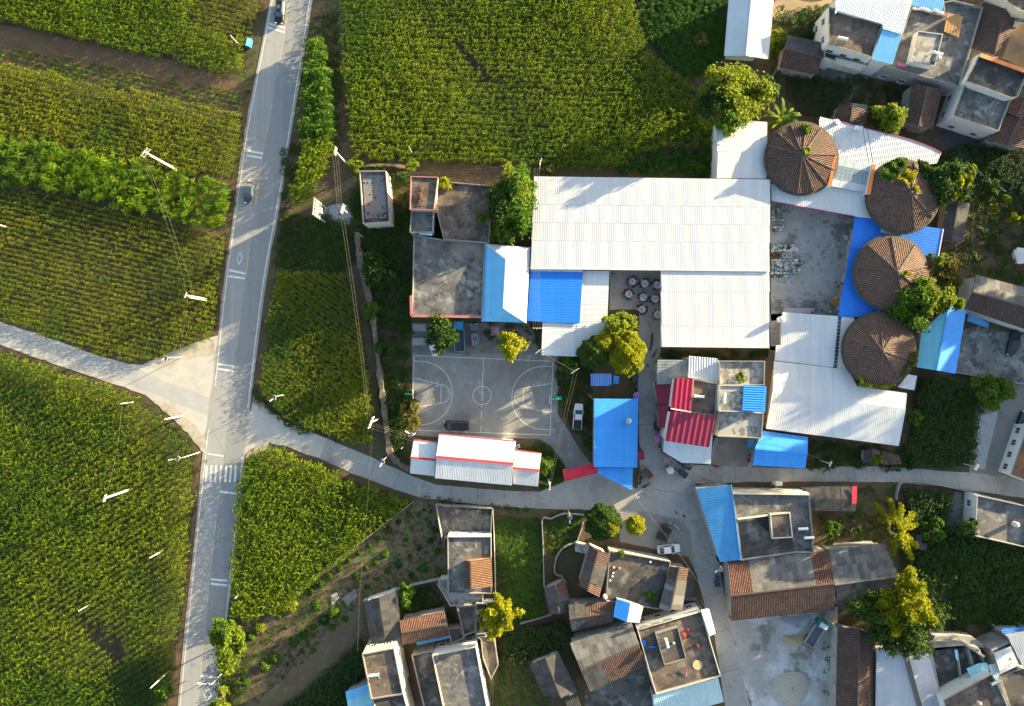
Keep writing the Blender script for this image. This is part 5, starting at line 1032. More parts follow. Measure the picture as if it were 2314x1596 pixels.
# weeds and undergrowth
und = [('undergrowth', 'weeds between the old stone wall and the village houses', [(800, 372), (925, 390), (928, 540), (925, 700), (925, 960), (895, 1050), (872, 960), (858, 820), (838, 700), (815, 560), (790, 480)], V_dweed, 1.0, 1.3, .95),
 ('undergrowth', 'weedy bank around the transformer platform', [(640, 480), (790, 505), (800, 610), (700, 612), (628, 600), (635, 520)], V_weed, .7, 1.1, .97),
 ('undergrowth', 'rough grass beside the shrub strip and ditch', [(640, 330), (690, 312), (690, 90), (712, 40), (765, 20), (770, 330), (750, 345), (668, 400), (645, 520), (632, 620), (615, 680), (640, 480)], V_weed, .8, .8, .9),
 ('undergrowth', 'overgrown bushes against the north wall of the large warehouse', [(1420, 352), (1530, 345), (1618, 330), (1618, 398), (1400, 394)], V_bush, .85, 1.6, .95),
 ('undergrowth', 'green verge at the eastern junction of the main road', [(578, 870), (605, 905), (650, 945), (760, 990), (740, 994), (640, 952), (590, 920), (570, 895)], V_weed, .7, .9, .95),
 ('undergrowth', 'ragged verge along the west side of the main road', [(585, 0), (605, 0), (560, 250), (530, 480), (505, 640), (490, 760), (484, 760), (500, 620), (525, 430), (548, 260)], V_weed, .9, .7, .5),
 ('undergrowth', 'grass verge below the western apron', [(320, 900), (400, 955), (440, 1010), (468, 1040), (455, 1100), (440, 1100), (430, 1010), (380, 960)], V_weed, .9, .7, .5),
 ('undergrowth', 'dark thicket south of the terraced house at the right edge', [(2050, 1205), (2140, 1190), (2200, 1215), (2340, 1245), (2340, 1420), (2240, 1410), (2150, 1440), (2060, 1300), (2035, 1260)], V_dweed, 1.0, 1.5, .95),
 ('undergrowth', 'dark scrub between the granaries and the right edge', [(2090, 340), (2200, 330), (2330, 480), (2330, 640), (2200, 630), (2130, 600), (2185, 470), (2130, 440)], V_dweed, 1.05, 1.2, .6),
 ('undergrowth', 'weeds south of the long white hall', [(1830, 1000), (2040, 1015), (2080, 1050), (1970, 1052), (1830, 1052)], V_dweed, .9, 1.1, .85),
 ('undergrowth', 'grass beside the white pickup', [(1255, 810), (1340, 800), (1340, 890), (1335, 1035), (1285, 960), (1258, 900)], V_weed, .5, .6, .97),
 ('undergrowth', 'dark hedge east of the roadside shop', [(1180, 1005), (1245, 1012), (1282, 1062), (1272, 1090), (1222, 1100)], V_dweed, .8, 1.2, .95),
 ('undergrowth', 'weeds round the house with the orange roof hut', [(905, 1340), (985, 1325), (1012, 1375), (1050, 1430), (1005, 1440), (905, 1400)], V_dweed, .8, .9, .9),
 ('undergrowth', 'sparse grass on the bare plot', [(940, 1140), (985, 1150), (1012, 1320), (900, 1340), (820, 1350), (700, 1480), (580, 1590), (545, 1560), (540, 1420), (640, 1390), (790, 1260)], V_weed, .62, .42, .8),
 ('undergrowth', 'overgrown bank under the big tree at the north lane', [(1745, 20), (1870, 10), (1862, 80), (1770, 90), (1760, 175), (1740, 160)], V_bush, .9, 1.2, .85),
 ('undergrowth', 'weeds behind the tiled hut and round yellow tree', [(1930, 180), (2050, 190), (2040, 300), (1955, 285), (1965, 235), (1925, 230)], V_dweed, .9, .9, .7),
 ('undergrowth', 'roadside bushes at the bottom edge right of the main road', [(500, 1395), (545, 1400), (560, 1600), (580, 1640), (480, 1640), (495, 1540)], V_weed, .9, 1.1, .8),
 ('undergrowth', 'weeds beside the sheet barn and dark gable', [(1100, 1390), (1150, 1400), (1130, 1600), (1105, 1600)], V_weed, .8, .9, .8),
 ('undergrowth', 'weeds in the garden east of the red banner roof', [(1940, 1100), (2040, 1105), (2040, 1230), (1990, 1240), (1840, 1235), (1850, 1165), (1930, 1160)], V_dweed, 1.1, .8, .5),
 ('undergrowth', 'green margin of the dark corn plot along the village road', [(2190, 860), (2260, 840), (2290, 860), (2210, 940), (2200, 1055), (1985, 1056), (2190, 1040)], V_bush, .8, .9, .8),
 ('undergrowth', 'dark weeds north of the village road wall', [(935, 1118), (1110, 1140), (1230, 1152), (1330, 1158), (1330, 1166), (1120, 1160), (985, 1136)], V_weed, .8, .7, .8),
 ('undergrowth', 'weeds under the wires in front of the hipped hall', [(1095, 732), (1225, 735), (1222, 798), (1190, 795), (1100, 760)], V_dweed, .9, .6, .7),
 ('undergrowth', 'weeds behind the red lane houses', [(1495, 790), (1735, 790), (1735, 812), (1495, 806)], V_dweed, .8, .8, .9)]
for nm, lb, pts, col, stp, sc, kp in und: field(nm, lb, 'undergrowth', pts, col, stp, stp, random.uniform(0, 90), sc, kp, jit=.45, sv=.45, tilt=.25)

# ---------------------------------------------------------------- trees
def crown(name, rx, ry, rz, n, leaf, m, seed, kind='lumpy', clumps=50):
    g = np.random.default_rng(seed)
    th = g.uniform(0, 2 * np.pi, clumps); u = g.uniform(-.35, 1, clumps); rr = g.uniform(.35, 1, clumps) ** .45
    c = np.stack([np.cos(th) * np.sqrt(1 - u * u * .999), np.sin(th) * np.sqrt(1 - u * u * .999), u], 1) * rr[:, None]
    wob = 1 + .22 * np.sin(3 * th + seed) + .14 * np.sin(5 * th + 2 * seed); c[:, :2] *= wob[:, None]
    k = g.integers(0, clumps, n)
    if kind == 'spiky':
        t = g.uniform(0, 1, n) ** .8; spread = .15 * (1 - .6 * t); p = c[k] * (.3 + .95 * t)[:, None] + g.normal(0, 1, (n, 3)) * spread[:, None]
    elif kind == 'round':
        dv = g.normal(0, 1, (n, 3)); dv /= np.linalg.norm(dv, axis=1)[:, None]; dv[:, 2] = np.abs(dv[:, 2]) * 1.0 - .12; r = 1 - np.abs(g.normal(0, .09, n)); bump = .12 * np.sin(6 * dv[:, 0] + seed) * np.sin(7 * dv[:, 1] + 2 * seed) + .05 * np.sin(15 * dv[:, 0]) * np.sin(17 * dv[:, 1])
        p = dv * (r * (.97 + bump))[:, None]
    else:
        p = c[k] * .84 + g.normal(0, .13, (n, 3)) * g.uniform(.6, 1.15, clumps)[k][:, None]
    p = p * np.array([rx, ry, rz]); s = leaf * g.uniform(.6, 1.35, n)
    nrm = g.normal(0, .75, (n, 3)) + np.array([0, 0, .9]) + .5 * p / max(rx, rz); nrm /= np.linalg.norm(nrm, axis=1)[:, None]
    a = np.cross(nrm, g.normal(0, 1, (n, 3))); a /= np.linalg.norm(a, axis=1)[:, None]; b = np.cross(nrm, a)
    v = np.stack([p + a * s[:, None], p + b * (s * .55)[:, None], p - a * s[:, None], p - b * (s * .55)[:, None]], 1).reshape(-1, 3)
    return npmesh(name, v, np.arange(4 * n).reshape(n, 4), m)

def tree(name, label, u, v, rpx, h, m, kind='lumpy', dens=1.0, ry=None, leaf=.30, clumps=None, rz=None, group=None, cat='tree', seed=None, accents=()):
    z = h * .62; c = P(u, v, z); k = (H - z) / F; rx = rpx * k; ryy = (ry or rpx) * k; seed = seed or int(u * 7 + v)
    rz = rz or min(h * .42, max(rx, ryy) * .9)
    t = thing(name, label, cat, (c.x, c.y, 0), group)
    n = int(620 * rx * ryy * dens * (.3 / leaf) ** 1.4 * .62); me = crown('crown', rx, ryy, rz, max(250, n), leaf, m, seed, kind, clumps or max(14, int(6 * rx)))
    o = bpy.data.objects.new('crown', me); link(o, t); o.location = (0, 0, h - rz)
    for (du, dv, dr, mm) in accents:
        me = crown('crown', rx * dr, ryy * dr, rz * .45, max(150, int(n * dr * dr)), leaf, mm, seed + 3, kind, max(8, int(5 * rx * dr))); o = bpy.data.objects.new('crown', me); link(o, t); o.location = (du * k, -dv * k, h - rz * .55)
    mb = MB(); g = random.Random(seed); r0 = .06 + .022 * h
    mb.tube([(0, 0, 0), (g.uniform(-.1, .1), g.uniform(-.1, .1), h * .3), (0, 0, h - rz)], r0, 7, r1=r0 * .6); mb.build('trunk', bark, t, org=(0, 0, 0))
    mb = MB()
    for i in range(6):
        a = i * 1.05 + g.uniform(-.3, .3); mb.tube([(0, 0, h * .3 + i * .12), (math.cos(a) * rx * .3, math.sin(a) * ryy * .3, h - rz * .9), (math.cos(a) * rx * .7, math.sin(a) * ryy * .7, h - rz * .65)], r0 * .5, 5, r1=.03)
    mb.build('branch', bark, t, org=(0, 0, 0))
    return t
tree('broadleaf_tree', 'big bushy tree with golden crown north of the white halls', 1655, 222, 80, 12, lf_ylw2, ry=76, clumps=46, kind='lumpy', accents=((-42, 25, .55, lf_dark), (-15, 62, .4, lf_mid)))
tree('broadleaf_tree', 'small dark tree under the golden crowned tree', 1728, 210, 28, 8, lf_mid)
tree('round_tree', 'round yellow green tree above the curved white roof', 2010, 268, 38, 7.5, lf_ylw2, clumps=30)
tree('broadleaf_tree', 'tall tree overhanging the west edge of the largest warehouse', 1160, 455, 54, 11, lf_mid, ry=72, clumps=44, accents=((12, -25, .7, lf_ylw2), (-30, 22, .6, lf_dark)))
tree('broadleaf_tree', 'smaller tree between the tall tree and the hipped hall', 1135, 528, 30, 7.5, lf_mid, accents=((-8, -2, .4, lf_ylw2),))
tree('round_tree', 'dark round tree over the parked cars beside the court', 998, 757, 39, 7.5, lf_dark, clumps=34, accents=((6, -14, .5, lf_mid),))
tree('round_tree', 'bright yellow tree at the north edge of the basketball court', 1158, 780, 31, 7.5, lf_sunlit, clumps=24)
tree('round_tree', 'northernmost of the three crowns at the banquet yard', 1397, 733, 40, 8.5, lf_ylw2, ry=30, kind='lumpy', clumps=26)
tree('round_tree', 'broad golden crown beside the lane at the banquet yard', 1417, 797, 44, 9.5, lf_sunlit, ry=54, kind='round', leaf=.24)
tree('round_tree', 'dark crown on the white lean-to beside the golden crown', 1342, 798, 38, 8, lf_dark, kind='round', leaf=.24, accents=((20, -22, .6, lf_sunlit),))
tree('bush_tree', 'green shrub below the small white roof at the court corner', 1283, 825, 20, 4.5, lf_mid)
tree('broadleaf_tree', 'lush tree leaning over the third granary', 2062, 688, 52, 10.5, lf_mid, ry=62, clumps=40, accents=((18, -18, .7, lf_ylw2),))
tree('broadleaf_tree', 'smaller yellow tree above the cyan and blue barn', 2136, 684, 29, 9, lf_ylw2, clumps=20)
tree('broadleaf_tree', 'dark tree with golden sprays beside the creeper granary', 2140, 410, 50, 9.5, lf_dark, ry=58, accents=((15, 12, .55, lf_sunlit), (38, -10, .4, lf_ylw2)))
tree('broadleaf_tree', 'brownish tree east of the third granary', 2140, 618, 36, 7, lf_brown, accents=((-30, -32, .6, lf_ylw2),))
tree('broadleaf_tree', 'dark green tree at the right edge of the dark corn plot', 2248, 884, 44, 6.5, lf_mid, ry=42)
tree('bush_tree', 'round bush at the west corner of the dark corn plot', 2068, 945, 17, 3.5, lf_mid)
tree('round_tree', 'dark round tree with a golden patch south of the village road', 1364, 1181, 42, 8, lf_dark, kind='round', leaf=.25, accents=((12, 6, .5, lf_sunlit),))
tree('round_tree', 'small yellow tree beside the dark round tree at the forecourt', 1435, 1185, 22, 6, lf_sunlit, kind='round', leaf=.25)
tree('broadleaf_tree', 'great dark tree with yellow top near the silver barn', 2035, 1400, 92, 11, lf_dark, ry=68, clumps=50, kind='spiky', dens=1.1)
tree('broadleaf_tree', 'yellow crown rising out of the great dark tree', 2048, 1382, 58, 13.5, lf_sunlit, ry=62, kind='spiky', clumps=26)
tree('spiky_tree', 'spiky yellow green tree beside the orange hut house', 1133, 1396, 46, 8.5, lf_sunlit, kind='spiky', clumps=22)
tree('roadside_tree', 'yellow green tree leaning over the main road at the bottom', 512, 1462, 34, 6.5, lf_ylw2, ry=62, clumps=22, accents=((-4, -50, .5, lf_mid),))
tree('roadside_tree', 'small tree at the bottom edge beside the main road', 500, 1580, 26, 5.5, lf_ylw2)
tree('bush_tree', 'green bush below the last pole left of the main road', 372, 1560, 22, 4, lf_mid)
tree('bush_tree', 'shrub tree in the yard right of the cream parapet house', 1882, 1196, 20, 4, lf_mid)
tree('bush_tree', 'dark tree in the weeds left of the dark terrace', 850, 612, 40, 6, lf_dark, ry=38)
tree('bush_tree', 'bright bush behind the roadside cabin', 934, 377, 17, 5, lf_ylw2)
tree('bush_tree', 'yellow bush at the north-west corner of the cabin', 806, 378, 18, 5, lf_ylw2, ry=14)
tree('bush_tree', 'yellow shrub growing beside the husk roof', 1005, 421, 16, 7, lf_sunlit)
tree('bush_tree', 'orange brown shrub at the north-west corner of the largest warehouse', 1236, 388, 18, 5, lf_brown, ry=12)
tree('bush_tree', 'low bush on the stained flat roof terrace', 1087, 498, 12, 7.2, lf_mid)
tree('bush_tree', 'yellow green bush beside the barn with patched sheets', 922, 1345, 24, 4.5, lf_mid, ry=26)
tree('bush_tree', 'small bush with yellow top at the east wing of the shop', 1232, 1052, 20, 4.5, lf_mid)
tree('bush_tree', 'brown green shrub at the west edge of the basketball court', 930, 935, 26, 4.5, lf_brown, ry=40)
tree('bush_tree', 'autumn coloured bush in the dark leafy field', 1582, 95, 15, 4, lf_brown)
tree('bush_tree', 'yellow bush beside the north lane', 1758, 92, 20, 3.5, lf_ylw2, ry=26)
tree('bush_tree', 'dark shrub beside the terraced house at the right edge', 2180, 1195, 30, 5, lf_dark, ry=24)
tree('bush_tree', 'dark bush behind the corn of the terraced house', 2110, 1200, 25, 4.5, lf_mid)
for i, (u, v, r, m, lb) in enumerate([(2242, 470, 12, lf_sunlit, 'upper yellow bush in the scrub at the right edge'), (2290, 498, 13, lf_sunlit, 'lower yellow bush in the scrub at the right edge'), (2270, 455, 10, lf_ylw2, 'small round bush between the yellow scrub bushes'), (2208, 495, 8, lf_brown, 'reddish withered bush in the scrub'), (2230, 430, 24, lf_dark, 'dark bush above the yellow scrub bushes'), (1810, 300, 14, lf_mid, 'weed tuft on the old mossy granary beside the banana plant'),
        (1978, 1035, 14, lf_ylw2, 'small bright bush at the south end of the long white hall'), (2310, 500, 10, lf_mid, 'bush at the right edge of the scrub'), (838, 700, 22, lf_mid, 'bush on the old stone wall west of the dark terrace'), (870, 790, 24, lf_dark, 'dark bush against the old stone wall beside the court'), (1490, 815, 8, lf_sunlit, 'yellow creeper at the north end of the red lane houses'), (1665, 853, 12, lf_ylw2, 'row of rooftop weeds on the mottled concrete house')]):
    tree('bush_tree', lb, u, v, r, 3.5 if i not in (5, 11) else 7.6, m, cat='bush')
# spiky conifer with drooping arms
c = P(2000, 1185, 6); t = thing('conifer', 'star shaped conifer with long drooping yellow arms', 'tree', (c.x, c.y, 0)); g = np.random.default_rng(5)
arms = [(0, 40, 62), (22, 52, 60), (-35, 60, 75), (-52, 75, 84), (-75, 45, 60), (50, 40, 50), (80, 42, 50), (118, 38, 45), (155, 45, 50), (190, 40, 42), (235, 36, 40), (10, 30, 40)]
for a, l0, l1 in arms:
    L = l1 / 11.6 * 1.2; n = 800; s = g.uniform(.12, 1, n) ** .8; wv = g.normal(0, .34, n) * (1.1 - s * .5)
    z = 9.2 - 3.2 * s ** 1.6 + g.normal(0, .2, n); aa = R(a); p = np.stack([np.cos(aa) * s * L - np.sin(aa) * wv, np.sin(aa) * s * L + np.cos(aa) * wv, z], 1)
    nr = g.normal(0, .7, (n, 3)) + [0, 0, 1]; nr /= np.linalg.norm(nr, axis=1)[:, None]; x = np.cross(nr, g.normal(0, 1, (n, 3))); x /= np.linalg.norm(x, axis=1)[:, None]; y = np.cross(nr, x); q = g.uniform(.14, .32, n)[:, None]
    vv = np.stack([p + x * q, p + y * q * .5, p - x * q, p - y * q * .5], 1).reshape(-1, 3)
    o = bpy.data.objects.new('bough', npmesh('bough', vv, np.arange(4 * n).reshape(n, 4), lf_sunlit if a not in (190, 235, 155) else lf_brown)); link(o, t)
mb = MB(); mb.tube([(0, 0, 0), (0, 0, 5), (0, 0, 9.6)], .25, 7, r1=.06); mb.build('trunk', bark, t, org=(0, 0, 0))
# banana
c = P(1766, 266, 4); t = thing('banana_plant', 'banana plant with long dark blades beside the mossy granary', 'banana plant', (c.x, c.y, 0))
for i in range(14):
    a = i * 2.4 + .3; L = random.uniform(3.4, 5.2); v, f = leaf_strip((0, 0, 3.2 + .1 * i), a, L, .42, 1.2, random.uniform(1.2, 2.2), 6); me = npmesh('leaf', np.array(v), np.array(f), lf_mid if i % 3 else lf_ylw2); o = bpy.data.objects.new('leaf', me); link(o, t)
mb = MB(); mb.tube([(0, 0, 0), (0, 0, 4.2)], .22, 8, r1=.1); mb.build('stem', lf_mid, t, org=(0, 0, 0))
# creeper patches on the granaries
def creeper(label, pts, z, m, n=1500, zf=None):
    poly = W(pts, z); xs = [p.x for p in poly]; ys = [p.y for p in poly]; c = Vector((sum(xs) / len(xs), sum(ys) / len(ys), z)); g = np.random.default_rng(len(label))
    X = g.uniform(min(xs), max(xs), n * 3); Y = g.uniform(min(ys), max(ys), n * 3); ok = inpoly(X, Y, poly); X, Y = X[ok][:n], Y[ok][:n]; k = len(X)
    zz = (zf(X, Y) if zf else 0) + g.uniform(.05, .55, k) * (1 + np.sin(X * 2.1) * np.sin(Y * 2.7)); p = np.stack([X - c.x, Y - c.y, zz], 1)
    nr = g.normal(0, .6, (k, 3)) + [0, 0, 1]; nr /= np.linalg.norm(nr, axis=1)[:, None]; x = np.cross(nr, g.normal(0, 1, (k, 3))); x /= np.linalg.norm(x, axis=1)[:, None]; y = np.cross(nr, x); q = g.uniform(.15, .3, k)[:, None]
    vv = np.stack([p + x * q, p + y * q * .7, p - x * q, p - y * q * .7], 1).reshape(-1, 3); o = bpy.data.objects.new('creeper', npmesh('creeper', vv, np.arange(4 * k).reshape(k, 4), m)); link(o); o.location = c; tag(o, label, 'creeper')
creeper('green creeper covering the northern roof of the second granary', zR2((1060, 150), (1110, 60), (1200, 15), (1300, 10), (1280, 100), (1200, 180), (1110, 215)), 6.9, lf_veg, 1400)
creeper('creeper on the north-east roof of the second granary', zR2((1380, 20), (1480, 60), (1560, 150), (1540, 230), (1450, 180), (1400, 100)), 6.9, lf_dark, 1200)
creeper('golden weeds near the top of the second granary', zR2((1200, 180), (1310, 100), (1375, 130), (1360, 200), (1290, 240)), 8.0, lf_sunlit, 500)
creeper('tuft of weeds at the tip of the second granary', zR2((1350, 245), (1395, 250), (1395, 310), (1365, 300)), 8.4, lf_sunlit, 120)
creeper('weeds at the tip of the mossy granary', zTR((405, 1260), (480, 1250), (490, 1310), (420, 1310)), 8.0, lf_ylw2, 160)
creeper('weeds at the south-east eave of the southernmost granary', zR3((1290, 580), (1340, 460), (1380, 440), (1370, 560), (1290, 640), (1240, 690)), 6.5, lf_brown, 500)
creeper('weeds at the south eave of the southernmost granary', zR3((880, 650), (940, 720), (1100, 740), (1200, 730), (1130, 770), (900, 745)), 6.3, lf_ylw2, 420)
creeper('small weeds at the tip of the third granary', zR2((1240, 970), (1310, 965), (1330, 1000), (1250, 1005)), 8.2, lf_sunlit, 120)
# bushes planted in the bare plot
bm_ = [crown('shrub', .75, .75, .6, 420, .15, m, 40 + i, 'round') for i, m in enumerate((lf_mid, lf_bush, lf_mid, lf_ylw2))]
bl = [zRL((x, y))[0] + (r / 2.131 / 1.40925,) for x, y, r in [(1125, 910, 52), (1045, 965, 30), (1300, 910, 35), (1415, 960, 42), (1350, 1010, 35), (1215, 1110, 30), (1275, 1060, 22), (1145, 1165, 30), (1015, 1265, 35), (950, 1320, 38), (915, 1065, 38), (855, 1120, 30), (820, 1430, 32), (1320, 760, 35), (1385, 710, 25), (1455, 660, 25), (1450, 590, 25), (1520, 605, 20), (1570, 710, 28), (1640, 785, 22), (1635, 655, 18), (1585, 555, 20), (1655, 505, 20), (1090, 1060, 15), (1400, 1060, 25), (1240, 1180, 14), (1195, 1220, 16), (1130, 1275, 18), (1260, 810, 30), (1490, 1005, 22)]]
bl += [zSW((x, y))[0] + (r / 2.283 / 1.40925,) for x, y, r in [(462, 208, 22), (385, 260, 20), (315, 315, 25), (235, 305, 20), (240, 375, 18), (440, 385, 18), (295, 490, 28), (535, 450, 20), (470, 505, 18), (225, 550, 22), (390, 565, 28), (560, 590, 32), (310, 615, 22), (480, 640, 22), (238, 675, 18), (650, 320, 25), (620, 390, 22), (670, 470, 28), (680, 620, 25), (570, 170, 12)]]
for i, (u, v, r) in enumerate(bl):
    o = bpy.data.objects.new('planted_shrub', bm_[i % 3 if i not in (0, 10, 1) else 3]); link(o); o.location = P(u, v); k = r / 11.0 / .75; o.scale = (k, k, k); o.rotation_euler = (0, 0, i * 1.3)
    tag(o, 'small rounded shrub planted in the bare brown plot', 'shrub', 'shrubs planted in the bare plot')
# ---- added unseen wooded rise past the eastern edge, shaped to shade the lanes
hm = mat('shade_scrub', (.035, .06, .018), .95, .35, .15, bump=.5, stains=[((.09, .065, .04), .1, .55, .68, .7)])
def shade_hill_h(x, y): 
    rdg = 132 + 6 * math.sin(y * .03); top = 9.5 + 4.0 * math.sin(y * .045 + 1) + 2.5 * math.sin(y * .11) - max(0, abs(y - 20) - 120) * .06
    return max(0.0, top) * math.exp(-((x - rdg) / (11 if x < rdg else 40)) ** 2)
xs_ = np.arange(112, 260, 4.0); ys_ = np.arange(-150, 230, 5.0); vv = []; 
for y in ys_:
    for x in xs_: vv.append((x, y, shade_hill_h(x, y) + random.uniform(-.3, .3) * min(1, shade_hill_h(x, y)) - .05))
nx = len(xs_); ff = [(j * nx + i, j * nx + i + 1, (j + 1) * nx + i + 1, (j + 1) * nx + i) for j in range(len(ys_) - 1) for i in range(nx - 1)]
me = npmesh('hill', np.array(vv), np.array(ff), hm, True); o = bpy.data.objects.new('hill', me); link(o); tag(o, kind='structure')
hc = [crown('crown', 3.6, 3.6, 3.0, 1500, .45, m, 70 + i, 'lumpy', 20) for i, m in enumerate((lf_mid, lf_dark, lf_ylw2))]
rgh = random.Random(21); hcol = bpy.data.collections.new('shade_wood')
for me in hc: o = bpy.data.objects.new('shade_wood_tree', me); hcol.objects.link(o)
pts_, rot_, scl_ = [], [], []
for i in range(44):
    y = -130 + i * 7.4 + rgh.uniform(-3, 3); x = 131 + 6 * math.sin(y * .03) + rgh.uniform(-6, 10); k = rgh.uniform(.8, 1.35); pts_.append((x - 131, y, shade_hill_h(x, y) + 3.9 * k)); rot_.append((0, 0, i * 1.0)); scl_.append((k, k, k))
me = bpy.data.meshes.new('shade_wood'); me.from_pydata(pts_, [], [])
for nm, dat in (('rot', rot_), ('scl', scl_)): at = me.attributes.new(nm, 'FLOAT_VECTOR', 'POINT'); at.data.foreach_set('vector', np.array(dat, np.float32).ravel())
o = bpy.data.objects.new('shade_wood', me); link(o); o.location = (131, 0, 0); md = o.modifiers.new('trees', 'NODES'); md.node_group = scatter_group(hcol); tag(o, 'unseen wood added beyond the eastern edge for shade', 'wood', kind='stuff')
# ================================================================ small things
def rel(o, loc, rz): o.location = loc; o.rotation_euler = (0, 0, rz); return o
chrome = mat('chrome', (.5, .5, .5), .25, .03, metal=.9, local=True)
lampw = paint('lamp_white', (.75, .75, .7), .2); lampr = paint('lamp_red', (.55, .02, .02), .3); wscreen = paint('windscreen', (.07, .10, .12), .08)
O3 = (0, 0, 0)
def wheels(t, xs, y, r, wd=.2):
    for x in xs:
        for s in (-1, 1):
            k = MB(); n = 14; vs = [(x + r * math.cos(2 * math.pi * j / n), s * y + q * wd / 2, r + r * math.sin(2 * math.pi * j / n)) for q in (-1, 1) for j in range(n)]
            k.add(vs, [(j, (j + 1) % n, n + (j + 1) % n, n + j) for j in range(n)] + [tuple(range(n)), tuple(range(n, 2 * n))]); w_ = k.build('wheel', rubber, t, org=O3)
            k = MB(); vs = [(x + .6 * r * math.cos(2 * math.pi * j / n), s * (y + wd / 2 + .005), r + .6 * r * math.sin(2 * math.pi * j / n)) for j in range(n)]; k.add(vs, [tuple(range(n))]); k.build('rim', chrome, w_, org=O3)
def loft(k, st, w, z0, L):
    vs = []
    for t, wf, zt in st:
        x = t * L; h = w * wf; vs += [(x, -h, z0), (x, -h * 1.0, zt - .14), (x, -h * .88, zt), (x, h * .88, zt), (x, h, zt - .14), (x, h, z0)]
    n = len(st); fs = [(i * 6 + j, (i + 1) * 6 + j, (i + 1) * 6 + j + 1, i * 6 + j + 1) for i in range(n - 1) for j in range(5)]
    fs += [tuple(range(6)), tuple((n - 1) * 6 + j for j in range(5, -1, -1))]; k.add(vs, fs)
CK = {'sedan': (-.40, .24, -.22, .05, 1.45), 'suv': (-.49, .22, -.43, .06, 1.70), 'van': (-.495, .36, -.46, .20, 1.78), 'pickup': (-.13, .25, -.09, .09, 1.75)}
def car(name, label, u, v, head, L, Wd, m, kind):
    t = thing(name, label, 'car' if kind != 'pickup' else 'pickup'); w = Wd / 2
    k = MB(); zb = .95 if kind in ('suv', 'pickup', 'van') else .85
    loft(k, [(-.5, .78, zb - .2), (-.475, .93, zb - .03), (-.3, 1, zb), (.12, 1, zb), (.30, .99, zb - .05), (.42, .94, zb - .13), (.48, .84, zb - .22), (.5, .72, zb - .32)], w, .28, L); k.build('body', m, t, org=O3)
    a, b, c, d, hh = CK[kind]; bw, rw = w * .90, w * .72
    B = [Vector((a * L, -bw, zb)), Vector((b * L, -bw, zb)), Vector((b * L, bw, zb)), Vector((a * L, bw, zb))]; T = [Vector((c * L, -rw, hh - .03)), Vector((d * L, -rw, hh - .03)), Vector((d * L, rw, hh - .03)), Vector((c * L, rw, hh - .03))]
    for i, nm in ((0, 'side_window'), (1, 'windscreen'), (2, 'side_window'), (3, 'rear_window')):
        j = (i + 1) % 4; k = MB(); k.add([B[i], B[j], T[j], T[i]], [(0, 1, 2, 3)]); k.build(nm, wscreen, t, org=O3)
    k = MB(); q = [(c * L - .05, -rw - .03), (d * L + .04, -rw - .03), (d * L + .12, 0), (d * L + .04, rw + .03), (c * L - .05, rw + .03)]; k.prism(q, hh - .05, hh, bottom=True)
    for i in range(4): k.bar(B[i], T[i], .09, .09)
    rf = k.build('roof', m, t, org=O3)
    if kind == 'suv':
        for s in (-1, 1): k = MB(); k.bar((c * L, s * rw * .9, hh + .05), (d * L, s * rw * .9, hh + .05), .06, .05); k.build('roof_rail', chrome, rf, org=O3)
        k = MB(); k.box((c * L * .35 + d * L * .1, 0, hh + .005), (L * .16, rw * 1.1, .02)); k.build('sunroof', wscreen, rf, org=O3)
    if kind == 'pickup':
        k = MB(); k.box((-.315 * L, 0, zb + .015), (.35 * L, w * 1.72, .03)); k.build('bed', mat('bed_cover', (.03, .03, .032), .8, .1), t, org=O3)
        for s in (-1, 1): k = MB(); k.box((-.315 * L, s * w * .92, zb + .05), (.37 * L, .08, .12)); k.build('bed_rail', m, t, org=O3)
    for s in (-1, 1):
        k = MB(); k.box((.475 * L, s * w * .68, zb - .22), (.16, .3, .12)); k.build('headlight', lampw, t, org=O3)
        k = MB(); k.box((-.488 * L, s * w * .75, zb - .12), (.08, .24, .16)); k.build('taillight', lampr, t, org=O3)
        k = MB(); k.box((b * L - .35, s * (w + .1), zb + .1), (.16, .2, .14)); k.build('mirror', m, t, org=O3)
    k = MB(); k.box((-.502 * L, 0, .6), (.02, .5, .12)); k.build('number_plate', lampw, t, org=O3)
    wheels(t, (-.31 * L, .31 * L), w - .12, .33)
    return rel(t, P(u, v, .07), R(head))
cb, cw, cg = paint('car_black', (.015, .016, .02), .25), paint('car_white', (.70, .71, .72), .3), paint('car_grey', (.16, .165, .17), .3)
car('suv', 'black car with pale roof rails driving at the top of the main road', 634.9, 31.9, -95, 4.7, 1.85, cb, 'suv')
car('sedan', 'blue grey car driving down the middle of the main road', 566, 437, -97, 4.5, 1.8, paint('car_bluegrey', (.05, .065, .09), .25), 'sedan')
car('minivan', 'long black van parked on the basketball court', 1032.4, 961.5, 178, 5.2, 1.95, cb, 'van')
car('pickup_truck', 'white pickup with black bed cover parked on the grass', 1305.5, 941, 85, 5.3, 1.85, cw, 'pickup')
car('suv', 'grey car with roof rails parked next to the blue truck', 1073.5, 758.5, 95, 4.7, 1.85, cg, 'suv')
car('sedan', 'white car half hidden under the dark round tree', 979.5, 781, 112, 4.4, 1.75, cw, 'sedan')
car('sedan', 'white sedan parked on the forecourt south of the crossing', 1509.6, 1239, 6, 4.7, 1.8, cw, 'sedan')
car('pickup_truck', 'dark green pickup in the yard at the right edge', 2284.5, 776.7, -104, 5.2, 1.85, paint('car_darkgreen', (.018, .03, .03), .3), 'pickup')
car('sedan', 'black car cut by the right edge beside the lane', 2305, 953, 70, 4.5, 1.8, cb, 'sedan')

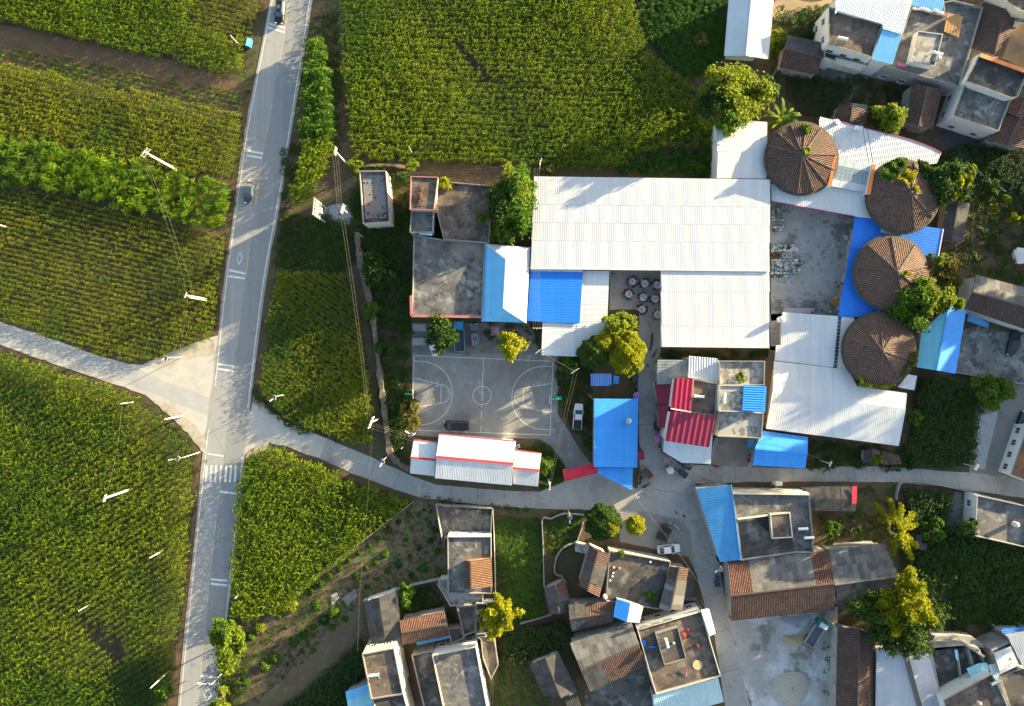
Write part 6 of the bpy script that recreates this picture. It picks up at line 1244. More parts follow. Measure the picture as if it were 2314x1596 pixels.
def truck(name, label, u, v, head, L, Wd, mcab, mbed, bedin, roofm=None):
    t = thing(name, label, 'truck'); w = Wd / 2; cl = .28 * L
    k = MB(); k.box((0, 0, .62), (L * .96, .8, .16)); k.build('chassis', rubber, t, org=O3)
    k = MB(); x0, x1 = L / 2 - cl, L / 2; prof = [(x0, .7), (x1, .7), (x1, 1.25), (x1 - .28, 2.05), (x0 + .05, 2.1), (x0, 2.0)]
    vs = [(x, s * w * (.95 if z < 1.9 else .86), z) for s in (-1, 1) for x, z in prof]; n = 6; k.add(vs, [(j, (j + 1) % n, n + (j + 1) % n, n + j) for j in range(n)] + [tuple(range(n)), tuple(range(2 * n - 1, n - 1, -1))]); cabo = k.build('cab', mcab, t, org=O3)
    k = MB(); k.add([(x1 + .005, -w * .85, 1.28), (x1 + .005, w * .85, 1.28), (x1 - .255, w * .8, 1.98), (x1 - .255, -w * .8, 1.98)], [(0, 1, 2, 3)]); k.build('windscreen', wscreen, cabo, org=O3)
    if roofm: k = MB(); k.box((x0 + cl * .35, 0, 2.13), (cl * .55, w * 1.6, .07)); k.build('roof_panel', roofm, cabo, org=O3)
    bx0, bx1 = -L / 2, L / 2 - cl - .12
    k = MB(); k.box(((bx0 + bx1) / 2, 0, .82), (bx1 - bx0, Wd, .12)); k.build('bed_floor', bedin, t, org=O3)
    for cx, cy, sx, sy in (((bx0 + bx1) / 2, w, bx1 - bx0, .08), ((bx0 + bx1) / 2, -w, bx1 - bx0, .08), (bx0, 0, .08, Wd), (bx1, 0, .08, Wd)):
        k = MB(); k.box((cx, cy, 1.15), (sx, sy, .6)); k.build('side_board', mbed, t, org=O3)
    for s in (-1, 1): k = MB(); k.box((x1 + .02, s * w * .7, .95), (.06, .25, .15)); k.build('headlight', lampw, t, org=O3)
    wheels(t, (-.3 * L, .36 * L), w - .15, .38, .25); return rel(t, P(u, v, .06), R(head))
truck('cargo_truck', 'sky blue cargo truck beside the grey car', 1038.5, 760, 92, 6.2, 2.0, paint('truck_blue', (.03, .30, .72), .35), paint('truck_cyan', (.10, .42, .55), .5), mat('bed_steel', (.07, .08, .085), .8, .2, 2, local=True))
truck('dump_truck', 'dump truck with teal cab in the pale stone yard', 1840, 1424, 58, 6.0, 2.1, paint('truck_teal', (.02, .22, .20), .4), paint('truck_greyside', (.35, .36, .37), .6), mat('bed_slate', (.12, .13, .15), .9, .2, 2, local=True), paint('truck_whiteband', (.65, .66, .66), .4))

def trike(name, label, u, v, head, mbed, mfront, L=2.9, rider=True):
    t = thing(name, label, 'tricycle'); k = MB(); bl = L * .56; w = .6
    k.box((-L / 2 + bl / 2, 0, .55), (bl, 1.2, .06)); k.build('bed_floor', mbed, t, org=O3)
    for cx, cy, sx, sy in ((-L / 2 + bl / 2, w, bl, .05), (-L / 2 + bl / 2, -w, bl, .05), (-L / 2, 0, .05, 1.2), (-L / 2 + bl, 0, .05, 1.2)):
        k = MB(); k.box((cx, cy, .75), (sx, sy, .36)); k.build('side_board', mfront, t, org=O3)
    k = MB(); k.box((-L / 2 + bl + .3, 0, .72), (.4, .75, .16)); k.build('seat', mat('seat_vinyl', (.05, .045, .045), .6), t, org=O3)
    k = MB(); k.bar((-L / 2 + bl, 0, .45), (L / 2 - .3, 0, .6), .2, .14); k.tube([(L / 2 - .3, 0, .4), (L / 2 - .45, 0, 1.05)], .05); k.build('frame', mfront, t, org=O3)
    k = MB(); k.tube([(L / 2 - .5, -.38, 1.08), (L / 2 - .42, 0, 1.03), (L / 2 - .5, .38, 1.08)], .025); k.build('handlebar', chrome, t, org=O3)
    k = MB(); k.box((L / 2 - .32, 0, .85), (.16, .4, .45), taper=.7); k.build('front_shield', mfront, t, org=O3)
    for x, y in ((-L / 2 + bl * .4, .55), (-L / 2 + bl * .4, -.55), (L / 2 - .25, 0)):
        k = MB(); n = 12; r = .26; vs = [(x + r * math.cos(2 * math.pi * j / n), y + q * .06, r + r * math.sin(2 * math.pi * j / n)) for q in (-1, 1) for j in range(n)]
        k.add(vs, [(j, (j + 1) % n, n + (j + 1) % n, n + j) for j in range(n)] + [tuple(range(n)), tuple(range(n, 2 * n))]); k.build('wheel', rubber, t, org=O3)
    return rel(t, P(u, v, .05), R(head))
pr, pb, pd = paint('trike_red', (.5, .03, .05), .4), paint('trike_blue', (.03, .22, .65), .4), paint('trike_dark', (.06, .065, .075), .5)
brownbed = paint('trike_brown', (.13, .07, .06), .7)
trike('cargo_tricycle', 'red cargo tricycle at the corner of the blue market roof', 1445.5, 1021, 96, pr, pr)
trike('cargo_tricycle', 'brown cargo tricycle on the crossing near the blue point roof', 1460.5, 1065, 124, brownbed, paint('trike_orange', (.4, .2, .06), .5))
trike('cargo_tricycle', 'dark grey cargo tricycle below the slanted awning', 1536, 1066, 146, pd, pd)
trike('cargo_tricycle', 'grey tricycle tucked under the slanted awning', 1545, 1050, 160, paint('trike_grey', (.1, .1, .1), .6), pd)
trike('cargo_tricycle', 'blue cargo tricycle with brown bed on the south road', 1618.5, 1306, 94, brownbed, pb, 3.2)
trike('cargo_tricycle', 'dark red cargo tricycle beside the red lean-to roofs', 1483, 955, 92, brownbed, paint('trike_maroon', (.16, .03, .04), .5))
trike('cargo_tricycle', 'dark cart parked by the golden crown on the lane', 1434, 848, 90, pd, pd)
for (u, v, rot, lb) in ((1503.4, 1194.6, -32, 'dark handcart with an orange board on the forecourt'), (1495.6, 1211.7, -24, 'dark handcart lying next to the one with an orange board')):
    t = thing('handcart', lb, 'cart'); k = MB(); k.box((0, 0, .6), (2.4, 1.3, .08)); k.build('bed', mat('cart_dark', (.04, .038, .036), .9, .2, 2), t, org=O3)
    for y in (-.65, .65): k = MB(); k.box((0, y, .78), (2.4, .06, .3)); k.build('side_board', mat('cart_board', (.10, .07, .045), .9, .2, 2) if 'lying' in lb or y < 0 else wood, t, org=O3)
    for y in (-.6, .6): k = MB(); k.tube([(1.2, y * .6, .6), (2.3, y * .5, .75)], .035); k.build('shaft', wood, t, org=O3)
    wheels(t, (-.1,), .75, .32, .1); rel(t, P(u, v, .05), R(rot))

# ---- motorbikes
def make_bike(m, par=None, parm=None):
    t = thing('motorbike', 'motorbike', 'motorbike')
    for x in (-.62, .62):
        k = MB(); n = 14; r = .28; vs = [(x + q2 * math.cos(2 * math.pi * j / n), y, r + q2 * math.sin(2 * math.pi * j / n)) for y, q2 in ((-.05, r), (.05, r), (.05, r * .6), (-.05, r * .6)) for j in range(n)]
        k.add(vs, [(i * n + j, i * n + (j + 1) % n, ((i + 1) % 4) * n + (j + 1) % n, ((i + 1) % 4) * n + j) for i in range(4) for j in range(n)]); k.build('wheel', rubber, t, org=O3)
    k = MB(); k.box((-.05, 0, .5), (.9, .24, .3), taper=.8); k.box((.35, 0, .75), (.4, .26, .2), taper=.7); k.build('body', m, t, org=O3)
    k = MB(); k.box((-.35, 0, .82), (.75, .3, .12), taper=.85); k.build('seat', rubber, t, org=O3)
    k = MB(); k.tube([(.62, 0, .3), (.48, 0, 1.0)], .035); k.tube([(.38, -.36, 1.08), (.48, 0, 1.02), (.38, .36, 1.08)], .02); k.build('handlebar', chrome, t, org=O3)
    if par:
        k = MB(); prof = [(.72, .0), (.62, .16), (.3, .3), (.02, .34)]; n = 14
        vs = [(.1 + q * math.cos(2 * math.pi * j / n) * 1.08, q * math.sin(2 * math.pi * j / n), 1.75 + z) for q, z in prof for j in range(n)]; k.add(vs, [(i * n + j, i * n + (j + 1) % n, (i + 1) * n + (j + 1) % n, (i + 1) * n + j) for i in range(3) for j in range(n)]); k.build('sunshade', parm, t, org=O3, smooth=True)
        k = MB(); n = 14; k.tube([(.1 + .72 * 1.08 * math.cos(2 * math.pi * j / n), .72 * math.sin(2 * math.pi * j / n), 1.75) for j in range(n + 1)], .03, 4); k.build('sunshade_rim', paint('rim_pale', (.7, .55, .62), .7), t, org=O3)
        k = MB(); k.tube([(.45, 0, .9), (.2, 0, 2.05)], .018); k.build('sunshade_pole', chrome, t, org=O3)
    return t
bikeA = make_bike(pd); bikeB = make_bike(pr)
def put_bike(src, first, u, v, head, lb):
    o = src if first else copy_tree(src); o['label'] = lb; o['category'] = 'motorbike'; o['group'] = 'motorbikes parked round the crossing'; rel(o, P(u, v, .045), R(head)); return o
put_bike(bikeA, True, 1446.5, 1074.5, 80, 'dark motorbike beside the brown cargo tricycle')
put_bike(bikeA, False, 1447, 1086, 60, 'motorbike between the blue point roof and the parked tricycle')
put_bike(bikeA, False, 1459, 1097, 30, 'motorbike lying at an angle at the tip of the blue point roof')
put_bike(bikeA, False, 1437, 877, 85, 'dark motorbike on the lane north of the blue market roof')
put_bike(bikeA, False, 1473, 757, 75, 'first motorbike along the wall of the square white hall')
put_bike(bikeA, False, 1472, 770, 75, 'second motorbike along the wall of the square white hall')
put_bike(bikeA, False, 1470, 784, 70, 'motorbike at the south corner of the square white hall')
put_bike(bikeA, False, 1478, 800, 60, 'motorbike against the garden behind the red lane houses')
put_bike(bikeA, False, 1493, 1012, 110, 'motorbike between two pink sunshades')
put_bike(bikeA, False, 1480, 830, 88, 'motorbike leaning on the grey weathered lane house')
put_bike(bikeB, True, 1618, 1053, -10, 'red motorbike on the road below the mottled concrete house')
put_bike(bikeB, False, 1691, 1036, 80, 'red motorbike at the end of the blue gabled shop')
for u, v, hd, m, lb in ((1483, 989.7, 95, paint('shade_magenta', (.52, .10, .40), .7), 'scooter under a magenta sunshade beside the red lean-to'), (1502.5, 1032, 70, paint('shade_mauve', (.30, .14, .20), .7), 'scooter under a mauve sunshade at the awning corner'), (1510.7, 1061, 120, paint('shade_pink', (.72, .50, .56), .7), 'scooter under a pale pink sunshade on the crossing'), (1435.5, 895, 90, paint('shade_purple', (.26, .16, .42), .7), 'scooter with purple sunshade at the north end of the blue market roof')):
    b = make_bike(pd, True, m); b.name = 'scooter'; b['label'] = lb; b['category'] = 'scooter'; rel(b, P(u, v, .045), R(hd))
t = thing('delivery_cart', 'blue bin cart standing on the verge beside the main road', 'cart', P(567, 102)); k = MB(); c = P(567, 102); k.box((c.x, c.y, .8), (.8, 1.6, 1.0), -.25, taper=.9); k.build('bin', pb, t); k = MB(); k.box((c.x, c.y, 1.35), (.85, 1.65, .1), -.25); k.build('lid', paint('lid_cyan', (.2, .5, .7), .5), t)
k = MB(); k.box((c.x, c.y, .18), (.7, 1.2, .25), -.25); k.build('base', rubber, t)

# ---- people
def person_mesh(name, pose, mats):
    if pose == 'sit':
        J = {'pel': (0, 0, .48, .15), 'chest': (.05, 0, .82, .16), 'neck': (.06, 0, 1.03, .06), 'head': (.10, 0, 1.14, .095), 'top': (.10, 0, 1.24, .085)}
        leg = lambda s: [(.0, s * .1, .47, .10), (.40, s * .13, .50, .075), (.42, s * .13, .08, .05), (.55, s * .14, .04, .04)]
        arm = lambda s: [(.05, s * .2, .96, .065), (.16, s * .25, .74, .05), (.38, s * .16, .76, .036), (.46, s * .14, .77, .034)]
    else:
        f = .16 if pose == 'walk' else .03
        J = {'pel': (0, 0, .93, .14), 'chest': (.02, 0, 1.26, .16), 'neck': (.03, 0, 1.45, .06), 'head': (.06, 0, 1.57, .095), 'top': (.05, 0, 1.67, .085)}
        leg = lambda s: [(0, s * .1, .90, .10), (s * f * .8 + .03, s * .11, .50, .07), (s * f * 1.2 - .02, s * .11, .08, .048), (s * f * 1.2 + .14, s * .12, .04, .038)]
        arm = lambda s: [(.02, s * .2, 1.39, .065), (-s * f * .6 - .02, s * .27, 1.13, .048), (-s * f * .8 + .08, s * .27, .88, .034), (-s * f * .8 + .11, s * .26, .80, .032)]
    vs, es, rs = [], [], []
    def add(p): vs.append(p[:3]); rs.append(p[3]); return len(vs) - 1
    ids = {k: add(q) for k, q in J.items()}
    for a, b in (('pel', 'chest'), ('chest', 'neck'), ('neck', 'head'), ('head', 'top')): es.append((ids[a], ids[b]))
    for s in (-1, 1):
        for ch, root in ((leg(s), 'pel'), (arm(s), 'chest')):
            prev = ids[root]
            for q in ch: i = add(q); es.append((prev, i)); prev = i
            if root == 'chest':
                w_ = Vector(ch[-1][:3]); d = (w_ - Vector(ch[-2][:3])).normalized(); sd = Vector((0, 1, 0))
                for fi, (off, ln) in enumerate(((-.03, .065), (-.011, .078), (.009, .074), (.027, .06))):
                    i = add((*(w_ + d * ln + sd * off + Vector((0, 0, -.01))), .009)); es.append((prev, i))
                i = add((*(w_ + d * .01 - sd * s * .055), .011)); es.append((prev, i))
    me = bpy.data.meshes.new(name); me.from_pydata(vs, es, []); o = bpy.data.objects.new(name, me); C.objects.link(o)
    o.modifiers.new('s', 'SKIN'); 
    for i, sv in enumerate(me.skin_vertices[0].data): sv.radius = (rs[i], rs[i]); sv.use_root = (i == 0)
    sb = o.modifiers.new('d', 'SUBSURF'); sb.levels = 1
    dg = bpy.context.evaluated_depsgraph_get(); m2 = bpy.data.meshes.new_from_object(o.evaluated_get(dg)); bpy.data.objects.remove(o)
    m2.name = name; m2.materials.clear()
    for m in mats: m2.materials.append(m)
    hz = J['head'][2]; pz = J['pel'][2]
    for p in m2.polygons:
        c = p.center; p.use_smooth = True
        if c.z > hz + .03 or (c.z > hz - .06 and c.x < J['head'][0] - .02): p.material_index = 3
        elif c.z > J['neck'][2]: p.material_index = 2
        elif pose != 'sit' and c.z < pz + .02 and abs(c.y) < .2: p.material_index = 1
        elif pose == 'sit' and c.z < pz + .1 and abs(c.y) < .22: p.material_index = 1
        elif abs(c.y) > .13 and c.x > .2 and pose == 'sit': p.material_index = 2
        elif pose != 'sit' and abs(c.y) > .2 and c.z < pz + .25: p.material_index = 2
        else: p.material_index = 0
    return m2
skin, hair = paint('skin', (.42, .25, .17), .6), paint('hair', (.012, .01, .009), .6)
cloth = {n: paint('cloth_' + n, c, .9) for n, c in {'white': (.62, .62, .6), 'black': (.02, .02, .022), 'red': (.45, .03, .03), 'maroon': (.15, .025, .03), 'blue': (.04, .12, .45), 'grey': (.2, .2, .21), 'pink': (.6, .3, .32), 'navy': (.03, .04, .08)}.items()}
PM = {}
def person(pose, shirt, legs, u, v, rz, label, group=None, z=.05):
    key = (pose, shirt, legs)
    if key not in PM: PM[key] = person_mesh('person', pose, [cloth[shirt], cloth[legs], skin, hair])
    o = bpy.data.objects.new('person', PM[key]); link(o); rel(o, P(u, v, z), rz); return tag(o, label, 'person', group)

# ---- banquet tables
tcl = mat('table_cloth', (.66, .67, .70), .8, .05, 4, local=True); dishm = paint('dish', (.25, .27, .30), .4); stoolm = paint('stool_red', (.28, .035, .03), .5)
def make_table():
    t = thing('banquet_table', 't', 'table'); k = MB(); k.lathe(O3, [(.70, .72), (.72, .74), (.71, .77), (.02, .775)], 28); k.build('table_top', tcl, t, org=O3)
    k = MB(); k.lathe(O3, [(.70, .72), (.73, .60), (.75, .45), (.74, .44)], 28); k.build('tablecloth', tcl, t, org=O3)
    for i in range(4): a = i * 1.571 + .6; k = MB(); k.tube([(math.cos(a) * .5, math.sin(a) * .5, 0), (math.cos(a) * .3, math.sin(a) * .3, .72)], .025); k.build('leg', galv, t, org=O3)
    return t
T0 = make_table(); k = MB(); k.lathe(O3, [(.05, 0), (.11, .02), (.13, .07), (.10, .05)], 12); D0 = k.build('dish', dishm, org=O3)
k = MB(); k.box((0, 0, .44), (.3, .3, .04)); 
for sx in (-1, 1):
    for sy in (-1, 1): k.bar((sx * .15, sy * .15, 0), (sx * .11, sy * .11, .43), .04, .04)
S0 = k.build('stool', stoolm, org=O3)
tb = [((672, 375), 'north-west banquet table'), ((988, 425), 'middle table of the northern row'), ((1297, 460), 'north-east corner table'), ((577, 695), 'westernmost banquet table'), ((948, 775), 'central banquet table'), ((1250, 818), 'eastern table by the square hall'), ((918, 1080), 'southern banquet table'), ((1325, 1212), 'empty table by the square hall')]
seatmix = [('white', 'black'), ('black', 'navy'), ('maroon', 'black'), ('grey', 'navy'), ('black', 'black'), ('red', 'navy'), ('white', 'grey'), ('maroon', 'navy'), ('black', 'grey'), ('navy', 'black')]
rg = random.Random(3)
for i, (z_, lb) in enumerate(tb):
    u, v = zBQ(z_)[0]; c = P(u, v, .75); c.z = .045
    o = T0 if i == 0 else copy_tree(T0); o['label'] = 'round white ' + lb if not lb.startswith('empty') else lb + ', round and white'; o['group'] = 'banquet tables'; rel(o, c, i * .4)
    for j in range(6):
        d = D0 if (i == 0 and j == 0) else D0.copy()
        if d is not D0: C.objects.link(d)
        a = j * 1.05 + i; rr = .34 if j else .0; d.location = (c.x + rr * math.cos(a), c.y + rr * math.sin(a), .045 + .78); tag(d, 'small dish on the ' + lb, 'dish', 'dishes on the ' + lb[:40])
    ns = 9
    for j in range(ns):
        a = j * 2 * math.pi / ns + i * .3; rr = 1.08 + rg.uniform(-.06, .08); st = S0 if (i == 0 and j == 0) else S0.copy()
        if st is not S0: C.objects.link(st)
        st.location = (c.x + rr * math.cos(a), c.y + rr * math.sin(a), .046); st.rotation_euler = (0, 0, a); tag(st, 'red plastic stool at the ' + lb, 'stool', 'stools at the ' + lb[:40])
        if i < 7 and rg.random() < .9:
            sh, lg = seatmix[(i * 3 + j) % 10]; pp = person('sit', sh, lg, 0, 0, 0, 'guest in %s seated at the %s' % (sh, lb), 'guests at the ' + lb[:40]); pp.location = (c.x + rr * math.cos(a), c.y + rr * math.sin(a), .046); pp.rotation_euler = (0, 0, a + math.pi)
# standing people
zPT = zoom(1930, 850, 7.98)
ST = [(zBQ((110, 735))[0], 'white', 'grey', 'person in white walking along the white lean-to at the banquet yard'), (zBQ((675, 1015))[0], 'white', 'black', 'person in white between the western and southern banquet tables'), (zBQ((1180, 1265))[0], 'white', 'navy', 'person in white beside the empty banquet table'), (zBQ((180, 185))[0], 'grey', 'navy', 'person at the north-west corner of the banquet yard'), (zBQ((400, 1110))[0], 'grey', 'black', 'person at the tree edge of the banquet yard'), (zBQ((1200, 1520))[0], 'white', 'black', 'person in white at the wall of the square hall'),
      (zPK((522, 408))[0], 'black', 'navy', 'person in black standing at the top line of the court'), (zYD((153, 1315))[0], 'grey', 'navy', 'person in grey in the south-west of the concrete yard'), (zYD((290, 1288))[0], 'white', 'navy', 'person in white and navy in the concrete yard'), (zYD((440, 1265))[0], 'pink', 'grey', 'person in pink in the concrete yard'), (zYD((632, 1315))[0], 'grey', 'black', 'person in grey above the folded stall cloth'), (zYD((600, 1365))[0], 'blue', 'grey', 'person in blue in the concrete yard'), (zYD((648, 1420))[0], 'blue', 'navy', 'person in blue at the end of the stall cloth'), (zYD((592, 1452))[0], 'black', 'navy', 'person in black beside the stall cloth'), (zYD((715, 1430))[0], 'black', 'grey', 'person in black and grey near the south wall of the concrete yard'), (zYD((828, 1450))[0], 'white', 'grey', 'person in white at the south wall of the concrete yard'), (zYD((905, 1052))[0], 'black', 'black', 'upper of two people in black near the blue roof edge'), (zYD((935, 1105))[0], 'black', 'navy', 'lower of two people in black near the blue roof edge'), (zYD((980, 1068))[0], 'black', 'grey', 'person half under the bright blue roof edge'), (zYD((985, 1170))[0], 'grey', 'black', 'person at the bright blue roof edge above the round table'), (zYD((1098, 565))[0], 'white', 'black', 'person in white beside the stone mill'),
      (zSC((1143, 183))[0], 'red', 'navy', 'person in red crossing the village road'), (zSC((1198, 208))[0], 'black', 'navy', 'small dark figure behind the person in red'), (zCT((795, 1125))[0], 'black', 'navy', 'person in black beside the magenta sunshade'), (zCT((735, 155))[0], 'white', 'black', 'person in white on the lane beside the square hall'), (zCT((748, 105))[0], 'white', 'navy', 'person at the parked motorbikes beside the square hall'), (zCT((690, 435))[0], 'black', 'black', 'person walking alone up the lane'), (zIX((1370, 880))[0], 'white', 'black', 'person under the edge of the slanted awning'), (zIX((300, 935))[0], 'white', 'navy', 'person standing at the front of the brown tricycle'), (zIX((845, 915))[0], 'black', 'black', 'person behind the pale pink sunshade')]
for i, (p, a, b, lb) in enumerate(ST): person('walk' if i % 2 else 'stand', a, b, p[0], p[1], i * 1.7, lb)

# ---- goods in the concrete yard
gm = [paint('good_white', (.55, .58, .56), .6), paint('good_teal', (.20, .32, .29), .6), paint('good_brown', (.13, .06, .035), .8), paint('good_cream', (.48, .44, .33), .7), paint('good_blue', (.16, .27, .36), .6), paint('good_green', (.28, .36, .30), .6)]
def goods():
    L = []
    for m in gm:
        k = MB(); k.lathe(O3, [(.2, 0), (.25, .1), (.22, .3), (.26, .42), (.24, .62), (.05, .62)], 10); L.append(('bowl_stack', k.build('bowl_stack', m, org=O3), 'stack of bowls'))
        k = MB(); k.box((0, 0, .2), (.62, .42, .4)); k.box((0, 0, .43), (.5, .3, .06)); k.box((0, .1, .48), (.3, .1, .05)); L.append(('crate', k.build('crate', m, org=O3), 'crate'))
    return L
G = goods(); usedG = set(); rg = random.Random(8)
blocks = [((70, 545), (410, 640), 3, 9, 'north end of the large heap'), ((60, 650), (190, 735), 2, 4, 'brown part of the large heap'), ((60, 745), (450, 900), 5, 11, 'middle of the large heap'), ((55, 905), (430, 990), 2, 10, 'south end of the large heap'), ((75, 60), (160, 200), 4, 3, 'small heap near the north wall'), ((75, 205), (225, 375), 4, 5, 'small square heap')]
names6 = ['white', 'teal', 'brown', 'cream', 'blue grey', 'pale green']
for (a, b, nv, nu, where) in blocks:
    for j in range(nv):
        for i in range(nu):
            if rg.random() < .1: continue
            gi = rg.choice([0, 1, 2, 3, 6, 7, 8, 9, 10, 11, 0, 1, 10, 4, 5] if 'brown' not in where else [4, 5, 5]); nm, src, ds = G[gi]
            o = src if gi not in usedG else src.copy()
            if gi in usedG: C.objects.link(o)
            usedG.add(gi); u, v = zYD((a[0] + (b[0] - a[0]) * (i + .5) / nu + rg.uniform(-6, 6), a[1] + (b[1] - a[1]) * (j + .5) / nv + rg.uniform(-6, 6)))[0]
            o.location = P(u, v, .051); o.rotation_euler = (0, 0, rg.uniform(-.25, .25) + (1.57 if rg.random() < .3 else 0)); s = rg.uniform(.75, 1.25); o.scale = (s, s, rg.uniform(.7, 1.4))
            tag(o, '%s %s in the %s' % (names6[gi // 2], ds, where), ds.split()[0] if ds == 'crate' else 'bowls', '%s %s' % ({'crate': 'crates', 'stack of bowls': 'bowl stacks'}[ds], where))
for i, (nm, src, ds) in enumerate(G):
    if i not in usedG: bpy.data.objects.remove(src)
for (x, y, r, lb) in ((245, 690, .62, 'larger pale tyre lying in the goods heap'), (305, 695, .52, 'smaller pale tyre lying in the goods heap')):
    c = P(*zYD((x, y))[0], .06); k = MB(); n = 24; pr_ = [(r, .0), (r, .22), (r * .55, .25), (r * .55, .0)]
    vs = [(c.x + q * math.cos(2 * math.pi * j / n), c.y + q * math.sin(2 * math.pi * j / n), .06 + z) for q, z in pr_ for j in range(n)]; k.add(vs, [(i * n + j, i * n + (j + 1) % n, ((i + 1) % 4) * n + (j + 1) % n, ((i + 1) % 4) * n + j) for i in range(4) for j in range(n)]); tag(k.build('tyre', paint('pale_tyre', (.38, .42, .38), .8), org=c), lb, 'tyre')
def slabthing(name, label, cat, pts, z, h, m):
    w3 = W(pts, z + h); c = cen(w3); k = MB(); k.prism(w3, z, z + h); k.prism(inset(w3, .12), z + h - .02, z + h + .04); return tag(k.build(name, m, org=(c.x, c.y, z)), label, cat)
slabthing('folded_tarp', 'folded lilac tarpaulin on top of the goods heap', 'tarpaulin', zYD((305, 610), (370, 560), (425, 590), (410, 615), (375, 605), (320, 668)), .7, .12, paint('lilac', (.45, .42, .48), .8))
slabthing('stall_cloth', 'long lilac stall cloth along the south wall of the concrete yard', 'stall', zYD((235, 1405), (300, 1385), (640, 1390), (660, 1470), (230, 1450)), .05, .5, paint('lilac2', (.42, .38, .42), .8))
c = P(*zYD((930, 1295))[0], .8); t = thing('round_table', 'round orange wooden table at the bright blue roof edge', 'table', (c.x, c.y, .05)); k = MB(); k.lathe((c.x, c.y, .05), [(.95, .70), (.95, .76), (.05, .77)], 22); k.build('table_top', mat('orange_wood', (.42, .22, .06), .6, .15, 3), t)
for i in range(4): a = i * 1.57 + .78; k = MB(); k.box((c.x + .6 * math.cos(a), c.y + .6 * math.sin(a), .38), (.07, .07, .66)); k.build('leg', wood, t)
slabthing('white_tub', 'two white tubs on the round orange table', 'tub', zYD((915, 1245), (950, 1238), (955, 1258), (918, 1264)), .83, .15, plaster)
c = P(*zYD((1100, 465))[0]); t = thing('stone_mill', 'round stone mill with a pale board at the blue roof edge', 'mill', c); k = MB(); k.lathe(c, [(.5, 0), (.5, .5), (.55, .55), (.38, .6), (.36, .5)], 18); k.build('basin', mat('millstone', (.33, .31, .26), .9), t); k = MB(); k.prism(W(zYD((1020, 420), (1130, 432), (1080, 470)), .3), .1, .35); k.build('board', paint('pale_board', (.5, .58, .6), .7), t)
# ---- heaters, tanks
def heater(label, u, v, z, rz):
    t = thing('solar_heater', label, 'water heater', P(u, v, z), rz=0); k = MB(); n = 14
    vs = [(x, .27 * math.cos(2 * math.pi * j / n), .95 + .27 * math.sin(2 * math.pi * j / n)) for x in (-.95, .95) for j in range(n)]; k.add(vs, [(j, (j + 1) % n, n + (j + 1) % n, n + j) for j in range(n)] + [tuple(range(n)), tuple(range(2 * n - 1, n - 1, -1))]); k.build('tank', paint('heater_white', (.75, .76, .77), .3), t, org=O3)
    for i in range(9): k = MB(); x = -.8 + i * .2; k.tube([(x, -.15, .85), (x, -1.15, .18)], .035, 6); k.build('tube', glassd, t, org=O3)
    k = MB()
    for x in (-.85, .85): k.bar((x, .1, .7), (x, .1, 0), .05, .05); k.bar((x, -1.15, .15), (x, -1.15, 0), .05, .05); k.bar((x, -.1, .72), (x, -1.2, .12), .05, .05)
    k.build('stand', galv, t, org=O3); t.rotation_euler = (0, 0, rz); return t
def tank(label, u, v, z, r=.45, h=1.1, m=None):
    t = thing('water_tank', label, 'water tank', P(u, v, z)); k = MB(); k.lathe(O3, [(r * .95, .25), (r, .35), (r, .35 + h), (r * .8, .5 + h), (r * .25, .6 + h), (r * .2, .66 + h)], 18); k.build('tank', m or steel, t, org=O3)
    for i in range(4): a = i * 1.57; k = MB(); k.box((r * .7 * math.cos(a), r * .7 * math.sin(a), .14), (.07, .07, .28)); k.build('leg', galv, t, org=O3)
    return t
heater('white solar heater on the brown roof of the north house', *zTR((735, 345))[0], 6.7, R(-12)); heater('white solar heater on the pale stair room', *zTR((1535, 470))[0], 6.5, R(-15)); tank('steel tank beside the heater on the pale stair room', *zTR((1528, 518))[0], 6.5)
heater('white solar heater on the dark flat roof by the red roofs', *zCT((1125, 697))[0], 6.75, R(-4)); heater('white heater at the corner of the smooth pale roof', *zCT((1335, 708))[0], 8.3, R(85))
heater('white solar heater at the foot of the orange roof hut', *zSW((1035, 820))[0], 3.9, R(0)); heater('white solar heater on the tall orange lit house', *zSW((212, 1355))[0], 7.6, R(8)); heater('solar heater on the stair room of the tall south house', *zSC((1073, 1122))[0], 5.65, R(-75)); heater('white solar heater on the house with the dark roof well', *zSE((985, 555))[0], 4.35, R(3)); heater('old solar heater next to the white one on the roof well house', *zSE((935, 480))[0], 4.35, R(2))
heater('white heater box on the brown roof in the bottom right corner', *zXR((1660, 1150))[0], 6.7, R(28)); tank('white round tank at the corner of the white hall south of the concrete yard', *zR2((215, 1380))[0], 4.0, .62, 1.3, plaster); tank('white tank on the flat roofed house at the right edge', *zBR((1330, 355))[0], 3.3, .5, 1.0, plaster); tank('white tank with black lid by the blackened flat roof', *zSC((627, 790))[0], 3.3, .4, .9, plaster); tank('small white tank on the roof in the bottom right corner', *zXR((1395, 1512))[0], 6.7, .3, .6, plaster)
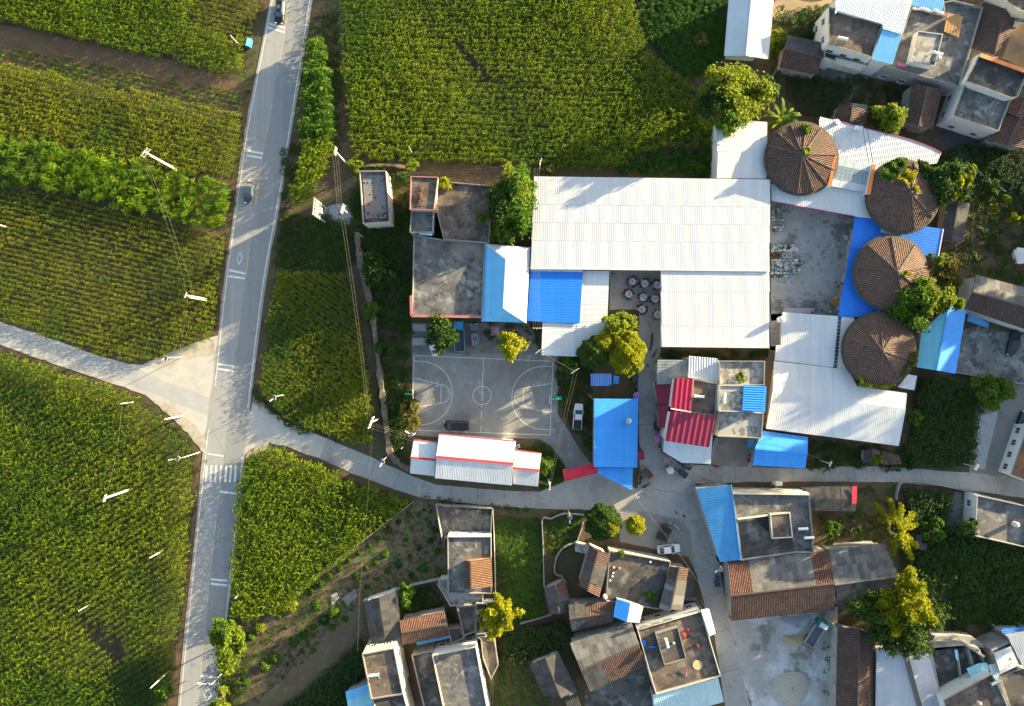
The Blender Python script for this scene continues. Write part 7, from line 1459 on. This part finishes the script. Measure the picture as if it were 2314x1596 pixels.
# roof clutter on the tall south house
for nm, lb, x, y, sx, sy, h, m in (('red_cloth_box', 'red cloth covered box on the cluttered roof', 1203, 1078, .85, .75, .5, cloth['red']), ('black_basin', 'black basin on the cluttered roof', 1245, 1085, .3, .3, .3, rubber), ('pot_bundle', 'bundle of pots with a red lid on the cluttered roof', 1300, 1155, .7, .7, .5, cloth['maroon']), ('teal_bin', 'teal bins beside the solar heater on the stair room', 1128, 1135, .6, .45, .5, gm[1]), ('red_basin', 'red basin at the corner of the cluttered roof', 1232, 1037, .4, .4, .3, cloth['red']), ('blue_tarp', 'blue tarpaulin heap at the west parapet of the tall south house', 910, 1135, .9, 1.3, .3, blue), ('blue_tarp', 'narrow blue tarpaulin strip on the cluttered roof', 975, 1165, 1.6, .35, .15, blue)):
    c = P(*zSC((x, y))[0], 4.72 if nm != 'teal_bin' else 5.65); k = MB(); k.lathe(c, [(.5, 0), (.55, h * .5), (.5, h), (.1, h * 1.1)], 9); o = k.build(nm, m, org=c); o.scale = (sx, sy, 1); tag(o, lb, nm.split('_')[-1])
k = MB(); c = P(*zSC((1222, 1350))[0], 4.75); k.add([c + Vector(q) for q in ((-.12, -.8, .05), (.15, -.75, .05), (.1, .6, .35), (0, 1.1, .3))], [(0, 1, 2, 3)]); k.add([c + Vector(q) for q in ((-.12, -.8, 0), (.15, -.75, 0), (.1, .6, .3), (0, 1.1, .25))], [(3, 2, 1, 0)]); tag(k.build('pink_cloth', paint('pink2', (.75, .25, .35), .8), org=c), 'pink cloth hanging on the roof of the tall south house', 'cloth')
for i, (x, y, m) in enumerate([(745, 485, lf_ylw2), (690, 470, plaster), (695, 585, plaster), (735, 590, gm[3]), (690, 625, plaster), (685, 650, plaster), (668, 680, plaster), (960, 545, plaster), (945, 790, lf_mid), (985, 800, lf_mid)]):
    c = P(*zSC((x, y))[0], 3.32); k = MB(); k.lathe(c, [(.14, 0), (.2, .3), (.18, .32)], 10); 
    tag(k.build('plant_pot', m if m not in (lf_mid, lf_ylw2) else brickw, org=c), 'pot on the blackened flat roof', 'pot', 'pots on the blackened flat roof')
    if m in (lf_mid, lf_ylw2): o = bpy.data.objects.new('potted_plant', bm_[i % 3]); link(o); o.location = c + Vector((0, 0, .3)); tag(o, 'leafy plant growing on the blackened flat roof', 'plant', 'plants on the blackened flat roof')
for lb, x, y in (('pale stone slab left of the parked cars, northern', 95, 175), ('pale stone slab left of the parked cars, southern', 93, 297)):
    u, v = zPK((x, y))[0]; slabthing('stone_slab', lb, 'slab', [(u - 15.5, v - 8.5), (u + 15.5, v - 8.5), (u + 15.5, v + 8.5), (u - 15.5, v + 8.5)], .05, .45, mat('slab_concrete', (.30, .29, .28), .9, .1, 1.5, stains=[((.15, .145, .14), 1.0, .55, .7, .6)]))
slabthing('well_cover', 'square well cover with a pale lid in front of the hipped hall', 'well', zPK((725, 163), (805, 163), (802, 248), (722, 245)), .05, .5, copingr); slabthing('stone_cover', 'pale lid lying on the square well', 'lid', zPK((745, 177), (797, 180), (796, 232), (742, 230)), .6, .08, roofl)
slabthing('board_pile', 'pale corrugated boards lying on the bare plot', 'boards', zRL((1465, 865), (1555, 800), (1575, 850), (1508, 918)), .02, .25, asb); slabthing('board_pile', 'grey rubble patch beside the pale boards', 'rubble', zRL((1385, 850), (1430, 825), (1450, 860), (1400, 915)), .01, .12, roofl)
slabthing('white_sack', 'white tarpaulin bundle at the right edge', 'sack', zR2((2205, 800), (2240, 765), (2300, 775), (2300, 900), (2240, 910)), .02, .9, plaster)
slabthing('lumber_pile', 'pile of timber beams beside the south road', 'timber', zSC((1200, 795), (1300, 805), (1295, 835), (1195, 825)), .05, .5, asb)
slabthing('stone_block', 'white stone kerb bench on the forecourt', 'kerb', zSC((1045, 250), (1105, 255), (1155, 280), (1195, 340), (1185, 345), (1145, 295), (1100, 268), (1045, 258)), .05, .35, roofl)
slabthing('hut_ruin', 'small grey roof sheet leaning in the dark thicket', 'sheet', zBR((682, 430), (712, 435), (715, 490), (755, 495), (745, 540), (675, 530)), .02, 1.6, asbd)
slabthing('white_air_unit', 'white sign box on the wall in front of the roof well house', 'sign', zSE((718, 97), (778, 97), (775, 125), (720, 130)), .05, 2.2, plaster)
slabthing('green_basin', 'green basin on the balcony of the north house', 'basin', zTR((788, 500), (802, 500), (802, 514), (788, 514)), 3.6, .2, paint('green_b', (.05, .5, .08), .5))
c = P(*zR3((1005, 1310))[0]); gable('tiny_shed', 'tiny dark shed with tiled lean-to by the village road', 'shed', *zR3((930, 1285), (930, 1395), (1010, 1275), (1010, 1390), (1070, 1290), (1065, 1385)), 2.2, 2.5, ('metal', asbd), ('metal', asbd)); shed('lean_to', 'tiled lean-to beside the tiny dark shed', 'shed', zR3((1080, 1290), (1230, 1330), (1255, 1405), (1085, 1410)), 2.0, tile, (0, 1), brickw, prof='tile', pitch=.26, amp=.06)

# ---- walls
def lowwall(label, pts, h, wd, m, rag=.0, closed=False, name='boundary_wall'):
    L = smoothline([P(*p, h) for p in pts], 5) if len(pts) > 2 else [P(*p, h) for p in pts]; 
    if len(pts) == 2: L = [lerp(L[0], L[1], i / 8) for i in range(9)]
    k = MB(); a = []; n = len(L)
    for i, p in enumerate(L):
        d = (L[min(i + 1, n - 1)] - L[max(i - 1, 0)]); d.z = 0; d.normalize(); s = Vector((-d.y, d.x, 0)) * (wd / 2 + random.uniform(-rag, rag)); hh = h + random.uniform(-rag, rag) * 1.2; a += [(p.x + s.x, p.y + s.y, 0), (p.x + s.x * .9, p.y + s.y * .9, hh), (p.x - s.x * .9, p.y - s.y * .9, hh), (p.x - s.x, p.y - s.y, 0)]
    k.add(a, [(i * 4 + j, (i + 1) * 4 + j, (i + 1) * 4 + j + 1, i * 4 + j + 1) for i in range(n - 1) for j in range(3)] + [(0, 1, 2, 3), (n * 4 - 1, n * 4 - 2, n * 4 - 3, n * 4 - 4)]); o = L[n // 2]
    return tag(k.build(name, m, org=(o.x, o.y, 0)), label, 'wall')
lowwall('old stone wall curving from the cabin down to the roadside shop', [(806, 525), (815, 600), (830, 660), (842, 720), (852, 800), (862, 880), (872, 960), (880, 1020), (900, 1047), (925, 1062)], 1.5, 1.15, stonew, .2)
lowwall('rough wall running east from the bush behind the cabin', [(812, 376), (870, 372), (925, 378)], 1.2, .5, stonew, .12)
for lb, pts, h, wd, m in (('thin concrete wall along the corn above the bare plot', zSW((-200, 640), (0, 490), (250, 300), (490, 112)), .9, .25, coping), ('garden wall from the patched barn to the white terrace', zSW((130, 830), (390, 748), (520, 712), (690, 674)), 1.3, .3, copingw), ('white wall along the vegetable bed beside the orange hut house', zSW((1072, 165), (1085, 500), (1092, 860)), 1.8, .28, copingw), ('wall between the vegetable bed and the small corn plot', zSW((1270, 1000), (1380, 970), (1500, 935)), 1.0, .3, coping), ('crooked wall above the mown plot', zSW((1200, 1295), (1330, 1275), (1484, 1215)), 1.0, .3, stonew), ('curved white garden wall beside the vegetable bed', zSC((190, 735), (182, 400), (178, 240), (240, 235), (330, 200), (480, 208)), 1.0, .28, copingw), ('crumbling pale wall west of the dark round tree', zSC((475, 265), (455, 330), (432, 395)), .9, .35, copingw), ('arc shaped pond wall beside the patched roofs', zSC((415, 412), (340, 440), (285, 510), (265, 590), (275, 640), (330, 662)), 1.3, .3, coping), ('road wall of the corn plot below the village road', zBR((545, 195), (560, 120), (590, 78), (700, 75), (850, 100), (1130, 162)), .8, .25, copingw), ('thin yard wall below the truck yard', zR3((1715, 628), (2000, 680), (2330, 732)), 1.2, .16, copingw), ('thin wall in the scrub east of the creeper granary', zR2((1865, 90), (2000, 190), (2140, 292)), 1.0, .16, coping), ('wall of the plot at the right edge of the scrub', zR2((2300, -20), (2240, 140), (2180, 280)), 1.0, .16, coping), ('corner wall at the slanting blue awning', zIX((1700, 1310), (1490, 1300), (1470, 1340), (1520, 1440)), .8, .25, copingw), ('wall of the little garden below the white terrace', zSW((805, 872), (835, 980), (862, 1085)), 1.4, .2, copingw), ('thin white wall beside the store room', zSW((948, 868), (946, 940), (945, 998)), 2.0, .15, copingw), ('garden wall at the north house', zTR((215, 575), (160, 640), (100, 700)), .9, .25, copingw)):
    lowwall(lb, pts, h, min(wd, .17), m, .03)
# ---- heaps in the stone yard
def heap(name, label, pts, h, m):
    w3 = W(pts, 0); c = cen(w3); k = MB(); n = len(w3); rings = []
    ps = smoothline([Vector((p.x, p.y, 0)) for p in w3] + [Vector((w3[0].x, w3[0].y, 0))], 5)[:-1]
    vs = []
    for f, z in ((1, .0), (.8, .35), (.55, .7), (.25, .95), (.02, 1.0)): vs += [(c.x + (p.x - c.x) * f * random.uniform(.93, 1.07), c.y + (p.y - c.y) * f * random.uniform(.93, 1.07), .05 + z * h * random.uniform(.85, 1.1)) for p in ps]
    N = len(ps); k.add(vs, [(i * N + j, i * N + (j + 1) % N, (i + 1) * N + (j + 1) % N, (i + 1) * N + j) for i in range(4) for j in range(N)]); return tag(k.build(name, m, org=(c.x, c.y, 0), smooth=True), label, 'heap', kind='stuff')
heap('gravel_heap', 'bluish gravel heap beside the dump truck', zSE((730, 1250), (900, 1225), (1020, 1210), (1010, 1280), (930, 1370), (860, 1390), (760, 1370)), 1.0, mat('blue_gravel', (.33, .34, .38), .95, .15, 3, bump=.8, bscale=6))
heap('sand_heap', 'tan sand heap next to the gravel', zSE((770, 1395), (860, 1395), (960, 1375), (985, 1430), (920, 1480), (800, 1460)), .6, mat('tan_sand', (.33, .28, .17), .95, .12, 2, bump=.4))
heap('sand_heap', 'pale sand heap near the bottom edge of the stone yard', zSE((700, 1760), (820, 1700), (960, 1720), (1000, 1850), (900, 1990), (720, 1950)), .8, mat('pale_sand', (.40, .36, .30), .95, .12, 2, bump=.4))
field('undergrowth', 'weeds between the stone yard and the long tiled gable', 'undergrowth', zBR((60, 1130), (120, 1060), (125, 1560), (40, 1500), (60, 1300)), V_weed, 1.0, 1.0, 10, .7, .55, jit=.4, sv=.5)
# ---- hoops
for (u, v, rz, lb) in ((925, 889, 0, 'green basketball hoop at the west end of the court'), (1254, 900, 180, 'green basketball hoop at the east end of the court')):
    t = thing('basketball_hoop', lb, 'hoop'); gp = paint('hoop_green', (.02, .40, .26), .5)
    k = MB(); k.box((-.8, 0, .2), (1.1, .7, .4)); k.build('base', gp, t, org=O3); k = MB(); k.bar((-.8, 0, .3), (-.3, 0, 2.6), .2, .25); k.bar((-.3, 0, 2.6), (1.2, 0, 3.2), .2, .25); k.bar((-1.1, 0, .4), (.2, 0, 2.75), .1, .1); k.build('arm', gp, t, org=O3)
    k = MB(); k.box((1.25, 0, 3.3), (.05, 1.8, 1.05)); k.build('backboard', plaster, t, org=O3); k = MB(); k.tube([(1.55 + .225 * math.cos(q * .4488), .225 * math.sin(q * .4488), 3.05) for q in range(15)], .02, 5); k.build('rim', lampr, t, org=O3); rel(t, P(u, v, .056), R(rz))

# ---- poles, lamps, wires
def upole(label, u, v, h, arms=(), cross=1.6, r=.16, az=0.0, extra=None, cat='utility pole'):
    """u, v: plan position of the foot"""
    b = P(u, v); t = thing('utility_pole', label, cat, b); k = MB(); k.tube([(0, 0, 0), (0, 0, h)], r, 10, r1=r * .68); k.build('shaft', polec, t, org=O3)
    ca, sa = math.cos(az), math.sin(az)
    for d in arms:
        k = MB(); k.bar((-ca * cross / 2, -sa * cross / 2, h - d), (ca * cross / 2, sa * cross / 2, h - d), .11, .11); cr = k.build('crossarm', galv, t, org=O3)
        for q in (-.46, -.16, .16, .46): k = MB(); k.lathe((ca * cross * q, sa * cross * q, h - d + .06), [(.03, 0), (.075, .07), (.04, .12), (.08, .18), (.03, .26)], 8); k.build('insulator', plaster, cr, org=O3)
    return t
upole('slim pole at the top corn edge beside the verge', 543, 105.4, 5.0, r=.14)
upole('tall pole with two crossarms standing in the cassava band edge', 400, 384, 12.6, (.25, 1.1), 1.9, .24, .9)
upole('leaning prop pole beside the tall pole in the cassava band', 404, 388, 11.0, r=.13)
upole('pole with short crossarm in the thin corn left of the road', 467, 676, 9.2, (.3,), 1.0, .2, 1.2); upole('slim pole right next to the one in the thin corn', 469, 680, 8.0, r=.12)
upole('pole cut by the left edge of the picture', 19, 514, 9.0, (.3,), 1.2, .16); upole('slim pole at the corner of the dense corn by the western road', 301, 909, 4.6, r=.12)
upole('pole standing on the western apron', 413, 940, 7.4, r=.18); upole('thick pole with crossarms in the dense corn', 297, 1105, 9.4, (.2, .6), 1.3, .26, 1.3)
upole('slim pole at the corn edge opposite the crossing stripes', 368.8, 1244, 5.3, r=.15); upole('short pole on the verge right of the main road', 545, 1340, 3.2, r=.13); upole('pole at the lower left corn edge near the bottom', 380, 1518, 6.9, r=.17); upole('slim pole deep in the dense corn at the lower left', 205, 1365, 4.0, r=.1)
upole('pole with crossarms at the end of the shrub strip', 781, 368, 8.6, (.15, .5, 1.2), 1.5, .19, 1.4)
for i, (u, v) in enumerate(((739.8, 472.8), (736.4, 503.3))): upole('transformer frame pole, %s one' % ('northern' if i == 0 else 'southern'), u, v, 9.4, r=.17)
a, b = P(739.8, 472.8), P(736.4, 503.3); t = thing('transformer_frame', 'white insulator grid strung between the twin transformer poles', 'transformer', a); 
for z in (9.2, 8.0, 7.0, 6.0, 4.6): k = MB(); k.bar((a.x, a.y + .3, z), (b.x, b.y - .3, z), .16, .16); k.build('crossbeam', polec, t)
for j, z in ((0, 8.0), (1, 7.0), (2, 6.0)):
    for q in (.25, .5, .75): k = MB(); c = lerp(a, b, q); k.lathe((c.x, c.y, z + .08), [(.05, 0), (.11, .1), (.05, .2), (.11, .3), (.04, .45)], 8); k.build('insulator', plaster, t)
k = MB(); c = lerp(a, b, .5); k.box((c.x, c.y, 4.95 + .1), (.9, 1.1, 1.0)); k.build('transformer_tank', mat('transformer_grey', (.4, .4, .4), .6), t)
for q in (-.3, 0, .3): k = MB(); k.lathe((c.x, c.y + q, 5.6), [(.05, 0), (.09, .12), (.04, .35)], 8); k.build('bushing', mat('bushing', (.4, .14, .06), .5), t)
upole('transformer pole with triple crossarms on the pale pad', 798.5, 492.8, 9.6, (.2, .9, 1.6), 1.7, .18, 1.25)
patch('transformer_pad', [(732, 468), (790, 462), (798, 498), (760, 512), (728, 508)], .06, roofl, jit=.4)
upole('pole with grid of insulators at the thin corn plot', 857, 946, 9.0, (.15, .6, 1.1, 1.6, 2.1), 2.3, .17, 1.2)
upole('pole behind the north-west corner of the largest warehouse', 1218, 388, 7.6, (.2, .8), 1.1, .15, 1.2); upole('pole with crossarms at the roadside shop', 1238, 1082, 8.0, (.15, .7), 1.5, .16, 1.5); upole('pole with crossarms beside the small dark blue roof', 1292, 836, 7.6, (.15,), 1.7, .13, .6); upole('pole with insulators below the deep blue roof', 1212, 745, 8.0, (.15,), 1.9, .13, 0); upole('pole with crossarm at the corner of the small white roof', 1213, 795, 6.5, (.15, .5), 1.2, .13, .7)
upole('pole on the north side of the village road by the blue shop', 1852, 1040, 5.0, (.15, .5), 1.0, .13, 1.2); upole('pole with white insulators at the dark corn plot corner', 2168, 1046, 5.5, (.15, .6), 1.2, .13, 1.1); upole('pole behind the corn north of the cabin', 932, 348, 5.0, r=.1); upole('pole at the tip of the blue point roof', 1428, 1112, 6.0, (.3,), .8, .12, .5); upole('short pole on the old stone wall', 822, 537, 4.0, r=.12)
upole('leaning wooden prop at the south end of the old stone wall', 912, 1010, 3.4, r=.09)
def slamp(label, u, v, h, az, L=1.6):
    t = thing('street_lamp', label, 'street lamp', P(u, v)); k = MB(); k.tube([(0, 0, 0), (0, 0, h)], .08, 8, r1=.05); k.build('pole', frame, t, org=O3); k = MB(); ca, sa = math.cos(R(az)), math.sin(R(az)); k.tube([(0, 0, h - .2), (ca * L * .6, sa * L * .6, h + .1), (ca * L, sa * L, h + .15)], .045, 6); k.build('arm', frame, t, org=O3)
    k = MB(); k.box((ca * L, sa * L, h + .13), (.7, .3, .1), R(az)); k.build('lamp_head', frame, t, org=O3)
    k = MB(); k.box((ca * L * .3, sa * L * .3, h + .45), (.95, .55, .05), R(az) + .9); pn = k.build('solar_panel', frame, t, org=O3); k = MB(); k.box((ca * L * .3, sa * L * .3, h + .48), (.85, .45, .02), R(az) + .9); k.build('solar_cell', glassd, pn, org=O3); return t
for lb, u, v, h, az in (('solar street lamp on the western apron', 410, 808, 5, 200), ('solar street lamp at the eastern junction', 645, 892, 5, 215), ('solar street lamp where the village road meets the stone wall', 878, 1030, 4.5, 240), ('solar street lamp at the west end of the roadside shop', 940, 978, 4.5, 150), ('solar street lamp at the east end of the roadside shop', 1173, 1004, 4.5, 160), ('solar street lamp beside the bright yellow tree', 1183, 792, 4.5, 80), ('street lamp beside the half hidden white car', 990, 800, 3.5, 100), ('street lamp by the curved white garden wall', 1284, 1153, 4, 270), ('street lamp on the south road beside the blue tricycle', 1618, 1268, 4, 215), ('street lamp arching over the main road at the bottom', 503, 1520, 5, 175), ('street lamp at the crossing stripes', 452, 1022, 7.4, 190)): slamp(lb, u, v, h, az, 2.4 if 'arching' in lb or 'stripes' in lb else 1.4)
wirem = mat('wire', (.12, .115, .10), .7, .05)
def span(label, pairs, sag=.6, r=.013):
    A = P(*pairs[0][0]); t = thing('overhead_wire', label, 'wire', (A.x, A.y, 0), 'overhead wires')
    for a, b in pairs:
        a, b = P(*a), P(*b); k = MB(); k.tube([lerp(a, b, q / 10) - Vector((0, 0, sag * 4 * (q / 10) * (1 - q / 10))) for q in range(11)], r, 4); k.build('cable', wirem, t)
span('three cables from the shrub strip pole to the transformer pole', [((751 + i * 6, 347 + i * 2, 8.6), (762 + i * 5, 480 + i * 2, 9.4)) for i in range(3)])
span('three cables from the twin transformer poles to the roadside cabin', [((710 + i * 6, 458 + i * 3, 9.2), (803 + i * 4, 397 + i * 2, 6.5)) for i in range(4)], .4)
span('cables from the roadside cabin to the warehouse pole', [((806, 397, 6.3), (1208, 371, 7.4)), ((870, 394, 6.3), (1208, 381, 6.8))], .8)
span('cables from the transformer pole down to the insulator grid pole', [((770 + i * 6, 490, 9.3), (832 + i * 5, 955, 8.8)) for i in range(2)], 1.2)
span('long cable crossing the main road below the diamond marking', [((430, 680, 8.8), (720, 590, 8.8))], .8)
span('cables over the thin corn from the cassava pole', [((330, 362, 12.3), (440, 670, 9.0)), ((326, 364, 11.5), (424, 668, 9.0))], 1.0)
span('cable over the western apron', [((372, 948, 7.4), (424, 668, 9.0)), ((240, 1120, 9.3), (275, 911, 4.6))], 1.0)
span('cables from the shop pole over the deep blue roof', [((1205 + i * 5, 742, 8.1), (1207 + i * 4, 380, 7.4)) for i in range(4)], .5)
span('cables from the shop pole past the white pickup', [((1240, 1096, 7.9), (1298, 838, 7.5)), ((1244, 1097, 7.9), (1305, 840, 7.5))], .5)
span('cable over the blue market roof to the crossing', [((1215, 792, 6.4), (1440, 988, 5.2)), ((1440, 988, 5.2), (1690, 1130, 6.0)), ((1690, 1130, 6.0), (1800, 1200, 6.0))], .3)
span('pale cables from the blue shop to the village road pole', [((1740, 985, 5.0), (1866, 1044, 4.9)), ((1732, 980, 5.0), (1868, 1046, 4.6))], .2)
span('cables from the insulator grid pole over the roadside shop', [((842, 962, 8.6), (1240, 1094, 7.9)), ((838, 968, 8.2), (1238, 1097, 7.5)), ((846, 958, 8.4), (1242, 1098, 7.7))], .8)
span('cable from the crossing down the south road', [((1430, 1116, 5.9), (1520, 1230, 5.0)), ((1520, 1230, 5.0), (1690, 1480, 5.0)), ((1690, 1480, 5.0), (1760, 1600, 5.0))], .4)
span('cable across the bare plot', [((842, 965, 8.0), (812, 1350, 5.0)), ((812, 1350, 5.0), (800, 1600, 5.0))], .6)
span('cables along the east wall of the glowing parapet house', [((1112, 1400, 6.0), (1108, 1600, 6.0)), ((1116, 1400, 6.0), (1113, 1600, 6.0))], .3)
span('cable over the vegetable bed to the orange hut house', [((1242, 1100, 7.6), (1122, 1175, 4.0)), ((1115, 1325, 4.0), (1262, 1250, 4.0))], .3)
span('cables from the small white roof pole to the crossarm beside the dark blue roof', [((1216, 792, 6.3), (1300, 840, 7.4)), ((1218, 794, 6.2), (1302, 842, 7.4))], .3)
span('cable over the large corn field', [((935, 350, 4.9), (1345, -60, 9.0))], 1.0)
